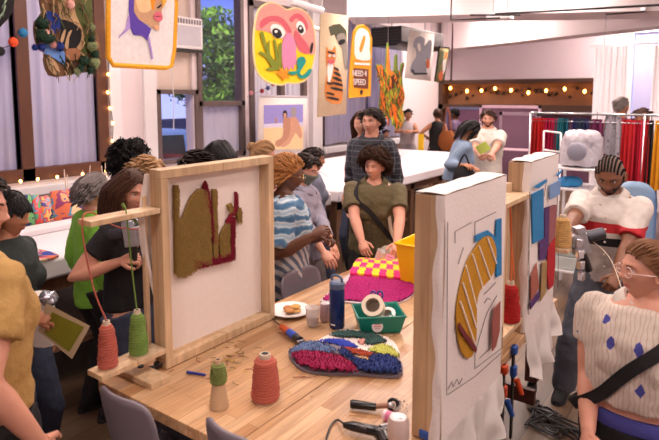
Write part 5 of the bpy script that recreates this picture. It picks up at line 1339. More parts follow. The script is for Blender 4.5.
L9 = [(blu2, mp(o9, k9, [(62, 95), (88, 82), (88, 192), (64, 204)]), 0), (C_('plum', (80, 44, 104)), mp(o9, k9, [(90, 125), (112, 118), (98, 210), (92, 238), (78, 240), (78, 200), (90, 190)]), 0),
      (C_('rosewood', (146, 86, 92)), mp(o9, k9, [(100, 122), (116, 118), (112, 190), (98, 205)]), 0), (C_('scarlet', (174, 22, 34)), mp(o9, k9, [(96, 215), (112, 188), (112, 250), (108, 295), (98, 305), (94, 270)]), 0),
      (C_('terra2', (160, 92, 76)), mp(o9, k9, [(58, 275), (70, 245), (76, 300), (58, 330)]), 0), (C_('plum', (80, 44, 104)), mp(o9, k9, [(56, 335), (76, 305), (74, 325), (56, 348)]), 0), (C_('khaki', (158, 128, 84)), mp(o9, k9, [(82, 245), (92, 240), (90, 310), (78, 330)]), 0),
      (C_('pale_blue', (116, 150, 196)), mp(o9, k9, [(98, 75), (122, 62), (120, 95), (98, 106)]), 0), (blu2, mp(o9, k9, [(62, 78), (88, 62), (92, 66), (72, 82)]), 0), (blu2, mp(o9, k9, [(112, 52), (124, 40), (122, 46), (114, 56)]), 0)]
canvas('white canvas with blue, purple and red tufted patches behind the ochre one', -.745, .10, 2.56, 3.02, TT+.002, 1.655, L9, 5, k9, o9, [mp(o9, k9, q) for q in ([(58, 90), (56, 360)], [(90, 100), (96, 60)], [(124, 110), (120, 300)])], .20, True)
r2 = thing('yarn_rack', 'pine yarn rack with shelves between the two right canvases', 'yarn rack', (-.80, 2.45, TT))
MB().box((-.845, 2.50, TT+.002), (-.82, 2.55, 1.56)).build('upright', M_pine, r2, smooth=False, bev=.002); MB().box((-.845, 2.24, TT+.002), (-.75, 2.28, 1.50)).build('upright', M_pine, r2, smooth=False, bev=.002)
MB().box((-.85, 2.22, 1.50), (-.74, 2.55, 1.52)).build('shelf', M_pine, r2, smooth=False, bev=.002); MB().box((-.85, 2.22, .945), (-.74, 2.50, .965)).build('shelf', M_pine, r2, smooth=False, bev=.002)
yarn_cone('deep red yarn cone on the rack between the two canvases', (-.775, 2.43, .966), .17, .048, .026, yarn_mat('red_yarn', (170, 24, 24)))
strand('two orange yarn strands hanging in the rack between the canvases', [(-.775, 2.43, 1.145), (-.78, 2.44, 1.3), (-.78, 2.40, 1.5), (-.80, 2.48, 1.36), (-.77, 2.46, 1.15)], yarn_mat('orange_yarn', (222, 110, 50)))
r3 = thing('yarn_bracket', 'small pine bracket holding the tan cone at the far end of the patchwork canvas', 'bracket', (-.73, 3.08, 1.2))
MB().box((-.80, 3.025, 1.145), (-.68, 3.14, 1.163)).build('shelf', M_pine, r3, smooth=False); MB().box((-.80, 3.025, TT+.002), (-.77, 3.05, 1.145)).build('upright', M_pine, r3, smooth=False)
yarn_cone('tan yarn cone at the far edge of the patchwork canvas', (-.725, 3.085, 1.164), .16, .05, .030, yarn_mat('tan_yarn', (200, 160, 100)))
# clamps under the right table edge
def bar_clamp(label, p, c1, c2):
    p = Vector(p); t = thing('bar_clamp', label, 'clamp', tuple(p)); MB().box(p+Vector((0, 0, -.40)), p+Vector((.008, .022, .02))).build('bar', M_black, t, smooth=False)
    MB().box(p+Vector((-.006, -.008, -.02)), p+Vector((.02, .028, .02))).build('jaw', c1, t, bev=.008); MB().box(p+Vector((-.006, -.008, -.12)), p+Vector((.02, .028, -.07))).build('sliding_jaw', c1, t, bev=.008)
    MB().tube([p+Vector((.02, .01, -.13)), p+Vector((.045, .012, -.19))], [.014, .010], 10).build('grip', c2, t); return t
cb, co = plain('clamp_blue', (34, 84, 168), .4), plain('clamp_orange', (206, 74, 30), .4)
bar_clamp('blue and orange bar clamp hanging at the table edge below the red yarn cone', (-.738, 2.36, TT), cb, co)
bar_clamp('orange and blue bar clamp beside the one below the red cone', (-.738, 2.24, TT-.04), co, cb)
cc = AZ(426, 437, TT+.002); t = thing('clamp', 'small bright blue clamp at the foot of the ochre canvas', 'clamp', tuple(cc)); MB().box(cc+Vector((-.018, -.02, 0)), cc+Vector((.018, .02, .03))).build('body', cb, t, bev=.006); MB().tube([cc+Vector((0, 0, .03)), cc+Vector((0, 0, .048))], .012, 10).build('knob', cb, t)

# ------------------------------------------------------------------ things on the work tables
zt = TT+.0015
yarn_cone('coral yarn cone standing on the table left of the shaggy rug', AZ(265.5, 399, zt), .160, .052, .036, coral)
yarn_cone('nearly empty beige cone with a little green yarn, standing on the table', AZ(219, 406, zt), .160, .040, .020, yarn_mat('moss_yarn', (122, 134, 70)), core=mat('cone_kraft', (190, 160, 126), .7, .08), bare=.52)
mb = MB(); p, q = AZ(187, 372, zt+.006), AZ(206, 375, zt+.006); mb.tube([p, p.lerp(q, .05), p.lerp(q, .93), q], [.003, .0055, .0055, .002], 8)
t = thing('pen', 'blue and white pen lying near the foot of the left frame', 'pen', tuple(p)); mb.build('barrel', plain('pen_blue', (44, 54, 150), .3), t); MB().tube([p.lerp(q, .0), p.lerp(q, .3)], .0062, 8).build('cap', plain('pen_cap', (50, 60, 160), .3), t)
# snippets of yarn
sn = MB(); rr = random.Random(21)
for i in range(60):
    c = AZ(rr.gauss(222, 16), rr.gauss(358, 9), zt+.003) if i < 46 else AZ(rr.uniform(240, 330), rr.uniform(340, 400), zt+.003); a = rr.uniform(0, 6.3); L_ = rr.uniform(.01, .05)
    sn.tube(catmull([c, c+Vector((math.cos(a), math.sin(a), .02))*L_*.5, c+Vector((math.cos(a+rr.uniform(-.9, .9)), math.sin(a+.4), .0))*L_], 3, closed=False), .0013, 4, rr.choice([C_('snip_olive', (134, 120, 60)), C_('snip_olive', (134, 120, 60)), C_('crimson', (132, 14, 42)), C_('snip_yellow', (210, 180, 90))]))
sn.build('yarn_snippets', None, label='loose olive and red yarn snippets scattered on the table before the pine frame', cat='yarn scraps', kind='stuff')
# shaggy rugs
def rug(label, pts_layers, seed, z, dens=.9, h=.03, name='tufted_rug', backing=(120, 112, 126), basepts=None, th=.010):
    P0 = basepts or pts_layers[0][1]; c = AZ(*P0[0], z); t = thing(name, label, 'rug', tuple(c)); rr = random.Random(seed)
    MB().prism([AZ(x, y, z) for x, y in P0], (0, 0, th), smooth=2).build('backing', mat('rug_backing_%d' % seed, backing, .85, .1), t)
    for nm, poly, m, hh in pts_layers[0 if basepts else 1:]:
        W = [(v.x, v.y) for v in catmull([AZ(x, y, z+th) for x, y in poly], 3)]; xs_, ys_ = [q[0] for q in W], [q[1] for q in W]; mb = MB()
        st = .008; nx = int((max(xs_)-min(xs_))/st)+1; ny = int((max(ys_)-min(ys_))/st)+1; idx = {}; V = []; Fs = []
        def hgt(x, y):
            d = min(((x-a)**2+(y-b_)**2) for a, b_ in W)**.5; return z+th+hh*min(1, d/.02)**.5*(.75+.25*noise.noise(Vector((x*60, y*60, seed))))
        ins = {}
        for i in range(nx+1):
            for j in range(ny+1):
                x, y = min(xs_)+i*st, min(ys_)+j*st
                if inpoly((x, y), W): ins[(i, j)] = len(V); V.append((x, y, hgt(x, y)))
        for (i, j) in list(ins):
            if (i+1, j) in ins and (i, j+1) in ins and (i+1, j+1) in ins: Fs.append((ins[(i, j)], ins[(i+1, j)], ins[(i+1, j+1)], ins[(i, j+1)]))
        mb.add(V, Fs)
        for v in V:
            if rr.random() < dens and hh > .01:
                a = rr.uniform(0, 6.3); b_ = rr.uniform(.002, .007)
                s_ = Vector((math.cos(a), math.sin(a), 0)); p = Vector(v)+Vector((rr.uniform(-.004, .004), rr.uniform(-.004, .004), -.006)); tip = p+Vector((rr.uniform(-.005, .005), rr.uniform(-.005, .005), .006+hh*rr.uniform(.12, .3)))
                q = Vector((-s_.y, s_.x, 0)); mb.add([p+s_*.0035, p-s_*.0035, tip, p+q*.0035, p-q*.0035], [(0, 1, 2), (3, 4, 2)])
        o = mb.build('pile', m, t, kind='stuff')
    return t
k10 = (125/659, 60/316); o10 = (285, 325)
q = lambda pts: mp(o10, k10, pts)
magp, navy, slate = C_('berry', (150, 14, 72)), C_('navy_pile', (30, 50, 112)), C_('slate_blue', (96, 118, 160))
zr = zt
rug('shaggy rug with berry red and navy patches, front one of the two tufted rugs', [('slate', q([(22, 150), (80, 112), (150, 100), (230, 125), (280, 145), (200, 165), (100, 158), (40, 170)]), slate, .03),
    ('berry', q([(35, 165), (110, 155), (200, 165), (290, 180), (350, 215), (385, 255), (330, 262), (200, 255), (100, 235), (50, 200)]), magp, .034),
    ('navy', q([(275, 150), (320, 145), (370, 185), (430, 205), (450, 180), (520, 172), (590, 195), (615, 230), (600, 265), (500, 270), (390, 255), (350, 210), (290, 175)]), navy, .036),
    ('cream', q([(355, 175), (400, 172), (450, 185), (445, 210), (390, 200)]), C_('oat', (216, 186, 140)), .02),
    ('rust', q([(330, 145), (400, 150), (490, 170), (460, 180), (380, 172)]), C_('rust_pile', (160, 62, 34)), .024)], 4, zr,
    basepts=q([(18, 155), (80, 112), (160, 95), (300, 120), (420, 150), (520, 165), (600, 190), (622, 235), (600, 282), (480, 276), (360, 266), (200, 265), (90, 245), (40, 200)]))
rug('flatter rug with dark green, pink and royal blue stripes lying behind the shaggy one', [('green', q([(232, 55), (290, 35), (380, 38), (470, 50), (520, 75), (540, 95), (430, 110), (400, 75), (300, 72)]), C_('pine_green', (44, 78, 74)), .018),
    ('pink', q([(380, 85), (450, 62), (470, 72), (420, 98), (430, 115), (400, 108)]), C_('blush', (224, 160, 150)), .014), ('blue', q([(150, 98), (240, 78), (330, 88), (385, 120), (330, 128), (260, 108)]), C_('royal_pile', (36, 60, 170)), .018),
    ('lime', q([(440, 145), (470, 115), (540, 112), (590, 145), (600, 175), (520, 168)]), C_('lime_pile', (180, 184, 84)), .02), ('orange', q([(300, 120), (400, 135), (470, 155), (440, 165), (340, 150)]), C_('rust_pile', (160, 62, 34)), .016)], 6, zr,
    basepts=q([(225, 58), (290, 32), (400, 32), (500, 55), (570, 90), (600, 140), (598, 160), (500, 160), (400, 140), (300, 112), (160, 100), (180, 82)]), backing=(226, 214, 206), th=.006)
# magenta rug with a yellow checked half
mg, hotp, ylw = C_('magenta', (168, 8, 104)), C_('hot_pink', (236, 40, 120)), C_('sun', (246, 206, 40))
mr = rug('magenta rug spread on the table with a pink and yellow chequered end', [('magenta', [(322, 300), (345, 285), (356, 275), (400, 276), (414, 285), (412, 296), (390, 304), (345, 301)], mg, .014)], 8, zt,
    basepts=[(320, 302), (352, 272), (360, 264), (402, 264), (414, 280), (415, 294), (392, 306), (345, 303)], backing=(206, 190, 196), th=.006)
ck = MB(); o_ = AZ(350, 277, zt+.022)
A0, A1, A2, A3 = AZ(350, 277, zt), AZ(409, 283, zt), AZ(401, 264, zt), AZ(362, 262, zt)
for i in range(8):
    for j in range(5):
        def bl_(u, v): return (A0.lerp(A1, u)).lerp(A3.lerp(A2, u), v)+Vector((0, 0, .018+.030*math.sin(PI*min(1, max(0, v)))))
        P = [bl_(i/8, j/5), bl_((i+1)/8, j/5), bl_((i+1)/8, (j+1)/5), bl_(i/8, (j+1)/5)]
        cxy = sum(P, Vector())/4; P = [cxy+(p_-cxy)*.97 for p_ in P]; ck.prism(P, (0, 0, .012), ylw if (i+j) % 2 else hotp, smooth=2)
ck.build('chequered_pile', None, mr); un = MB(); un.prism([A0+Vector((0, 0, .007)), A1+Vector((0, 0, .007)), A2+Vector((0, 0, .007)), A3+Vector((0, 0, .007))], (0, 0, .02)); un.build('folded_underlayer', hotp, mr)
# yellow bin
yb = thing('plastic_bin', 'bright yellow plastic bin on the table behind the ochre canvas', 'bin', tuple(AZ(412, 281, zt)))
c = AZ(401, 283, zt); my = plain('bin_yellow', (255, 204, 0), .4); W_, D_, H_ = .34, .26, .225
def binmesh(mb, c, w0, d0, w1, d1, h, t, m):
    def ring(w, d, z): return [c+Vector((-w/2, -d/2, z)), c+Vector((w/2, -d/2, z)), c+Vector((w/2, d/2, z)), c+Vector((-w/2, d/2, z))]
    R = [ring(w0, d0, 0), ring(w1, d1, h), ring(w1-2*t, d1-2*t, h), ring(w0-2*t, d0-2*t, t)]
    V = [v for r_ in R for v in r_]; Fs = [(3, 2, 1, 0)]+[(k*4+i, k*4+(i+1) % 4, (k+1)*4+(i+1) % 4, (k+1)*4+i) for k in range(3) for i in range(4)]+[(12, 13, 14, 15)]
    mb.add(V, Fs, m)
cb_ = c+Vector((.12, .10, 0)); mb = MB(); binmesh(mb, cb_, .24, .20, .29, .25, .235, .004, my); mb.build('bin_body', my, yb, bev=.003)
rm = MB(); 
for a, b in (((-1, -1), (1, -1)), ((1, -1), (1, 1)), ((1, 1), (-1, 1)), ((-1, 1), (-1, -1))): rm.tube([cb_+Vector((a[0]*.148, a[1]*.128, .235)), cb_+Vector((b[0]*.148, b[1]*.128, .235))], .008, 8)
rm.build('rim', my, yb)
# blue bottle
bt = thing('water_bottle', 'dark blue metal water bottle with a looped lid', 'bottle', tuple(AZ(337, 328, zt))); c = AZ(337, 327, zt)
MB().lathe([(0, 0), (.032, 0), (.036, .006), (.036, .175), (.034, .185), (.030, .19)], c, 28).build('bottle_body', mat('bottle_blue', (22, 48, 110), .25, .05, metal=.4), bt)
MB().lathe([(.034, .188), (.036, .19), (.036, .214), (.028, .222), (0, .222)], c, 28).build('lid', mat('lid_grey_blue', (84, 104, 136), .4, .05), bt)
h = MB(); h.tube(catmull([c+Vector((-.024, 0, .215)), c+Vector((-.03, 0, .238)), c+Vector((0, 0, .248)), c+Vector((.026, 0, .236)), c+Vector((.024, 0, .215))], 4, closed=False), .006, 8); h.build('carry_loop', MATS['lid_grey_blue'], bt)
h = MB(); h.box(c+Vector((-.01, -.0375, .02)), c+Vector((.014, -.036, .026))); h.build('maker_mark', wht, bt, smooth=False)
# plate of food, cup, drink can
c = AZ(290, 313, zt); t = thing('plate', 'white plate of cookies on the table edge', 'plate', tuple(c))
MB().lathe([(0, .001), (.06, .002), (.095, .014), (.105, .018), (.104, .022), (.09, .018), (.058, .007), (0, .006)], c, 36).build('dish', mat('china', (236, 232, 230), .25, .02), t)
for i, (dx, dy, dz, col) in enumerate(((0, 0, 0, (196, 146, 84)), (.03, .01, .004, (206, 158, 96)), (.014, -.02, .010, (184, 128, 70)), (-.02, .01, .006, (170, 110, 66)), (.02, .02, .018, (200, 150, 80)))):
    p = c+Vector((dx, dy, .0085+dz)); mb = MB(); mb.lathe([(0, 0), (.022, 0), (.026, .004), (.022, .010), (0, .012)], p, 16); mb.build('cookie', mat('cookie%d' % i, col, .8, .2, 60.), label=['pale round cookie at the bottom of the plate', 'golden cookie toward the right of the plate', 'brown cookie at the front of the pile on the plate', 'dark cookie at the left of the plate', 'golden cookie on top of the pile on the plate'][i], cat='cookie', group='cookies on the plate')
c = AZ(312.5, 325, zt); t = thing('cup', 'clear plastic cup half full beside the plate', 'cup', tuple(c))
MB().lathe([(.026, 0), (.034, .085), (.036, .087), (.033, .083), (.025, .003)], c, 24).build('cup_body', glass('cup_clear', (226, 222, 222), .45, .15), t)
MB().lathe([(0, .004), (.0245, .004), (.029, .045), (0, .045)], c, 24).build('drink', plain('cloudy_drink', (196, 184, 184), .3), t)
def can(label, c, h, r, m):
    t = thing('drink_can', label, 'can', tuple(c)); MB().lathe([(0, .004), (r*.72, 0), (r*.78, .002), (r, .012), (r, h-.014), (r*.82, h-.002), (r*.80, h)], c, 32).build('can_body', m, t)
    MB().lathe([(r*.80, h+.0008), (r*.72, h+.0015), (0, h+.0012)], c, 32).build('can_lid', mat('alu', (206, 202, 204), .35, .05, metal=.2), t)
    tb_ = MB(); tb_.lathe([(.0, 0), (.008, .0), (.008, .0015), (0, .0015)], c+Vector((.006, 0, h+.002)), 12); tb_.build('pull_tab', MATS['alu'], t); return t
can('pale drink can between the cup and the blue bottle', AZ(325, 321, zt), .088, .026, mat('can_rosy', (186, 158, 160), .35, .3, 25., metal=.3))
can('silver pink drink can beside the black clippers at the table front', AZ(398, 452, zt), .112, .033, mat('can_silver', (200, 180, 172), .35, .15, 20., metal=.15))
# teal caddy with tape rolls and scissors
cd_ = thing('storage_caddy', 'teal plastic caddy with a round white sticker holding tape', 'caddy', tuple(AZ(380, 334, zt)))
tl = plain('caddy_teal', (18, 128, 112), .4); pA, pB = AZ(362, 335, zt), AZ(401, 333, zt)
dv = (pB-pA); ang_ = math.atan2(dv.y, dv.x); Rc = rotm('Z', ang_); W_ = dv.length; ctr = (pA+pB)/2+Rc@Vector((0, .075, 0))
def loc_(x, y, z): return ctr+Rc@Vector((x, y, z))
mb = MB()
def cring(w, d, z): return [loc_(-w/2, -d/2, z), loc_(w/2, -d/2, z), loc_(w/2, d/2, z), loc_(-w/2, d/2, z)]
R = [cring(W_, .14, 0), cring(W_*1.22, .18, .082), cring(W_*1.22-.01, .17, .082), cring(W_-.008, .132, .005)]
mb.add([v for r_ in R for v in r_], [(3, 2, 1, 0)]+[(k*4+i, k*4+(i+1) % 4, (k+1)*4+(i+1) % 4, (k+1)*4+i) for k in range(3) for i in range(4)]+[(12, 13, 14, 15)]); mb.build('caddy_body', tl, cd_, bev=.004)
dm = MB(); dm.obox(loc_(W_*.3, 0, .042), (.004, .145, .07), Rc); dm.build('divider', tl, cd_)
rb_ = MB(); rb_.tube([loc_(-W_*.61, -.09, .082), loc_(W_*.61, -.09, .082), loc_(W_*.61, .09, .082), loc_(-W_*.61, .09, .082), loc_(-W_*.61, -.09, .082)], .005, 6); rb_.build('rim', tl, cd_)
st_ = MB(); nn = (Rc@Vector((0, -1, .24))).normalized(); s_, u_, d_ = basis(nn); Rs = Matrix((s_, u_, d_)).transposed(); pc_ = loc_(-W_*.12, -.0835, .040)
st_.lathe([(0, .0), (.026, .0), (.026, .0015), (0, .0015)], pc_, 24, R=Rs); so = st_.build('round_sticker', plain('sticker_white', (232, 226, 228)), cd_)
ck2 = MB()
for i, wv in enumerate((.026, .034, .022)): ck2.obox(pc_+Rs@Vector((0, .009-i*.008, .0025)), (wv, .003, .0008), Rs)
ck2.build('sticker_print', plain('sticker_ink', (206, 110, 120)), cd_, smooth=False)
def tape(label, c, R0, r_in, w, R, m):
    mb = MB(); mb.lathe([(r_in, -w/2), (R0, -w/2), (R0, w/2), (r_in, w/2), (r_in, -w/2)], c, 36, R=R); t = thing('tape_roll', label, 'tape', tuple(c)); mb.build('tape_winding', m, t)
    k_ = MB(); k_.lathe([(r_in*.93, -w/2), (r_in, -w/2), (r_in, w/2), (r_in*.93, w/2), (r_in*.93, -w/2)], c, 36, R=R); k_.build('cardboard_core', mat('card_core', (176, 160, 146), .8), t); return t
s_, u_, d_ = basis(Vector((.25, -.75, .62))); Rt = Matrix((s_, u_, d_)).transposed()
mt_ = mat('masking_tape', (232, 218, 196), .6, .04)
tape('large roll of cream masking tape sitting tilted on top of the teal caddy', loc_(-W_*.14, -.01, .105), .052, .034, .048, Rt, mt_)
s_, u_, d_ = basis(Vector((.1, -.45, .9))); Rt2 = Matrix((s_, u_, d_)).transposed()
tape('small roll of white tape lying low in the teal caddy', loc_(W_*.22, -.02, .066), .038, .022, .026, Rt2, mat('white_tape', (230, 224, 220), .5, .04))
sc_ = thing('scissors', 'blue handled scissors standing in the teal caddy', 'scissors', tuple(loc_(0, .06, .01)))
for sg_ in (-1, 1): MB().torus(loc_(.005+sg_*.016, .06, .135), .014, .0045, rotm('X', PI/2)@Matrix.Diagonal((1, 1.3, 1)), 16, 6).build('handle', plain('scissor_blue', (60, 74, 150), .3), sc_)
MB().tube([loc_(.0, .06, .12), loc_(.0, .06, .01)], [.006, .003], 6).build('blade', M_metal, sc_)
tg = MB(); tg.ell(loc_(W_*.12, .045, .08), (.04, .025, .028)); tg.build('teal_cloth', C_('teal_bundle', (30, 120, 120)), label='small teal bundle of yarn tucked in the caddy behind the tape', cat='yarn bundle')
# hair trimmer like orange and blue tool
def clipper(label, a, b, r, cols, cord=None, name='yarn_trimmer'):
    a, b = Vector(a), Vector(b); t = thing(name, label, 'trimmer', tuple(a)); d = b-a
    MB().tube([a, a+d*.06, a+d*.42], [r*.55, r*.85, r], 14, flat=.9).build('handle', cols[0], t)
    MB().tube([a+d*.42, a+d*.74], [r*1.0, r*1.08], 14, flat=.9).build('grip', cols[1], t)
    MB().tube([a+d*.74, a+d*.95], [r*1.1, r*1.02], 14, flat=.8).build('head', cols[2], t)
    s_, u_, dd = basis(d); bl = MB(); bl.obox(a+d*.985, (r*1.9, d.length*.06, r*.5), Matrix((s_, dd, u_)).transposed()); bl.build('blade', M_metal, t)
    if cord: MB().tube(catmull([Vector(c_) for c_ in cord], 6, closed=False), .003, 6).build('cord', M_black, t)
    return t
oc = plain('trim_orange', (196, 84, 30), .4)
clipper('orange, blue and black trimmer lying left of the rugs', AZ(281, 326, zt+.02), AZ(301, 341, zt+.02), .018, (oc, plain('trim_blue', (30, 76, 180), .4), M_black), [AZ(281, 326, zt+.02), AZ(276, 322, zt+.008), AZ(272, 318, zt+.004), AZ(270, 316, zt+.004)])
# black clippers with cable at the front, and another black handled tool behind
bp = plain('clipper_black', (18, 18, 20), .25)
cl_ = thing('electric_clipper', 'glossy black electric carving clipper with a cable at the table front', 'clipper', tuple(AZ(365, 430, zt)))
P_ = [AZ(344, 425, zt+.022), AZ(352, 426, zt+.024), AZ(366, 429, zt+.024), AZ(376, 431, zt+.024), AZ(384, 436, zt+.026), AZ(388, 446, zt+.026)]
MB().tube(P_, [.010, .017, .018, .019, .026, .028], 14, flat=.85).build('handle', bp, cl_)
MB().tube([AZ(381, 430, zt+.03), AZ(388, 428, zt+.032)], [.018, .016], 10).build('gear_head', mat('gear_metal', (150, 146, 150), .35, .1, metal=.7), cl_)
MB().tube(catmull([AZ(345, 425, zt+.02), AZ(338, 420, zt+.006), AZ(332, 424, zt+.005), AZ(327, 436, zt+.005), AZ(325, 452, zt+.005)], 6, closed=False), .0035, 6).build('cable', M_black, cl_)
MB().tube([AZ(357, 425, zt+.04), AZ(366, 428, zt+.041)], .004, 6).build('switch', plain('switch_grey', (110, 108, 112)), cl_)
sh_ = thing('shear', 'black handled metal carving tool lying behind the black clipper', 'tool', tuple(AZ(375, 406, zt)))
MB().tube([AZ(350, 404, zt+.018), AZ(352, 404, zt+.018), AZ(376, 407, zt+.018)], [.012, .015, .013], 12).build('handle', bp, sh_)
MB().tube([AZ(376, 406, zt+.018), AZ(388, 405, zt+.022)], .010, 10).build('neck', mat('neck_copper', (176, 136, 116), .35, .1, metal=.5), sh_)
a = AZ(393, 405, zt+.022); MB().torus(a, .018, .006, rotm('X', 1.1), 18, 8).build('guard', M_black, sh_); MB().ell(a+Vector((-.004, -.004, 0)), (.014, .014, .010)).build('head', M_metal, sh_)
MB().tube([a+Vector((.0, .018, .008)), a+Vector((.016, .02, .006)), a+Vector((.024, -.002, .0)), a+Vector((.02, -.024, -.004))], .006, 8).build('blade_arm', mat('chrome', (206, 206, 210), .15, .05, metal=.9), sh_)
pk = thing('small_bottle', 'small pink labelled clear bottle in front of the black handled tool', 'bottle', tuple(AZ(390, 416, zt)))
a, b = AZ(384, 415, zt+.018), AZ(396, 419, zt+.018); MB().tube([a, a.lerp(b, .85)], .018, 14).build('bottle_body', mat('bottle_pinkish', (232, 206, 212), .3, .1), pk); MB().tube([a.lerp(b, .25), a.lerp(b, .65)], .0188, 14).build('label_band', plain('label_pink', (216, 120, 160)), pk)
cr = MB(); rr = random.Random(31)
for i in range(24): cr.ell(AZ(rr.uniform(396, 408), rr.uniform(398, 414), zt+.003), .002, nu=5, nv=4)
cr.build('crumbs', M_black, label='tiny dark crumbs beside the carving tool head', cat='crumbs', kind='stuff')

# ------------------------------------------------------------------ stools with grey shell backs
def stool(label, c, rz, zb=.99, sh=.66, w=.36, group='grey stools around the work tables'):
    t = thing('bar_stool', label, 'stool', (c[0], c[1], 0), group, rz)
    def sheetm(mb, fn, nu, nv): mb.sheet(fn, nu, nv)
    bk = MB()
    def fb(u, v):
        yy = (u-.5)*w*(1-.10*abs(2*v-1)**4); zz = sh+.06+(zb-sh-.06)*v; rr_ = (abs(2*u-1)**6)*.03*(v**3)
        return (-.17-.05*v+.035*(2*u-1)**2, yy, zz-rr_)
    bk.sheet(fb, 16, 12); bk.build('backrest', M_grey, t, local=True, solid=.012, bev=.0)
    se = MB(); se.sheet(lambda u, v: (-.17+.38*v, (u-.5)*(w+.02)*(1-.15*v**4), sh+.012*(2*u-1)**2+.05*max(0, .18-v)*3), 14, 12); se.build('seat', M_grey, t, local=True, solid=.012)
    for sx in (-1, 1):
        for sy in (-1, 1): MB().tube([(.02+sx*.13, sy*.13, sh-.01), (.02+sx*.19, sy*.19, .0)], .012, 8).build('leg', M_black, t, local=True)
    fr = MB()
    for a, b in (((-1, -1), (1, -1)), ((1, -1), (1, 1)), ((1, 1), (-1, 1)), ((-1, 1), (-1, -1))): fr.tube([(.02+a[0]*.172, a[1]*.172, .25), (.02+b[0]*.172, b[1]*.172, .25)], .009, 6)
    fr.build('footrest', M_black, t, local=True); return t
stool('grey stool at the left front corner of the table', (-1.625, 1.27, 0), math.radians(90), .965, .62, .29)
stool('grey stool at the table front in the middle of the picture bottom', (-1.10, 1.27, 0), math.radians(84), 1.025, .66, .25)
stool('grey stool in front of the person in the tie dye shirt', (-1.84, 2.53, 0), math.radians(0), .945, .6, .36)

# ------------------------------------------------------------------ far end: boards, rack, trolley
def board(label, x0, x1, y, z0, z1, fm_, m, name='rolling_board'):
    t = thing(name, label, 'board', ((x0+x1)/2, y, 0))
    MB().box((x0+.04, y-.012, z0+.04), (x1-.04, y+.012, z1-.04)).build('panel', m, t, smooth=False)
    f_ = MB(); f_.box((x0, y-.02, z1-.05), (x1, y+.02, z1)); f_.box((x0, y-.02, z0), (x1, y+.02, z0+.05)); f_.box((x0, y-.02, z0), (x0+.045, y+.02, z1)); f_.box((x1-.045, y-.02, z0), (x1, y+.02, z1)); f_.build('frame', fm_, t, smooth=False)
    for xx in (x0+.05, x1-.05): MB().box((xx-.02, y-.25, 0), (xx+.02, y+.25, .04)).box((xx-.02, y-.02, 0), (xx+.02, y+.02, z0+.02)).build('foot', fm_, t, smooth=False)
    return t
mau = mat('mauve_panel', (104, 72, 92), .8, .15, 2.5)
a, b = AY(480, 105, 9.8), AY(541, 112, 9.8); board('mauve board in a pinkish white frame behind the man in the white shirt', a.x, b.x, 9.8, .55, a.z, mat('pink_white_frame', (214, 180, 196), .5), mau)
a, b = AY(446, 107, 12.2), AY(482, 112, 12.2); board('dusky purple board left of the framed mauve one', a.x, b.x, 12.2, .55, a.z, mat('slate_frame', (86, 92, 124), .5), mat('purple_panel', (92, 56, 82), .8, .15, 2.5))
a, b = AY(500, 112, 9.0), AY(540, 118, 9.0); board('low mauve board with a dark top rail left of the clothes rack', a.x, b.x, 9.0, .45, a.z, mat('grey_mauve_frame', (132, 108, 124), .5), mau)
sf = AY(499, 149, 8.6); MB().box((sf.x, 8.4, sf.z), (AY(534, 151, 8.6).x, 8.7, sf.z+.02)).box((sf.x+.05, 8.5, 0), (sf.x+.08, 8.53, sf.z)).box((AY(530, 151, 8.6).x, 8.5, 0), (AY(530, 151, 8.6).x+.03, 8.53, sf.z)).build('side_table', mat('shelf_grey_pink', (186, 150, 164), .5), label='thin pale side table in front of the mauve board', cat='table')
# rack
YR = 7.0; zr_ = 1.735; xa, xb = AY(531, 113, YR).x, .35
rk = thing('garment_rack', 'long metal garment rack at the right back hung with coloured cloths', 'clothes rack', ((xa+xb)/2, YR, 0))
MB().tube([(xa, YR, zr_), (xb, YR, zr_)], .014, 8).build('rail', M_metal, rk); MB().tube([(xa, YR, zr_-.09), (xb, YR, zr_-.09)], .008, 8).build('rail', M_metal, rk)
for xx in (xa, (xa+xb)/2, xb): 
    ps = MB(); ps.tube([(xx, YR, .05), (xx, YR, zr_)], .014, 8); ps.tube([(xx, YR-.28, .05), (xx, YR+.28, .05)], .014, 8); ps.build('post', M_metal, rk)
reds, mags, teals, navys = (186, 30, 34), (178, 22, 74), (18, 106, 120), (34, 54, 92)
def hang_cloth(label, x0, x1, yb, c, group, y=YR, seed=0, zt_=None, fold=3):
    rr = random.Random(seed+int(x0*10)); X0_, X1_ = AY(x0, 122, y).x, AY(x1, 122, y).x; zb_ = AY((x0+x1)/2, yb, y).z; ph = rr.uniform(0, 6); zt_ = zt_ or zr_-.055
    c_ = tuple(max(0, min(255, v+rr.uniform(-12, 12))) for v in c)
    t = thing('hanging_cloth', label, 'cloth', ((X0_+X1_)/2, y, zb_), group)
    mb = MB()
    def fn(u, v):
        w_ = (X1_-X0_); x = X0_+w_*u+(.5-u)*w_*.25*(1-v)**2; a = .035*math.sin(2*PI*fold*u+ph+v)+.012*math.sin(2*PI*fold*2.6*u)
        return (x, y+a*(.4+.6*v), zt_-(zt_-zb_)*v+.02*math.sin(7*u+ph)*v)
    mb.sheet(fn, 28, 14); mb.build('cloth', mat('rack_cloth_%d_%d_%d' % tuple(int(q_/10) for q_ in c_), c_, .8, .2, 6.), t)
    hk = MB(); xm = (X0_+X1_)/2; hk.tube(catmull([(xm, y, zt_), (xm, y, zr_-.0), (xm+.0, y+.016, zr_+.022), (xm, y-.014, zr_+.01)], 4, closed=False), .004, 5); hk.build('hanger_hook', M_black, t); return t
names = [('red', reds, 533, 4, 160), ('crimson', mags, 545, 4, 156), ('teal', teals, 556, 4, 150), ('navy', navys, 573, 5, 140)]
pos = ['leftmost', 'second from the left', 'third from the left', 'last']
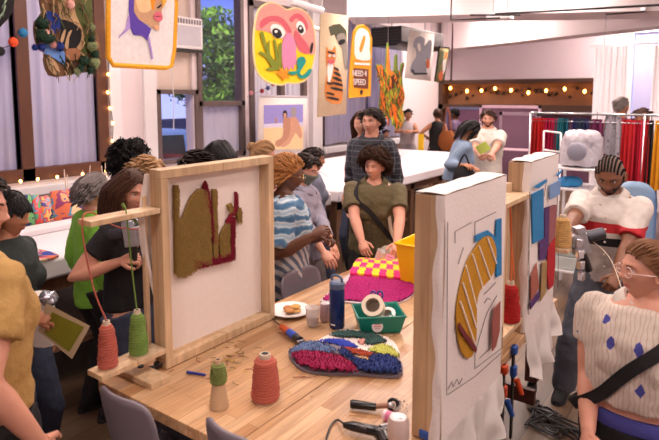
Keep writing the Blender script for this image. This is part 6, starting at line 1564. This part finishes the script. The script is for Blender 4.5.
for nm, c_, x0, n_, yb_ in names:
    for i in range(n_):
        hang_cloth('%s cloth on the garment rack, %s of the %s ones' % (nm, ['leftmost', 'second', 'third', 'fourth', 'fifth'][i], nm), x0+i*3.2-1, x0+i*3.2+3.6, yb_+i % 2*4, c_, nm+' cloths on the rack', seed=i, fold=1.5)
hang_cloth('plum cloth hanging left of the grey lace', 590, 604, 150, (92, 30, 66), None, seed=3, fold=2)
hang_cloth('grey lace patterned cloth draped on the garment rack', 603, 623, 156, (132, 128, 136), None, seed=5, fold=2, zt_=zr_+.005)
bpy.data.objects['hanging_cloth.018'].children[0].data.materials[0] = spots('lace_grey', (150, 146, 154), (96, 92, 104), 16., .35, (1, 1, 1))
for i in range(5): hang_cloth('bright red cloth on the rack right of the grey lace, %s of five' % ['leftmost', 'second', 'middle', 'fourth', 'rightmost'][i], 622+i*5.2, 630+i*5.2, 178+i*2, (196, 26, 56) if i % 2 else (182, 20, 40), 'bright red cloths on the rack', seed=20+i, fold=1.6)
hang_cloth('black cloth between the bright red and the mustard ones', 648, 655, 186, (26, 24, 26), None, seed=41, fold=1.5)
hang_cloth('mustard yellow cloth at the right end of the picture', 654, 668, 192, (218, 146, 30), None, seed=42, fold=2)
hang_cloth('dark olive cloth seen below the mustard one', 641, 650, 190, (52, 50, 40), None, seed=43, fold=1.5, y=7.3)
# trolley with plastic wrapped machine
YT_ = 6.0; f_ = lambda x, y: AY(x, y, YT_)
tx0, tx1 = f_(558, 165).x, f_(603, 165).x
tr_ = thing('trolley', 'white shelved trolley carrying the wrapped machine', 'trolley', ((tx0+tx1)/2, YT_, 0))
for zz in (.25, f_(580, 186).z, f_(580, 166).z):
    MB().box((tx0, YT_-.25, zz-.02), (tx1, YT_+.25, zz)).build('shelf', M_white, tr_, smooth=False, bev=.004)
for xx in (tx0, tx1-.025):
    for yy in (YT_-.25, YT_+.225): MB().box((xx, yy, 0), (xx+.025, yy+.025, f_(580, 166).z)).build('post', M_white, tr_, smooth=False)
mt = thing('wrapped_machine', 'rounded machine wrapped in crinkled clear plastic on the trolley', 'machine', ((tx0+tx1)/2, YT_, f_(580, 166).z))
zb2, zt2 = f_(580, 165).z, f_(580, 131).z
mb = MB(); R_ = []
for i, (f2, wx) in enumerate(((0, 1.), (.15, 1.02), (.5, .98), (.8, .92), (.95, .8), (1., .55))): R_.append(((( tx0+tx1)/2+.01, YT_, zb2+.004+(zt2-zb2)*f2), ((tx1-tx0)*.47*wx, 0, 0), (0, .22*wx, 0)))
mb.rings(R_, 32)
me = remesh(mb, .018, 1, .03, .09); ob = link_mesh('plastic_cover', me, mat('crinkled_plastic', (184, 180, 188), .22, .12, 8., .7, 18.), mt); 
off = Vector(mt.location)
for v in me.vertices: v.co -= off
mb = MB(); mb.ell(((tx0+tx1)/2+.01, YT_-.22, zb2+.15), (.09, .02, .09)); mb.build('round_panel', mat('panel_grey', (150, 148, 164), .4), mt)
zz = f_(580, 186).z
bb = MB(); bb.rings([((f_(579, 0).x, YT_-.05, zz+q_[0]), (q_[1], 0, 0), (0, q_[2], 0)) for q_ in ((.003, .10, .12), (.04, .12, .13), (.075, .10, .10), (.09, .05, .05))], 20); me = remesh(bb, .012, 1, .03, .06); link_mesh('folded_cloth', me, mat('bright_blue_cloth', (52, 138, 198), .8, .1), None); o = bpy.data.objects['folded_cloth']; tag(o, 'bright blue cloth bundled on the middle shelf of the trolley', 'cloth')
ctr_ = Vector((f_(579, 0).x, YT_-.05, zz)); 
for v in me.vertices: v.co -= ctr_
o.location = ctr_
# white frame easel left of the trolley, clear sheets below
ez = thing('easel_frame', 'empty white metal frame standing left of the wrapped machine', 'frame', (f_(552, 0).x, 6.3, 0))
g2 = lambda x, y: AY(x, y, 6.3)
for a, b in (((544, 131), (561, 133)), ((544, 131), (543, 166)), ((561, 133), (560, 166)), ((543, 150), (560, 152))): MB().tube([g2(*a), g2(*b)], .010, 8).build('bar', M_white, ez)
for xx in (543.5, 560.5):
    p = g2(xx, 160); MB().tube([p, Vector((p.x, p.y, 0))], .010, 8).build('leg', M_white, ez)
bx = thing('storage_box', 'stack of clear storage boxes on the bottom of the trolley', 'box', ((tx0+tx1)/2, YT_, .25))
mb = MB(); rr = random.Random(8); z_ = .252
cols_ = [(206, 212, 208), (190, 204, 196), (212, 206, 206)]
for i in range(3):
    h_ = .13; MB().box((tx0+.03, YT_-.22, z_), (tx1-.03, YT_+.18, z_+h_)).build('box', mat('clear_box%d' % i, cols_[i], .25, .15, 8.), bx, smooth=False, bev=.01); z_ += h_+.002
# blue bin and chair at the right
c = AY(655, 206, 5.2); c.x += .22; bbn = thing('plastic_bin', 'royal blue plastic bin at the right edge below the hanging cloths', 'bin', (c.x+.15, 5.2, 0))
mb = MB(); binmesh(mb, Vector((c.x+.1, 5.2, 0)), .30, .34, .40, .44, AY(655, 181, 5.2).z, .006, plain('bin_blue', (30, 84, 168), .4)); mb.build('bin_body', MATS['bin_blue'], bbn, bev=.004)
c = AY(634, 200, 5.0); ch = thing('shell_chair', 'pale blue shell chair back behind the man in the striped polo', 'chair', (c.x, 5.0, 0))
zt3 = AY(634, 182, 5.0).z; mb = MB(); mb.sheet(lambda u, v: (c.x+(u-.5)*.30*(1-.5*max(0, v-.6)**2*2), 5.0+.06*(2*u-1)**2+.04*v, .70+(zt3-.70)*v-.08*abs(2*u-1)**3*v), 16, 10); mb.build('backrest', mat('pale_blue_shell', (138, 170, 200), .4), ch, solid=.012)
mb = MB(); mb.sheet(lambda u, v: (c.x+(u-.5)*.36, 5.0-.36*v, .68+.01*(2*u-1)**2), 10, 8); mb.build('seat', MATS['pale_blue_shell'], ch, solid=.012)
for sx in (-1, 1):
    for yy in (4.98, 4.68): MB().tube([(c.x+sx*.14, yy, .68), (c.x+sx*.17, yy, 0)], .011, 8).build('leg', M_metal, ch)
# yellow stool/sign at the far left-centre, cables and shelf board propped
cb2 = thing('cable_tangle', 'tangle of black cables on the floor by the table caster', 'cable', (-.8, 3.4, 0)); mb = MB(); rr = random.Random(12)
for k_ in range(5):
    c = AZ(552+k_*2, 420+k_*2, .008); P_ = [AZ(528, 408, .008)]+[c+Vector((rr.uniform(-.16, .16), rr.uniform(-.16, .16), rr.uniform(0, .02))) for _ in range(7)]+[AZ(575+k_*4, 440, .008)]
    MB().tube(catmull(P_, 6, closed=False), .005, 6).build('cable', M_black, cb2)
# board with olive print held by the girl and tote
# ------------------------------------------------------------------ the people
S_pale, S_warm, S_tan, S_brown, S_dark = skin('pale', (208, 150, 126)), skin('warm', (196, 140, 112)), skin('tan', (176, 120, 90)), skin('brown', (126, 82, 58)), skin('deep', (98, 62, 44))
def hairm(n, c):
    m = mat('hair_'+n, c, .62, .35, 18., .25, 120., stretch=(1, 1, .3)); m.node_tree.nodes['Principled BSDF'].inputs['Specular IOR Level'].default_value = .22; return m
H_black, H_brown, H_dk, H_grey, H_blond, H_gold, H_bl2 = hairm('black', (15, 12, 14)), hairm('brown', (64, 40, 28)), hairm('dark_brown', (34, 22, 18)), hairm('grey', (112, 104, 102)), hairm('blond', (156, 120, 84)), hairm('golden', (150, 100, 54)), hairm('light_brown', (112, 76, 50))
fab = lambda n, c, b=.3: mat('fabric_'+n, c, .85, .10, 9., b, 60.)
blackf, jeans, gjeans = fab('black', (22, 21, 25)), fab('jeans', (62, 70, 92), .4), fab('grey_jeans', (84, 88, 100), .4)
khaki = fab('khaki', (168, 150, 128)); Sh_blk = fab('shoe_black', (20, 20, 24))

p = person('person in a mustard short sleeved shirt cut off at the left edge of the picture', -27, 209, 1.78, 66, 'f', S_pale, ('crop', H_dk), turn=-50, tilt=6, near=2,
    top=dict(m=fab('mustard', (172, 136, 78), .4), sleeve=.62, hem=.90, e=.030, boxy=.7, collar=False, fold=.035), bottom=dict(m=blackf), shoes=Sh_blk, wide=1.12, ra=AD(37, 440, 1.70), elbow={'R': (-1, -.2, 0)}, curlR=.45)
p = person('person with black bangs and dark top in profile behind the mustard shirt', 11, 215, 2.62, -8, 'f', S_tan, ('bangs', H_black), tilt=6, near=2,
    top=dict(m=fab('dark_green', (38, 46, 44)), sleeve=.6, hem=.88), bottom=dict(m=jeans), shoes=Sh_blk, ra=AD(33, 318, 2.35), elbow={'R': (-1, -.2, -.6)}, curlR=.9)
p = person('grey haired person in a bright green sweater and black trousers', 95, 191, 3.42, 48, 'f', S_pale, ('bob', H_grey), wide=.92, tilt=10, near=2,
    top=dict(m=fab('lime_knit', (122, 184, 60), .5), sleeve=1.9, hem=.80, e=.026, boxy=.5, fold=.03), bottom=dict(m=blackf, flare=.02), shoes=Sh_blk, la=None, ra=None)
p = person('person with long brown hair and black tee shirt using a silver tufting gun', 132, 192, 2.85, -16, 'f', S_pale, ('long', H_brown, .30), turn=-22, tilt=8, near=2,
    top=dict(m=fab('black_tee', (24, 23, 28)), sleeve=.5, hem=.92, e=.02), bottom=dict(m=jeans), shoes=Sh_blk, ra=AD(119, 262, 2.68), la=AD(140, 246, 2.86), elbow={'R': (-.5, -.6, -1)}, curlR=1.1, curlL=1.1)
gunp = AD(133, 243, 2.66)
person('person with a black wavy updo seen from behind above the grey haired one', 130, 163, 3.8, 80, 'f', S_tan, ('curly', H_black), near=1, top=dict(m=fab('slate', (70, 70, 86)), sleeve=.6), bottom=dict(m=blackf), shoes=Sh_blk)
person('person with tied light brown hair just behind the long brown haired one', 148, 176, 3.35, 20, 'f', S_pale, ('side', H_blond), tilt=15, near=1, top=dict(m=fab('cream', (206, 196, 186)), sleeve=.6), bottom=dict(m=jeans), shoes=Sh_blk)
person('person with brown hair looking down behind the left pine frame', 195, 169, 3.6, 195, 'f', S_tan, ('side', H_dk), tilt=25, near=1, top=dict(m=fab('rust', (140, 84, 60)), sleeve=.6), bottom=dict(m=jeans), shoes=Sh_blk)
person('person with straight black hair seen from behind below the tree window', 220, 157, 3.95, 75, 'f', S_tan, ('long', H_black, .3), near=1, top=dict(m=blackf, sleeve=.6), bottom=dict(m=jeans), shoes=Sh_blk)
person('person with a blond bun below the framed beach picture', 264, 156, 4.3, 10, 'f', S_pale, ('bun', H_blond), tilt=12, near=1, top=dict(m=fab('blush', (190, 150, 146)), sleeve=.6), bottom=dict(m=jeans), shoes=Sh_blk)
# tie dye shirt
def tiedye():
    m, nt, b = _new('tie_dye_blue'); tc = N(nt, 'ShaderNodeTexCoord')
    nz = N(nt, 'ShaderNodeTexNoise', Scale=5., Detail=3., Distortion=1.2); nt.links.new(tc.outputs['Object'], nz.inputs[0])
    wv = N(nt, 'ShaderNodeTexWave', Scale=4.5, Distortion=9., Detail=3.); wv.bands_direction = 'Z'; nt.links.new(tc.outputs['Object'], wv.inputs[0])
    r = ramp(nt, [(.1, (58, 98, 132)), (.4, (112, 146, 168)), (.62, (196, 204, 208)), (.9, (150, 172, 188))]); nt.links.new(wv.outputs[0], r.inputs[0])
    sp = N(nt, 'ShaderNodeSeparateXYZ'); nt.links.new(tc.outputs['Object'], sp.inputs[0])
    mr_ = N(nt, 'ShaderNodeMapRange'); nt.links.new(sp.outputs[2], mr_.inputs[0]); mr_.inputs[1].default_value = 1.02; mr_.inputs[2].default_value = 1.14
    wp = N(nt, 'ShaderNodeTexWave', Scale=9., Distortion=1.5); wp.bands_direction = 'DIAGONAL'; nt.links.new(tc.outputs['Object'], wp.inputs[0])
    r2_ = ramp(nt, [(.3, (188, 186, 186)), (.7, (92, 104, 124))]); nt.links.new(wp.outputs[0], r2_.inputs[0])
    nt.links.new(mixc(nt, mr_.outputs[0], r2_.outputs[0], r.outputs[0]), b.inputs['Base Color']); b.inputs['Roughness'].default_value = .85
    return m
p = person('person in a blue and white tie dye shirt with golden brown twists and glasses', 289, 175, 3.45, 8, 'f', S_dark, ('twists', H_gold), tilt=10, near=2, wide=1.22, hs=.96,
    top=dict(m=tiedye(), sleeve=.85, hem=.70, e=.035, boxy=.6, fold=.035), bottom=dict(m=fab('navy', (36, 42, 66))), shoes=Sh_blk, ra=AD(312, 236, 3.18), la=AD(320, 238, 3.38), elbow={'R': (-.4, -.2, -1), 'L': (-.3, .4, -1)}, curlR=1.0, curlL=1.0, extras=('glasses',))
pt_ = MB(); c = AD(327, 230, 3.25); pt_.ell(c, (.02, .016, .022), nu=8, nv=6); me = remesh(pt_, .006, 0, .02, .02); [setattr(v, 'co', v.co-c) for v in me.vertices]
o = link_mesh('tissue', me, plain('tissue_white', (236, 230, 228)), None, c); tag(o, 'small crumpled white tissue held by the person in tie dye', 'tissue')
p = person('person in a grey overshirt wearing a sage face mask beside the tie dye shirt', 306, 170, 3.95, -25, 'f', S_pale, ('side', H_dk), tilt=14, near=2,
    top=dict(m=fab('lilac_grey', (146, 142, 158), .4), sleeve=1.75, hem=.84, e=.024, boxy=.4, collar=True, fold=.03), bottom=dict(m=fab('taupe', (116, 104, 104))), shoes=Sh_blk, la=AD(338, 259, 3.65), ra=AD(330, 264, 3.5), elbow={'L': (-.5, .5, -.7), 'R': (-.3, -.3, -1)}, extras=('mask', 'glasses_clear'), curlL=.4)
person('dark haired person partly hidden behind the masked person', 315, 160, 4.9, 15, 'f', S_tan, ('side', H_dk), near=1, top=dict(m=fab('grey_blue', (110, 114, 132)), sleeve=.6), bottom=dict(m=jeans), shoes=Sh_blk)
pm_ = plaid('dark_plaid', (44, 46, 56), (116, 116, 126), .030, .12, (34, 36, 44), soft=True, zrow=.05)
p = person('tall person with short dark hair in a dark plaid shirt', 371, 122, 5.1, -112, 'm', S_pale, ('side', H_dk), turn=-6, hs=.9, wide=.9, near=2,
    top=dict(m=pm_, sleeve=1.25, hem=.84, e=.022, boxy=.5, collar=True, fold=.03), bottom=dict(m=blackf), shoes=Sh_blk)
person('brown haired person almost hidden behind the tall one in plaid', 362, 124, 5.8, -130, 'f', S_pale, ('long', H_brown, .25), near=0, top=dict(m=fab('grey_tee', (120, 116, 120)), sleeve=.6), bottom=dict(m=jeans), shoes=Sh_blk)
p14 = person('smiling person with curly brown hair in an olive short sleeved shirt', 374, 167, 4.12, -100, 'f', S_pale, ('curly', H_brown), turn=-18, tilt=0, near=2, lean=6, smile=True, wide=1.28, hs=.9,
    top=dict(m=fab('olive_shirt', (94, 84, 56), .4), sleeve=.72, hem=.86, e=.030, boxy=.6, collar=True, placket=(60, 52, 36), fold=.035), bottom=dict(m=blackf), shoes=Sh_blk, ra=AD(365, 260, 3.74), la=AD(397, 259, 3.70), elbow={'R': (-.3, -.9, -.6), 'L': (-.3, .9, -.6)}, curlR=.7, curlL=.8)
def sstrap(P, a, b, w, m, name, label, cat, e=.020, bag=None):
    """diagonal strap: a/b are +1/-1 (person's left/right) for the shoulder and the hip end"""
    wd = P['wide']; sy = P['sw']*.58*a; e2 = e+.006
    pts = [(.0, sy, 1.400+e2), (.082*wd+e2, sy*.80, 1.335), (.128*wd+e2, 0, 1.235), (.118*wd+e2, .11*b*wd, 1.07), (.03, (.165*wd+e2)*b, .955), (-.085*wd-e2, .10*b, 1.05), (-.095*wd-e2, 0, 1.24), (-.068*wd-e2, sy*.75, 1.345)]
    return strap(P, pts, w, m, name, label, cat, bag)
sstrap(p14, -1, 1, .035, blackf, 'crossbody_strap', 'black crossbody strap worn over the olive shirt', 'strap', .020)
P_ = p14; wv = MB(); U_, k_, Rz_, rt_ = P_['U'], P_['k'], P_['Rz'], P_['root']
path = catmull([rt_+Rz_@(U_(q_)*k_) for q_ in ((-.14, .15, 1.15), (-.10, .12, 1.33), (.0, .115, 1.425), (.10, .115, 1.33), (.150, .13, 1.2), (.150, .15, 1.08), (.12, .2, .98))], 6, closed=False)
tb_ = thing('tote_bag', 'cream tote bag strap over the left shoulder of the olive shirt', 'bag', tuple(path[-1]))
wv.tube(path, .013, 8, flat=.4); wv.build('strap', fab('cream_strap', (222, 210, 190)), tb_); bb = MB(); bb.obox(path[-1]+Vector((0, 0, -.16)), (.10, .26, .30), Rz_); bb.build('bag_body', fab('cream_strap', (222, 210, 190)), tb_, bev=.03)
c = AD(388, 263, 3.66); cd2 = thing('printed_card', 'small pink printed card in the hands of the person in olive', 'card', tuple(c)); cb3 = MB(); Rr = Matrix.Rotation(YAW, 3, 'Z')@rotm('Y', .35)@rotm('X', -.3)
cb3.obox(c, (.055, .002, .11), Rr); cb3.build('card', plain('card_pink', (232, 160, 200)), cd2, smooth=False); cb3 = MB(); 
for i in range(5): cb3.obox(c+Rr@Vector((0, -.0016, .038-i*.018)), (.034, .0008, .004), Rr)
cb3.build('card_lines', plain('card_ink', (150, 60, 110)), cd2, smooth=False)
c = AD(377, 259, 3.66); mb = MB(); mb.lathe([(.018, 0), (.026, .065), (.028, .067), (.025, .06), (.017, .003)], c, 20, R=rotm('Y', .5)); mb.build('plastic_cup', glass('cup_clear', (226, 222, 222), .45), label='small clear plastic cup in the hand of the person in olive', cat='cup')
# far group
person('person with tied dark hair in red seated by the far corner', 386, 134, 11.5, -60, 'f', S_tan, ('side', H_dk), near=0, top=dict(m=fab('brick', (150, 66, 56)), sleeve=.6), bottom=dict(m=jeans), shoes=Sh_blk)
person('person with dark hair in a light grey top and long grey skirt with folded arms', 408, 115, 11.5, -85, 'f', S_tan, ('side', H_black), near=0, top=dict(m=fab('light_grey', (176, 164, 168)), sleeve=0, e=.02), bottom=dict(skirt=.3, m=fab('mid_grey', (140, 130, 138))), shoes=Sh_blk,
    la=AD(411, 131, 11.15), ra=AD(404, 131, 11.15), elbow={'L': (-.2, 1, -.6), 'R': (-.2, -1, -.6)})
person('person in a black sleeveless top and black and white print skirt seen from behind', 437, 115, 11.3, 100, 'f', S_tan, ('bun', H_brown), near=0, top=dict(m=fab('black_top', (26, 22, 26)), sleeve=0, e=.022), bottom=dict(skirt=.5, m=spots('skirt_print', (30, 26, 30), (210, 200, 204), 11., .32, (1, 1, 1))), shoes=Sh_blk,
    la=AD(427, 137, 11.4), elbow={'L': (-.5, 1, 0)})
p18 = person('person in a dusky purple tee shirt with short dark hair and brown skin', 454, 114, 11.9, 150, 'm', S_dark, ('crop', H_black), near=0, top=dict(m=fab('dusky_purple', (92, 72, 100)), sleeve=.6), bottom=dict(m=blackf), shoes=Sh_blk)
c = AD(447, 139, 11.1); mb = MB(); mb.rings([(c+Vector((0, 0, z_)), (a_, 0, 0), (0, b2, 0)) for z_, a_, b2 in ((-.22, .10, .05), (-.12, .19, .08), (.05, .17, .08), (.16, .10, .05))], 16)
sb = thing('shoulder_bag', 'brown leather shoulder bag between the print skirt and the purple tee', 'bag', tuple(c)); mb.build('bag_body', fab('leather_brown', (160, 92, 44)), sb); MB().tube(catmull([c+Vector((-.09, 0, .14)), c+Vector((0, 0, .62)), c+Vector((.09, 0, .14))], 6, closed=False), .012, 6).build('strap', MATS['fabric_leather_brown'], sb)
c = AY(417, 150, 9.75); yst = thing('stool', 'bright yellow stool at the far end behind the white table', 'stool', (c.x, 9.8, 0))
MB().lathe([(0, 0), (.15, 0), (.15, .03), (0, .03)], (c.x, 9.8, AY(417, 137, 9.9).z-.5), 20).build('seat', my, yst); MB().box((c.x-.06, 9.9, AY(417, 140, 9.9).z-.5), (c.x+.06, 9.92, AY(417, 134, 9.9).z)).build('backrest', my, yst, bev=.01)
for sx in (-1, 1):
    for sy in (-1, 1): MB().tube([(c.x+sx*.10, 9.8+sy*.10, AY(417, 137, 9.9).z-.5), (c.x+sx*.14, 9.8+sy*.14, 0)], .012, 6).build('leg', my, yst)
p19 = person('person with long black hair in a denim jacket bending beside the white shirt', 471, 131, 6.45, 5, 'f', S_tan, ('long', H_black, .14), tilt=38, near=0, lean=14,
    top=dict(m=fab('denim', (120, 140, 164), .5), sleeve=1.8, hem=.92, e=.024, boxy=.5, fold=.03), bottom=dict(m=blackf), shoes=Sh_blk, ra=AD(463, 165, 6.15), la=AD(470, 168, 6.3), elbow={'R': (-.6, -.4, -.8)})
c = AD(464, 177, 6.15); mb = MB(); mb.rings([(c+Vector((0, 0, z_)), (a_, 0, 0), (0, b2, 0)) for z_, a_, b2 in ((-.12, .08, .05), (-.06, .13, .06), (.05, .12, .06), (.11, .08, .03))], 16); t = thing('handbag', 'black handbag held by the person in the denim jacket', 'bag', tuple(c)); mb.build('bag_body', blackf, t); MB().tube(catmull([c+Vector((-.07, 0, .1)), c+Vector((0, 0, .24)), c+Vector((.07, 0, .1))], 6, closed=False), .01, 6).build('handle', blackf, t)
p20 = person('bearded person in a white short sleeved shirt holding a yellow green leaflet', 488, 119, 7.15, -100, 'm', S_pale, ('side', H_brown), tilt=4, near=1, hs=.86, wide=1., turn=-8,
    top=dict(m=fab('white_shirt', (208, 200, 192)), sleeve=.8, hem=.86, e=.030, boxy=.6, collar=True, placket=(210, 200, 190), fold=.025), bottom=dict(m=khaki), shoes=Sh_blk, ra=AD(480, 154, 6.74), la=AD(492, 154, 6.72), elbow={'R': (-.5, -.4, -1), 'L': (-.5, .4, -1)}, curlL=1., curlR=1., extras=('beard',))
c = AD(483, 148, 6.62); mb = MB(); Rr = Matrix.Rotation(YAW, 3, 'Z')@rotm('X', -.5)@rotm('Y', -.5); mb.obox(c, (.15, .003, .115), Rr); mb.build('leaflet', fab('leaflet', (150, 160, 66)), smooth=False, label='yellow green leaflet held by the person in the white shirt', cat='leaflet')
person('grey brown haired person behind the tall white curtain gap at the upper right', 622, 107, 8.1, 20, 'm', S_tan, ('bun', H_grey), near=0, top=dict(m=fab('maroon', (110, 40, 50)), sleeve=1.8), bottom=dict(m=jeans), shoes=Sh_blk)
person('brown haired person behind the bright red cloths of the rack', 643, 118, 7.4, -90, 'f', S_tan, ('side', H_brown), near=0, top=dict(m=fab('cream', (206, 196, 186)), sleeve=.6), bottom=dict(m=jeans), shoes=Sh_blk)
# man in the striped polo
polo = bands('polo_bands', (208, 200, 194), [(1.14, 1.198, (180, 34, 44)), (1.055, 1.108, (24, 22, 30)), (.5, 1.055, (178, 170, 168))])
p23 = person('person with cornrows and beard in a white polo with red and black bands', 610, 176, 3.42, -125, 'm', S_brown, ('cornrows', H_black), hs=1.07, tilt=24, near=2, lean=6, wide=1.1, spread=.24, turn=0,
    top=dict(m=polo, sleeve=.85, hem=.84, e=.020, boxy=.65, collar=True, cm=fab('white_shirt', (208, 200, 192)), placket=(220, 210, 200), fold=.03), bottom=dict(m=gjeans, flare=.03), shoes=Sh_blk, ra=AD(563, 240, 3.02), la=AD(612, 287, 3.12), elbow={'R': (-.9, -.15, -1), 'L': (-.9, .1, -1)}, curlR=.8, curlL=1.1, extras=('beard',))
p24 = person('person with a brown twisted updo and clear glasses in a white and blue print blouse', 645, 271, 1.93, -128, 'f', S_pale, ('bun', H_bl2), turn=-50, tilt=-4, near=2, wide=1.32,
    top=dict(m=spots('blouse_print', (206, 196, 186), (66, 70, 150), 12., .24, (1, 1, .55), stripe=(186, 160, 140)), name='blouse', sleeve=.5, hem=1.0, e=.022, boxy=.45, fold=.03, collar=True, cm=fab('white_shirt', (208, 200, 192))), bottom=dict(m=blackf), shoes=Sh_blk, ra=AD(588, 432, 1.93), elbow={'R': (-1, -.3, 0)}, extras=('glasses_clear',))
sstrap(p24, 1, -1, .042, blackf, 'crossbody_strap', 'wide black crossbody strap worn over the print blouse', 'strap', .016)
P_ = p24; wb = MB(); wb.rings([(P_['U']((0, 0, z_))*P_['k'], (r1*P_['k'], 0, 0), (0, r2*P_['k'], 0)) for z_, r1, r2 in ((.955, .146, .204), (.965, .150, .208), (1.005, .146, .202), (1.012, .142, .196))], 30)
wb.build('waistband', fab('periwinkle', (70, 72, 150)), P_['o'], local=True)
# tufting guns
def gun(label, c, ang, s=1., up=.0):
    t = thing('tufting_gun', label, 'tufting gun', tuple(c)); R = Matrix.Rotation(ang, 3, 'Z')@rotm('Y', up); c = Vector(c); L = lambda x, y, z: c+R@(Vector((x, y, z))*s)
    al = mat('cast_aluminium', (176, 176, 182), .35, .15, 30., metal=.75)
    mb = MB(); mb.obox(L(0, 0, .03), (.07*s, .04*s, .09*s), R); mb.obox(L(.05, 0, .055), (.06*s, .03*s, .035*s), R); mb.obox(L(-.01, 0, .09), (.04*s, .05*s, .03*s), R); mb.build('gearbox', al, t, bev=.004)
    mb = MB(); mb.tube([L(-.035, 0, .05), L(-.11, 0, .05)], .026*s, 16); mb.build('motor', mat('motor_dark', (70, 70, 78), .4, .1, metal=.5), t)
    mb = MB(); mb.tube([L(0, 0, .0), L(-.008, 0, -.05), L(-.015, 0, -.10)], [.017*s, .019*s, .017*s], 12); mb.build('handle', M_black, t)
    mb = MB(); mb.obox(L(.12, 0, .05), (.09*s, .006*s, .008*s), R); mb.obox(L(.12, .01, .038), (.08*s, .004*s, .006*s), R); mb.tube([L(.10, .02, .07), L(.17, .02, .06)], .003*s, 6); mb.build('needle', M_metal, t)
    mb = MB(); mb.torus(L(.03, .0, .10), .014*s, .003*s, R@rotm('X', PI/2), 14, 6); mb.torus(L(.075, 0, .02), .018*s, .004*s, R@rotm('X', PI/2), 14, 6); mb.build('yarn_eyelet', M_metal, t)
    mb = MB(); mb.obox(L(.03, .022, .03), (.05*s, .004*s, .02*s), R); mb.build('switch_plate', plain('switch_grey', (110, 108, 112)), t); return t
gun('silver tufting gun in the hand of the person in the black tee shirt', gunp, YAW*.6, 1.0, -.15)
g2p = AD(581, 250, 3.02); g2_ = gun('silver tufting gun held by the person in the striped polo', g2p, YAW+PI, 1.2, .25)
mb = MB(); q0 = AD(574, 249, 2.97)
for i in range(4): mb.obox(AD(579+i*.8, 243+i*11, 2.99), (.035, .03, .045), rotm('Z', .5+i*.3))
mb.build('drive_housing', mat('chrome_shiny', (220, 220, 226), .2, .1, metal=.85), g2_, bev=.004)
strand('thin cream yarn from the tufting gun to the glasses wearing side of the patchwork canvas', [tuple(AD(583, 236, 3.02)), tuple(AD(600, 247, 3.0)), tuple(AD(612, 262, 2.8)), tuple(AD(622, 290, 2.6))], fab('cream_strap', (222, 210, 190)), .002)
# board with olive print, tote
c = AD(60, 330, 2.35)
pb = thing('printed_board', 'kraft coloured board with an olive green print hanging by the left white table', 'board', tuple(c))
bp_ = lambda x, y, o_=0.: AD(x, y, 2.35-o_)
mb = MB(); off_ = Vector(ray(60, 330))*-.012; P4 = [bp_(38, 331), bp_(46, 303), bp_(90, 326), bp_(72, 359)]; mb.prism(P4, off_); mb.build('kraft_backing', plain('kraft', (196, 178, 146)), pb, smooth=False)
mb = MB(); P4 = [bp_(44, 333, .014), bp_(52, 312, .014), bp_(84, 327, .014), bp_(69, 352, .014)]; mb.prism(P4, off_*.2); mb.build('olive_print', mat('olive_print', (128, 128, 22), .6, .2, 20.), pb, smooth=False)
tb = thing('paper_bag', 'white paper bag with crumpled foil on top beside the kraft board', 'bag', tuple(AD(40, 312, 2.55)))
c = AD(42, 312, 2.55); mb = MB(); mb.rings([(c+Vector((0, 0, z_)), (a_, 0, 0), (0, b2, 0)) for z_, a_, b2 in ((-.14, .07, .05), (0, .08, .05), (.08, .07, .04))], 10); mb.build('bag_body', plain('bag_white', (220, 214, 208)), tb)
mb = MB(); mb.ell(AD(48, 298, 2.5), (.05, .04, .03)); me = remesh(mb, .008, 0, .03, .03); Lc = Vector(tb.location); [setattr(v, 'co', v.co-Lc) for v in me.vertices]; link_mesh('foil', me, mat('foil', (180, 184, 196), .25, .1, metal=.8), tb)
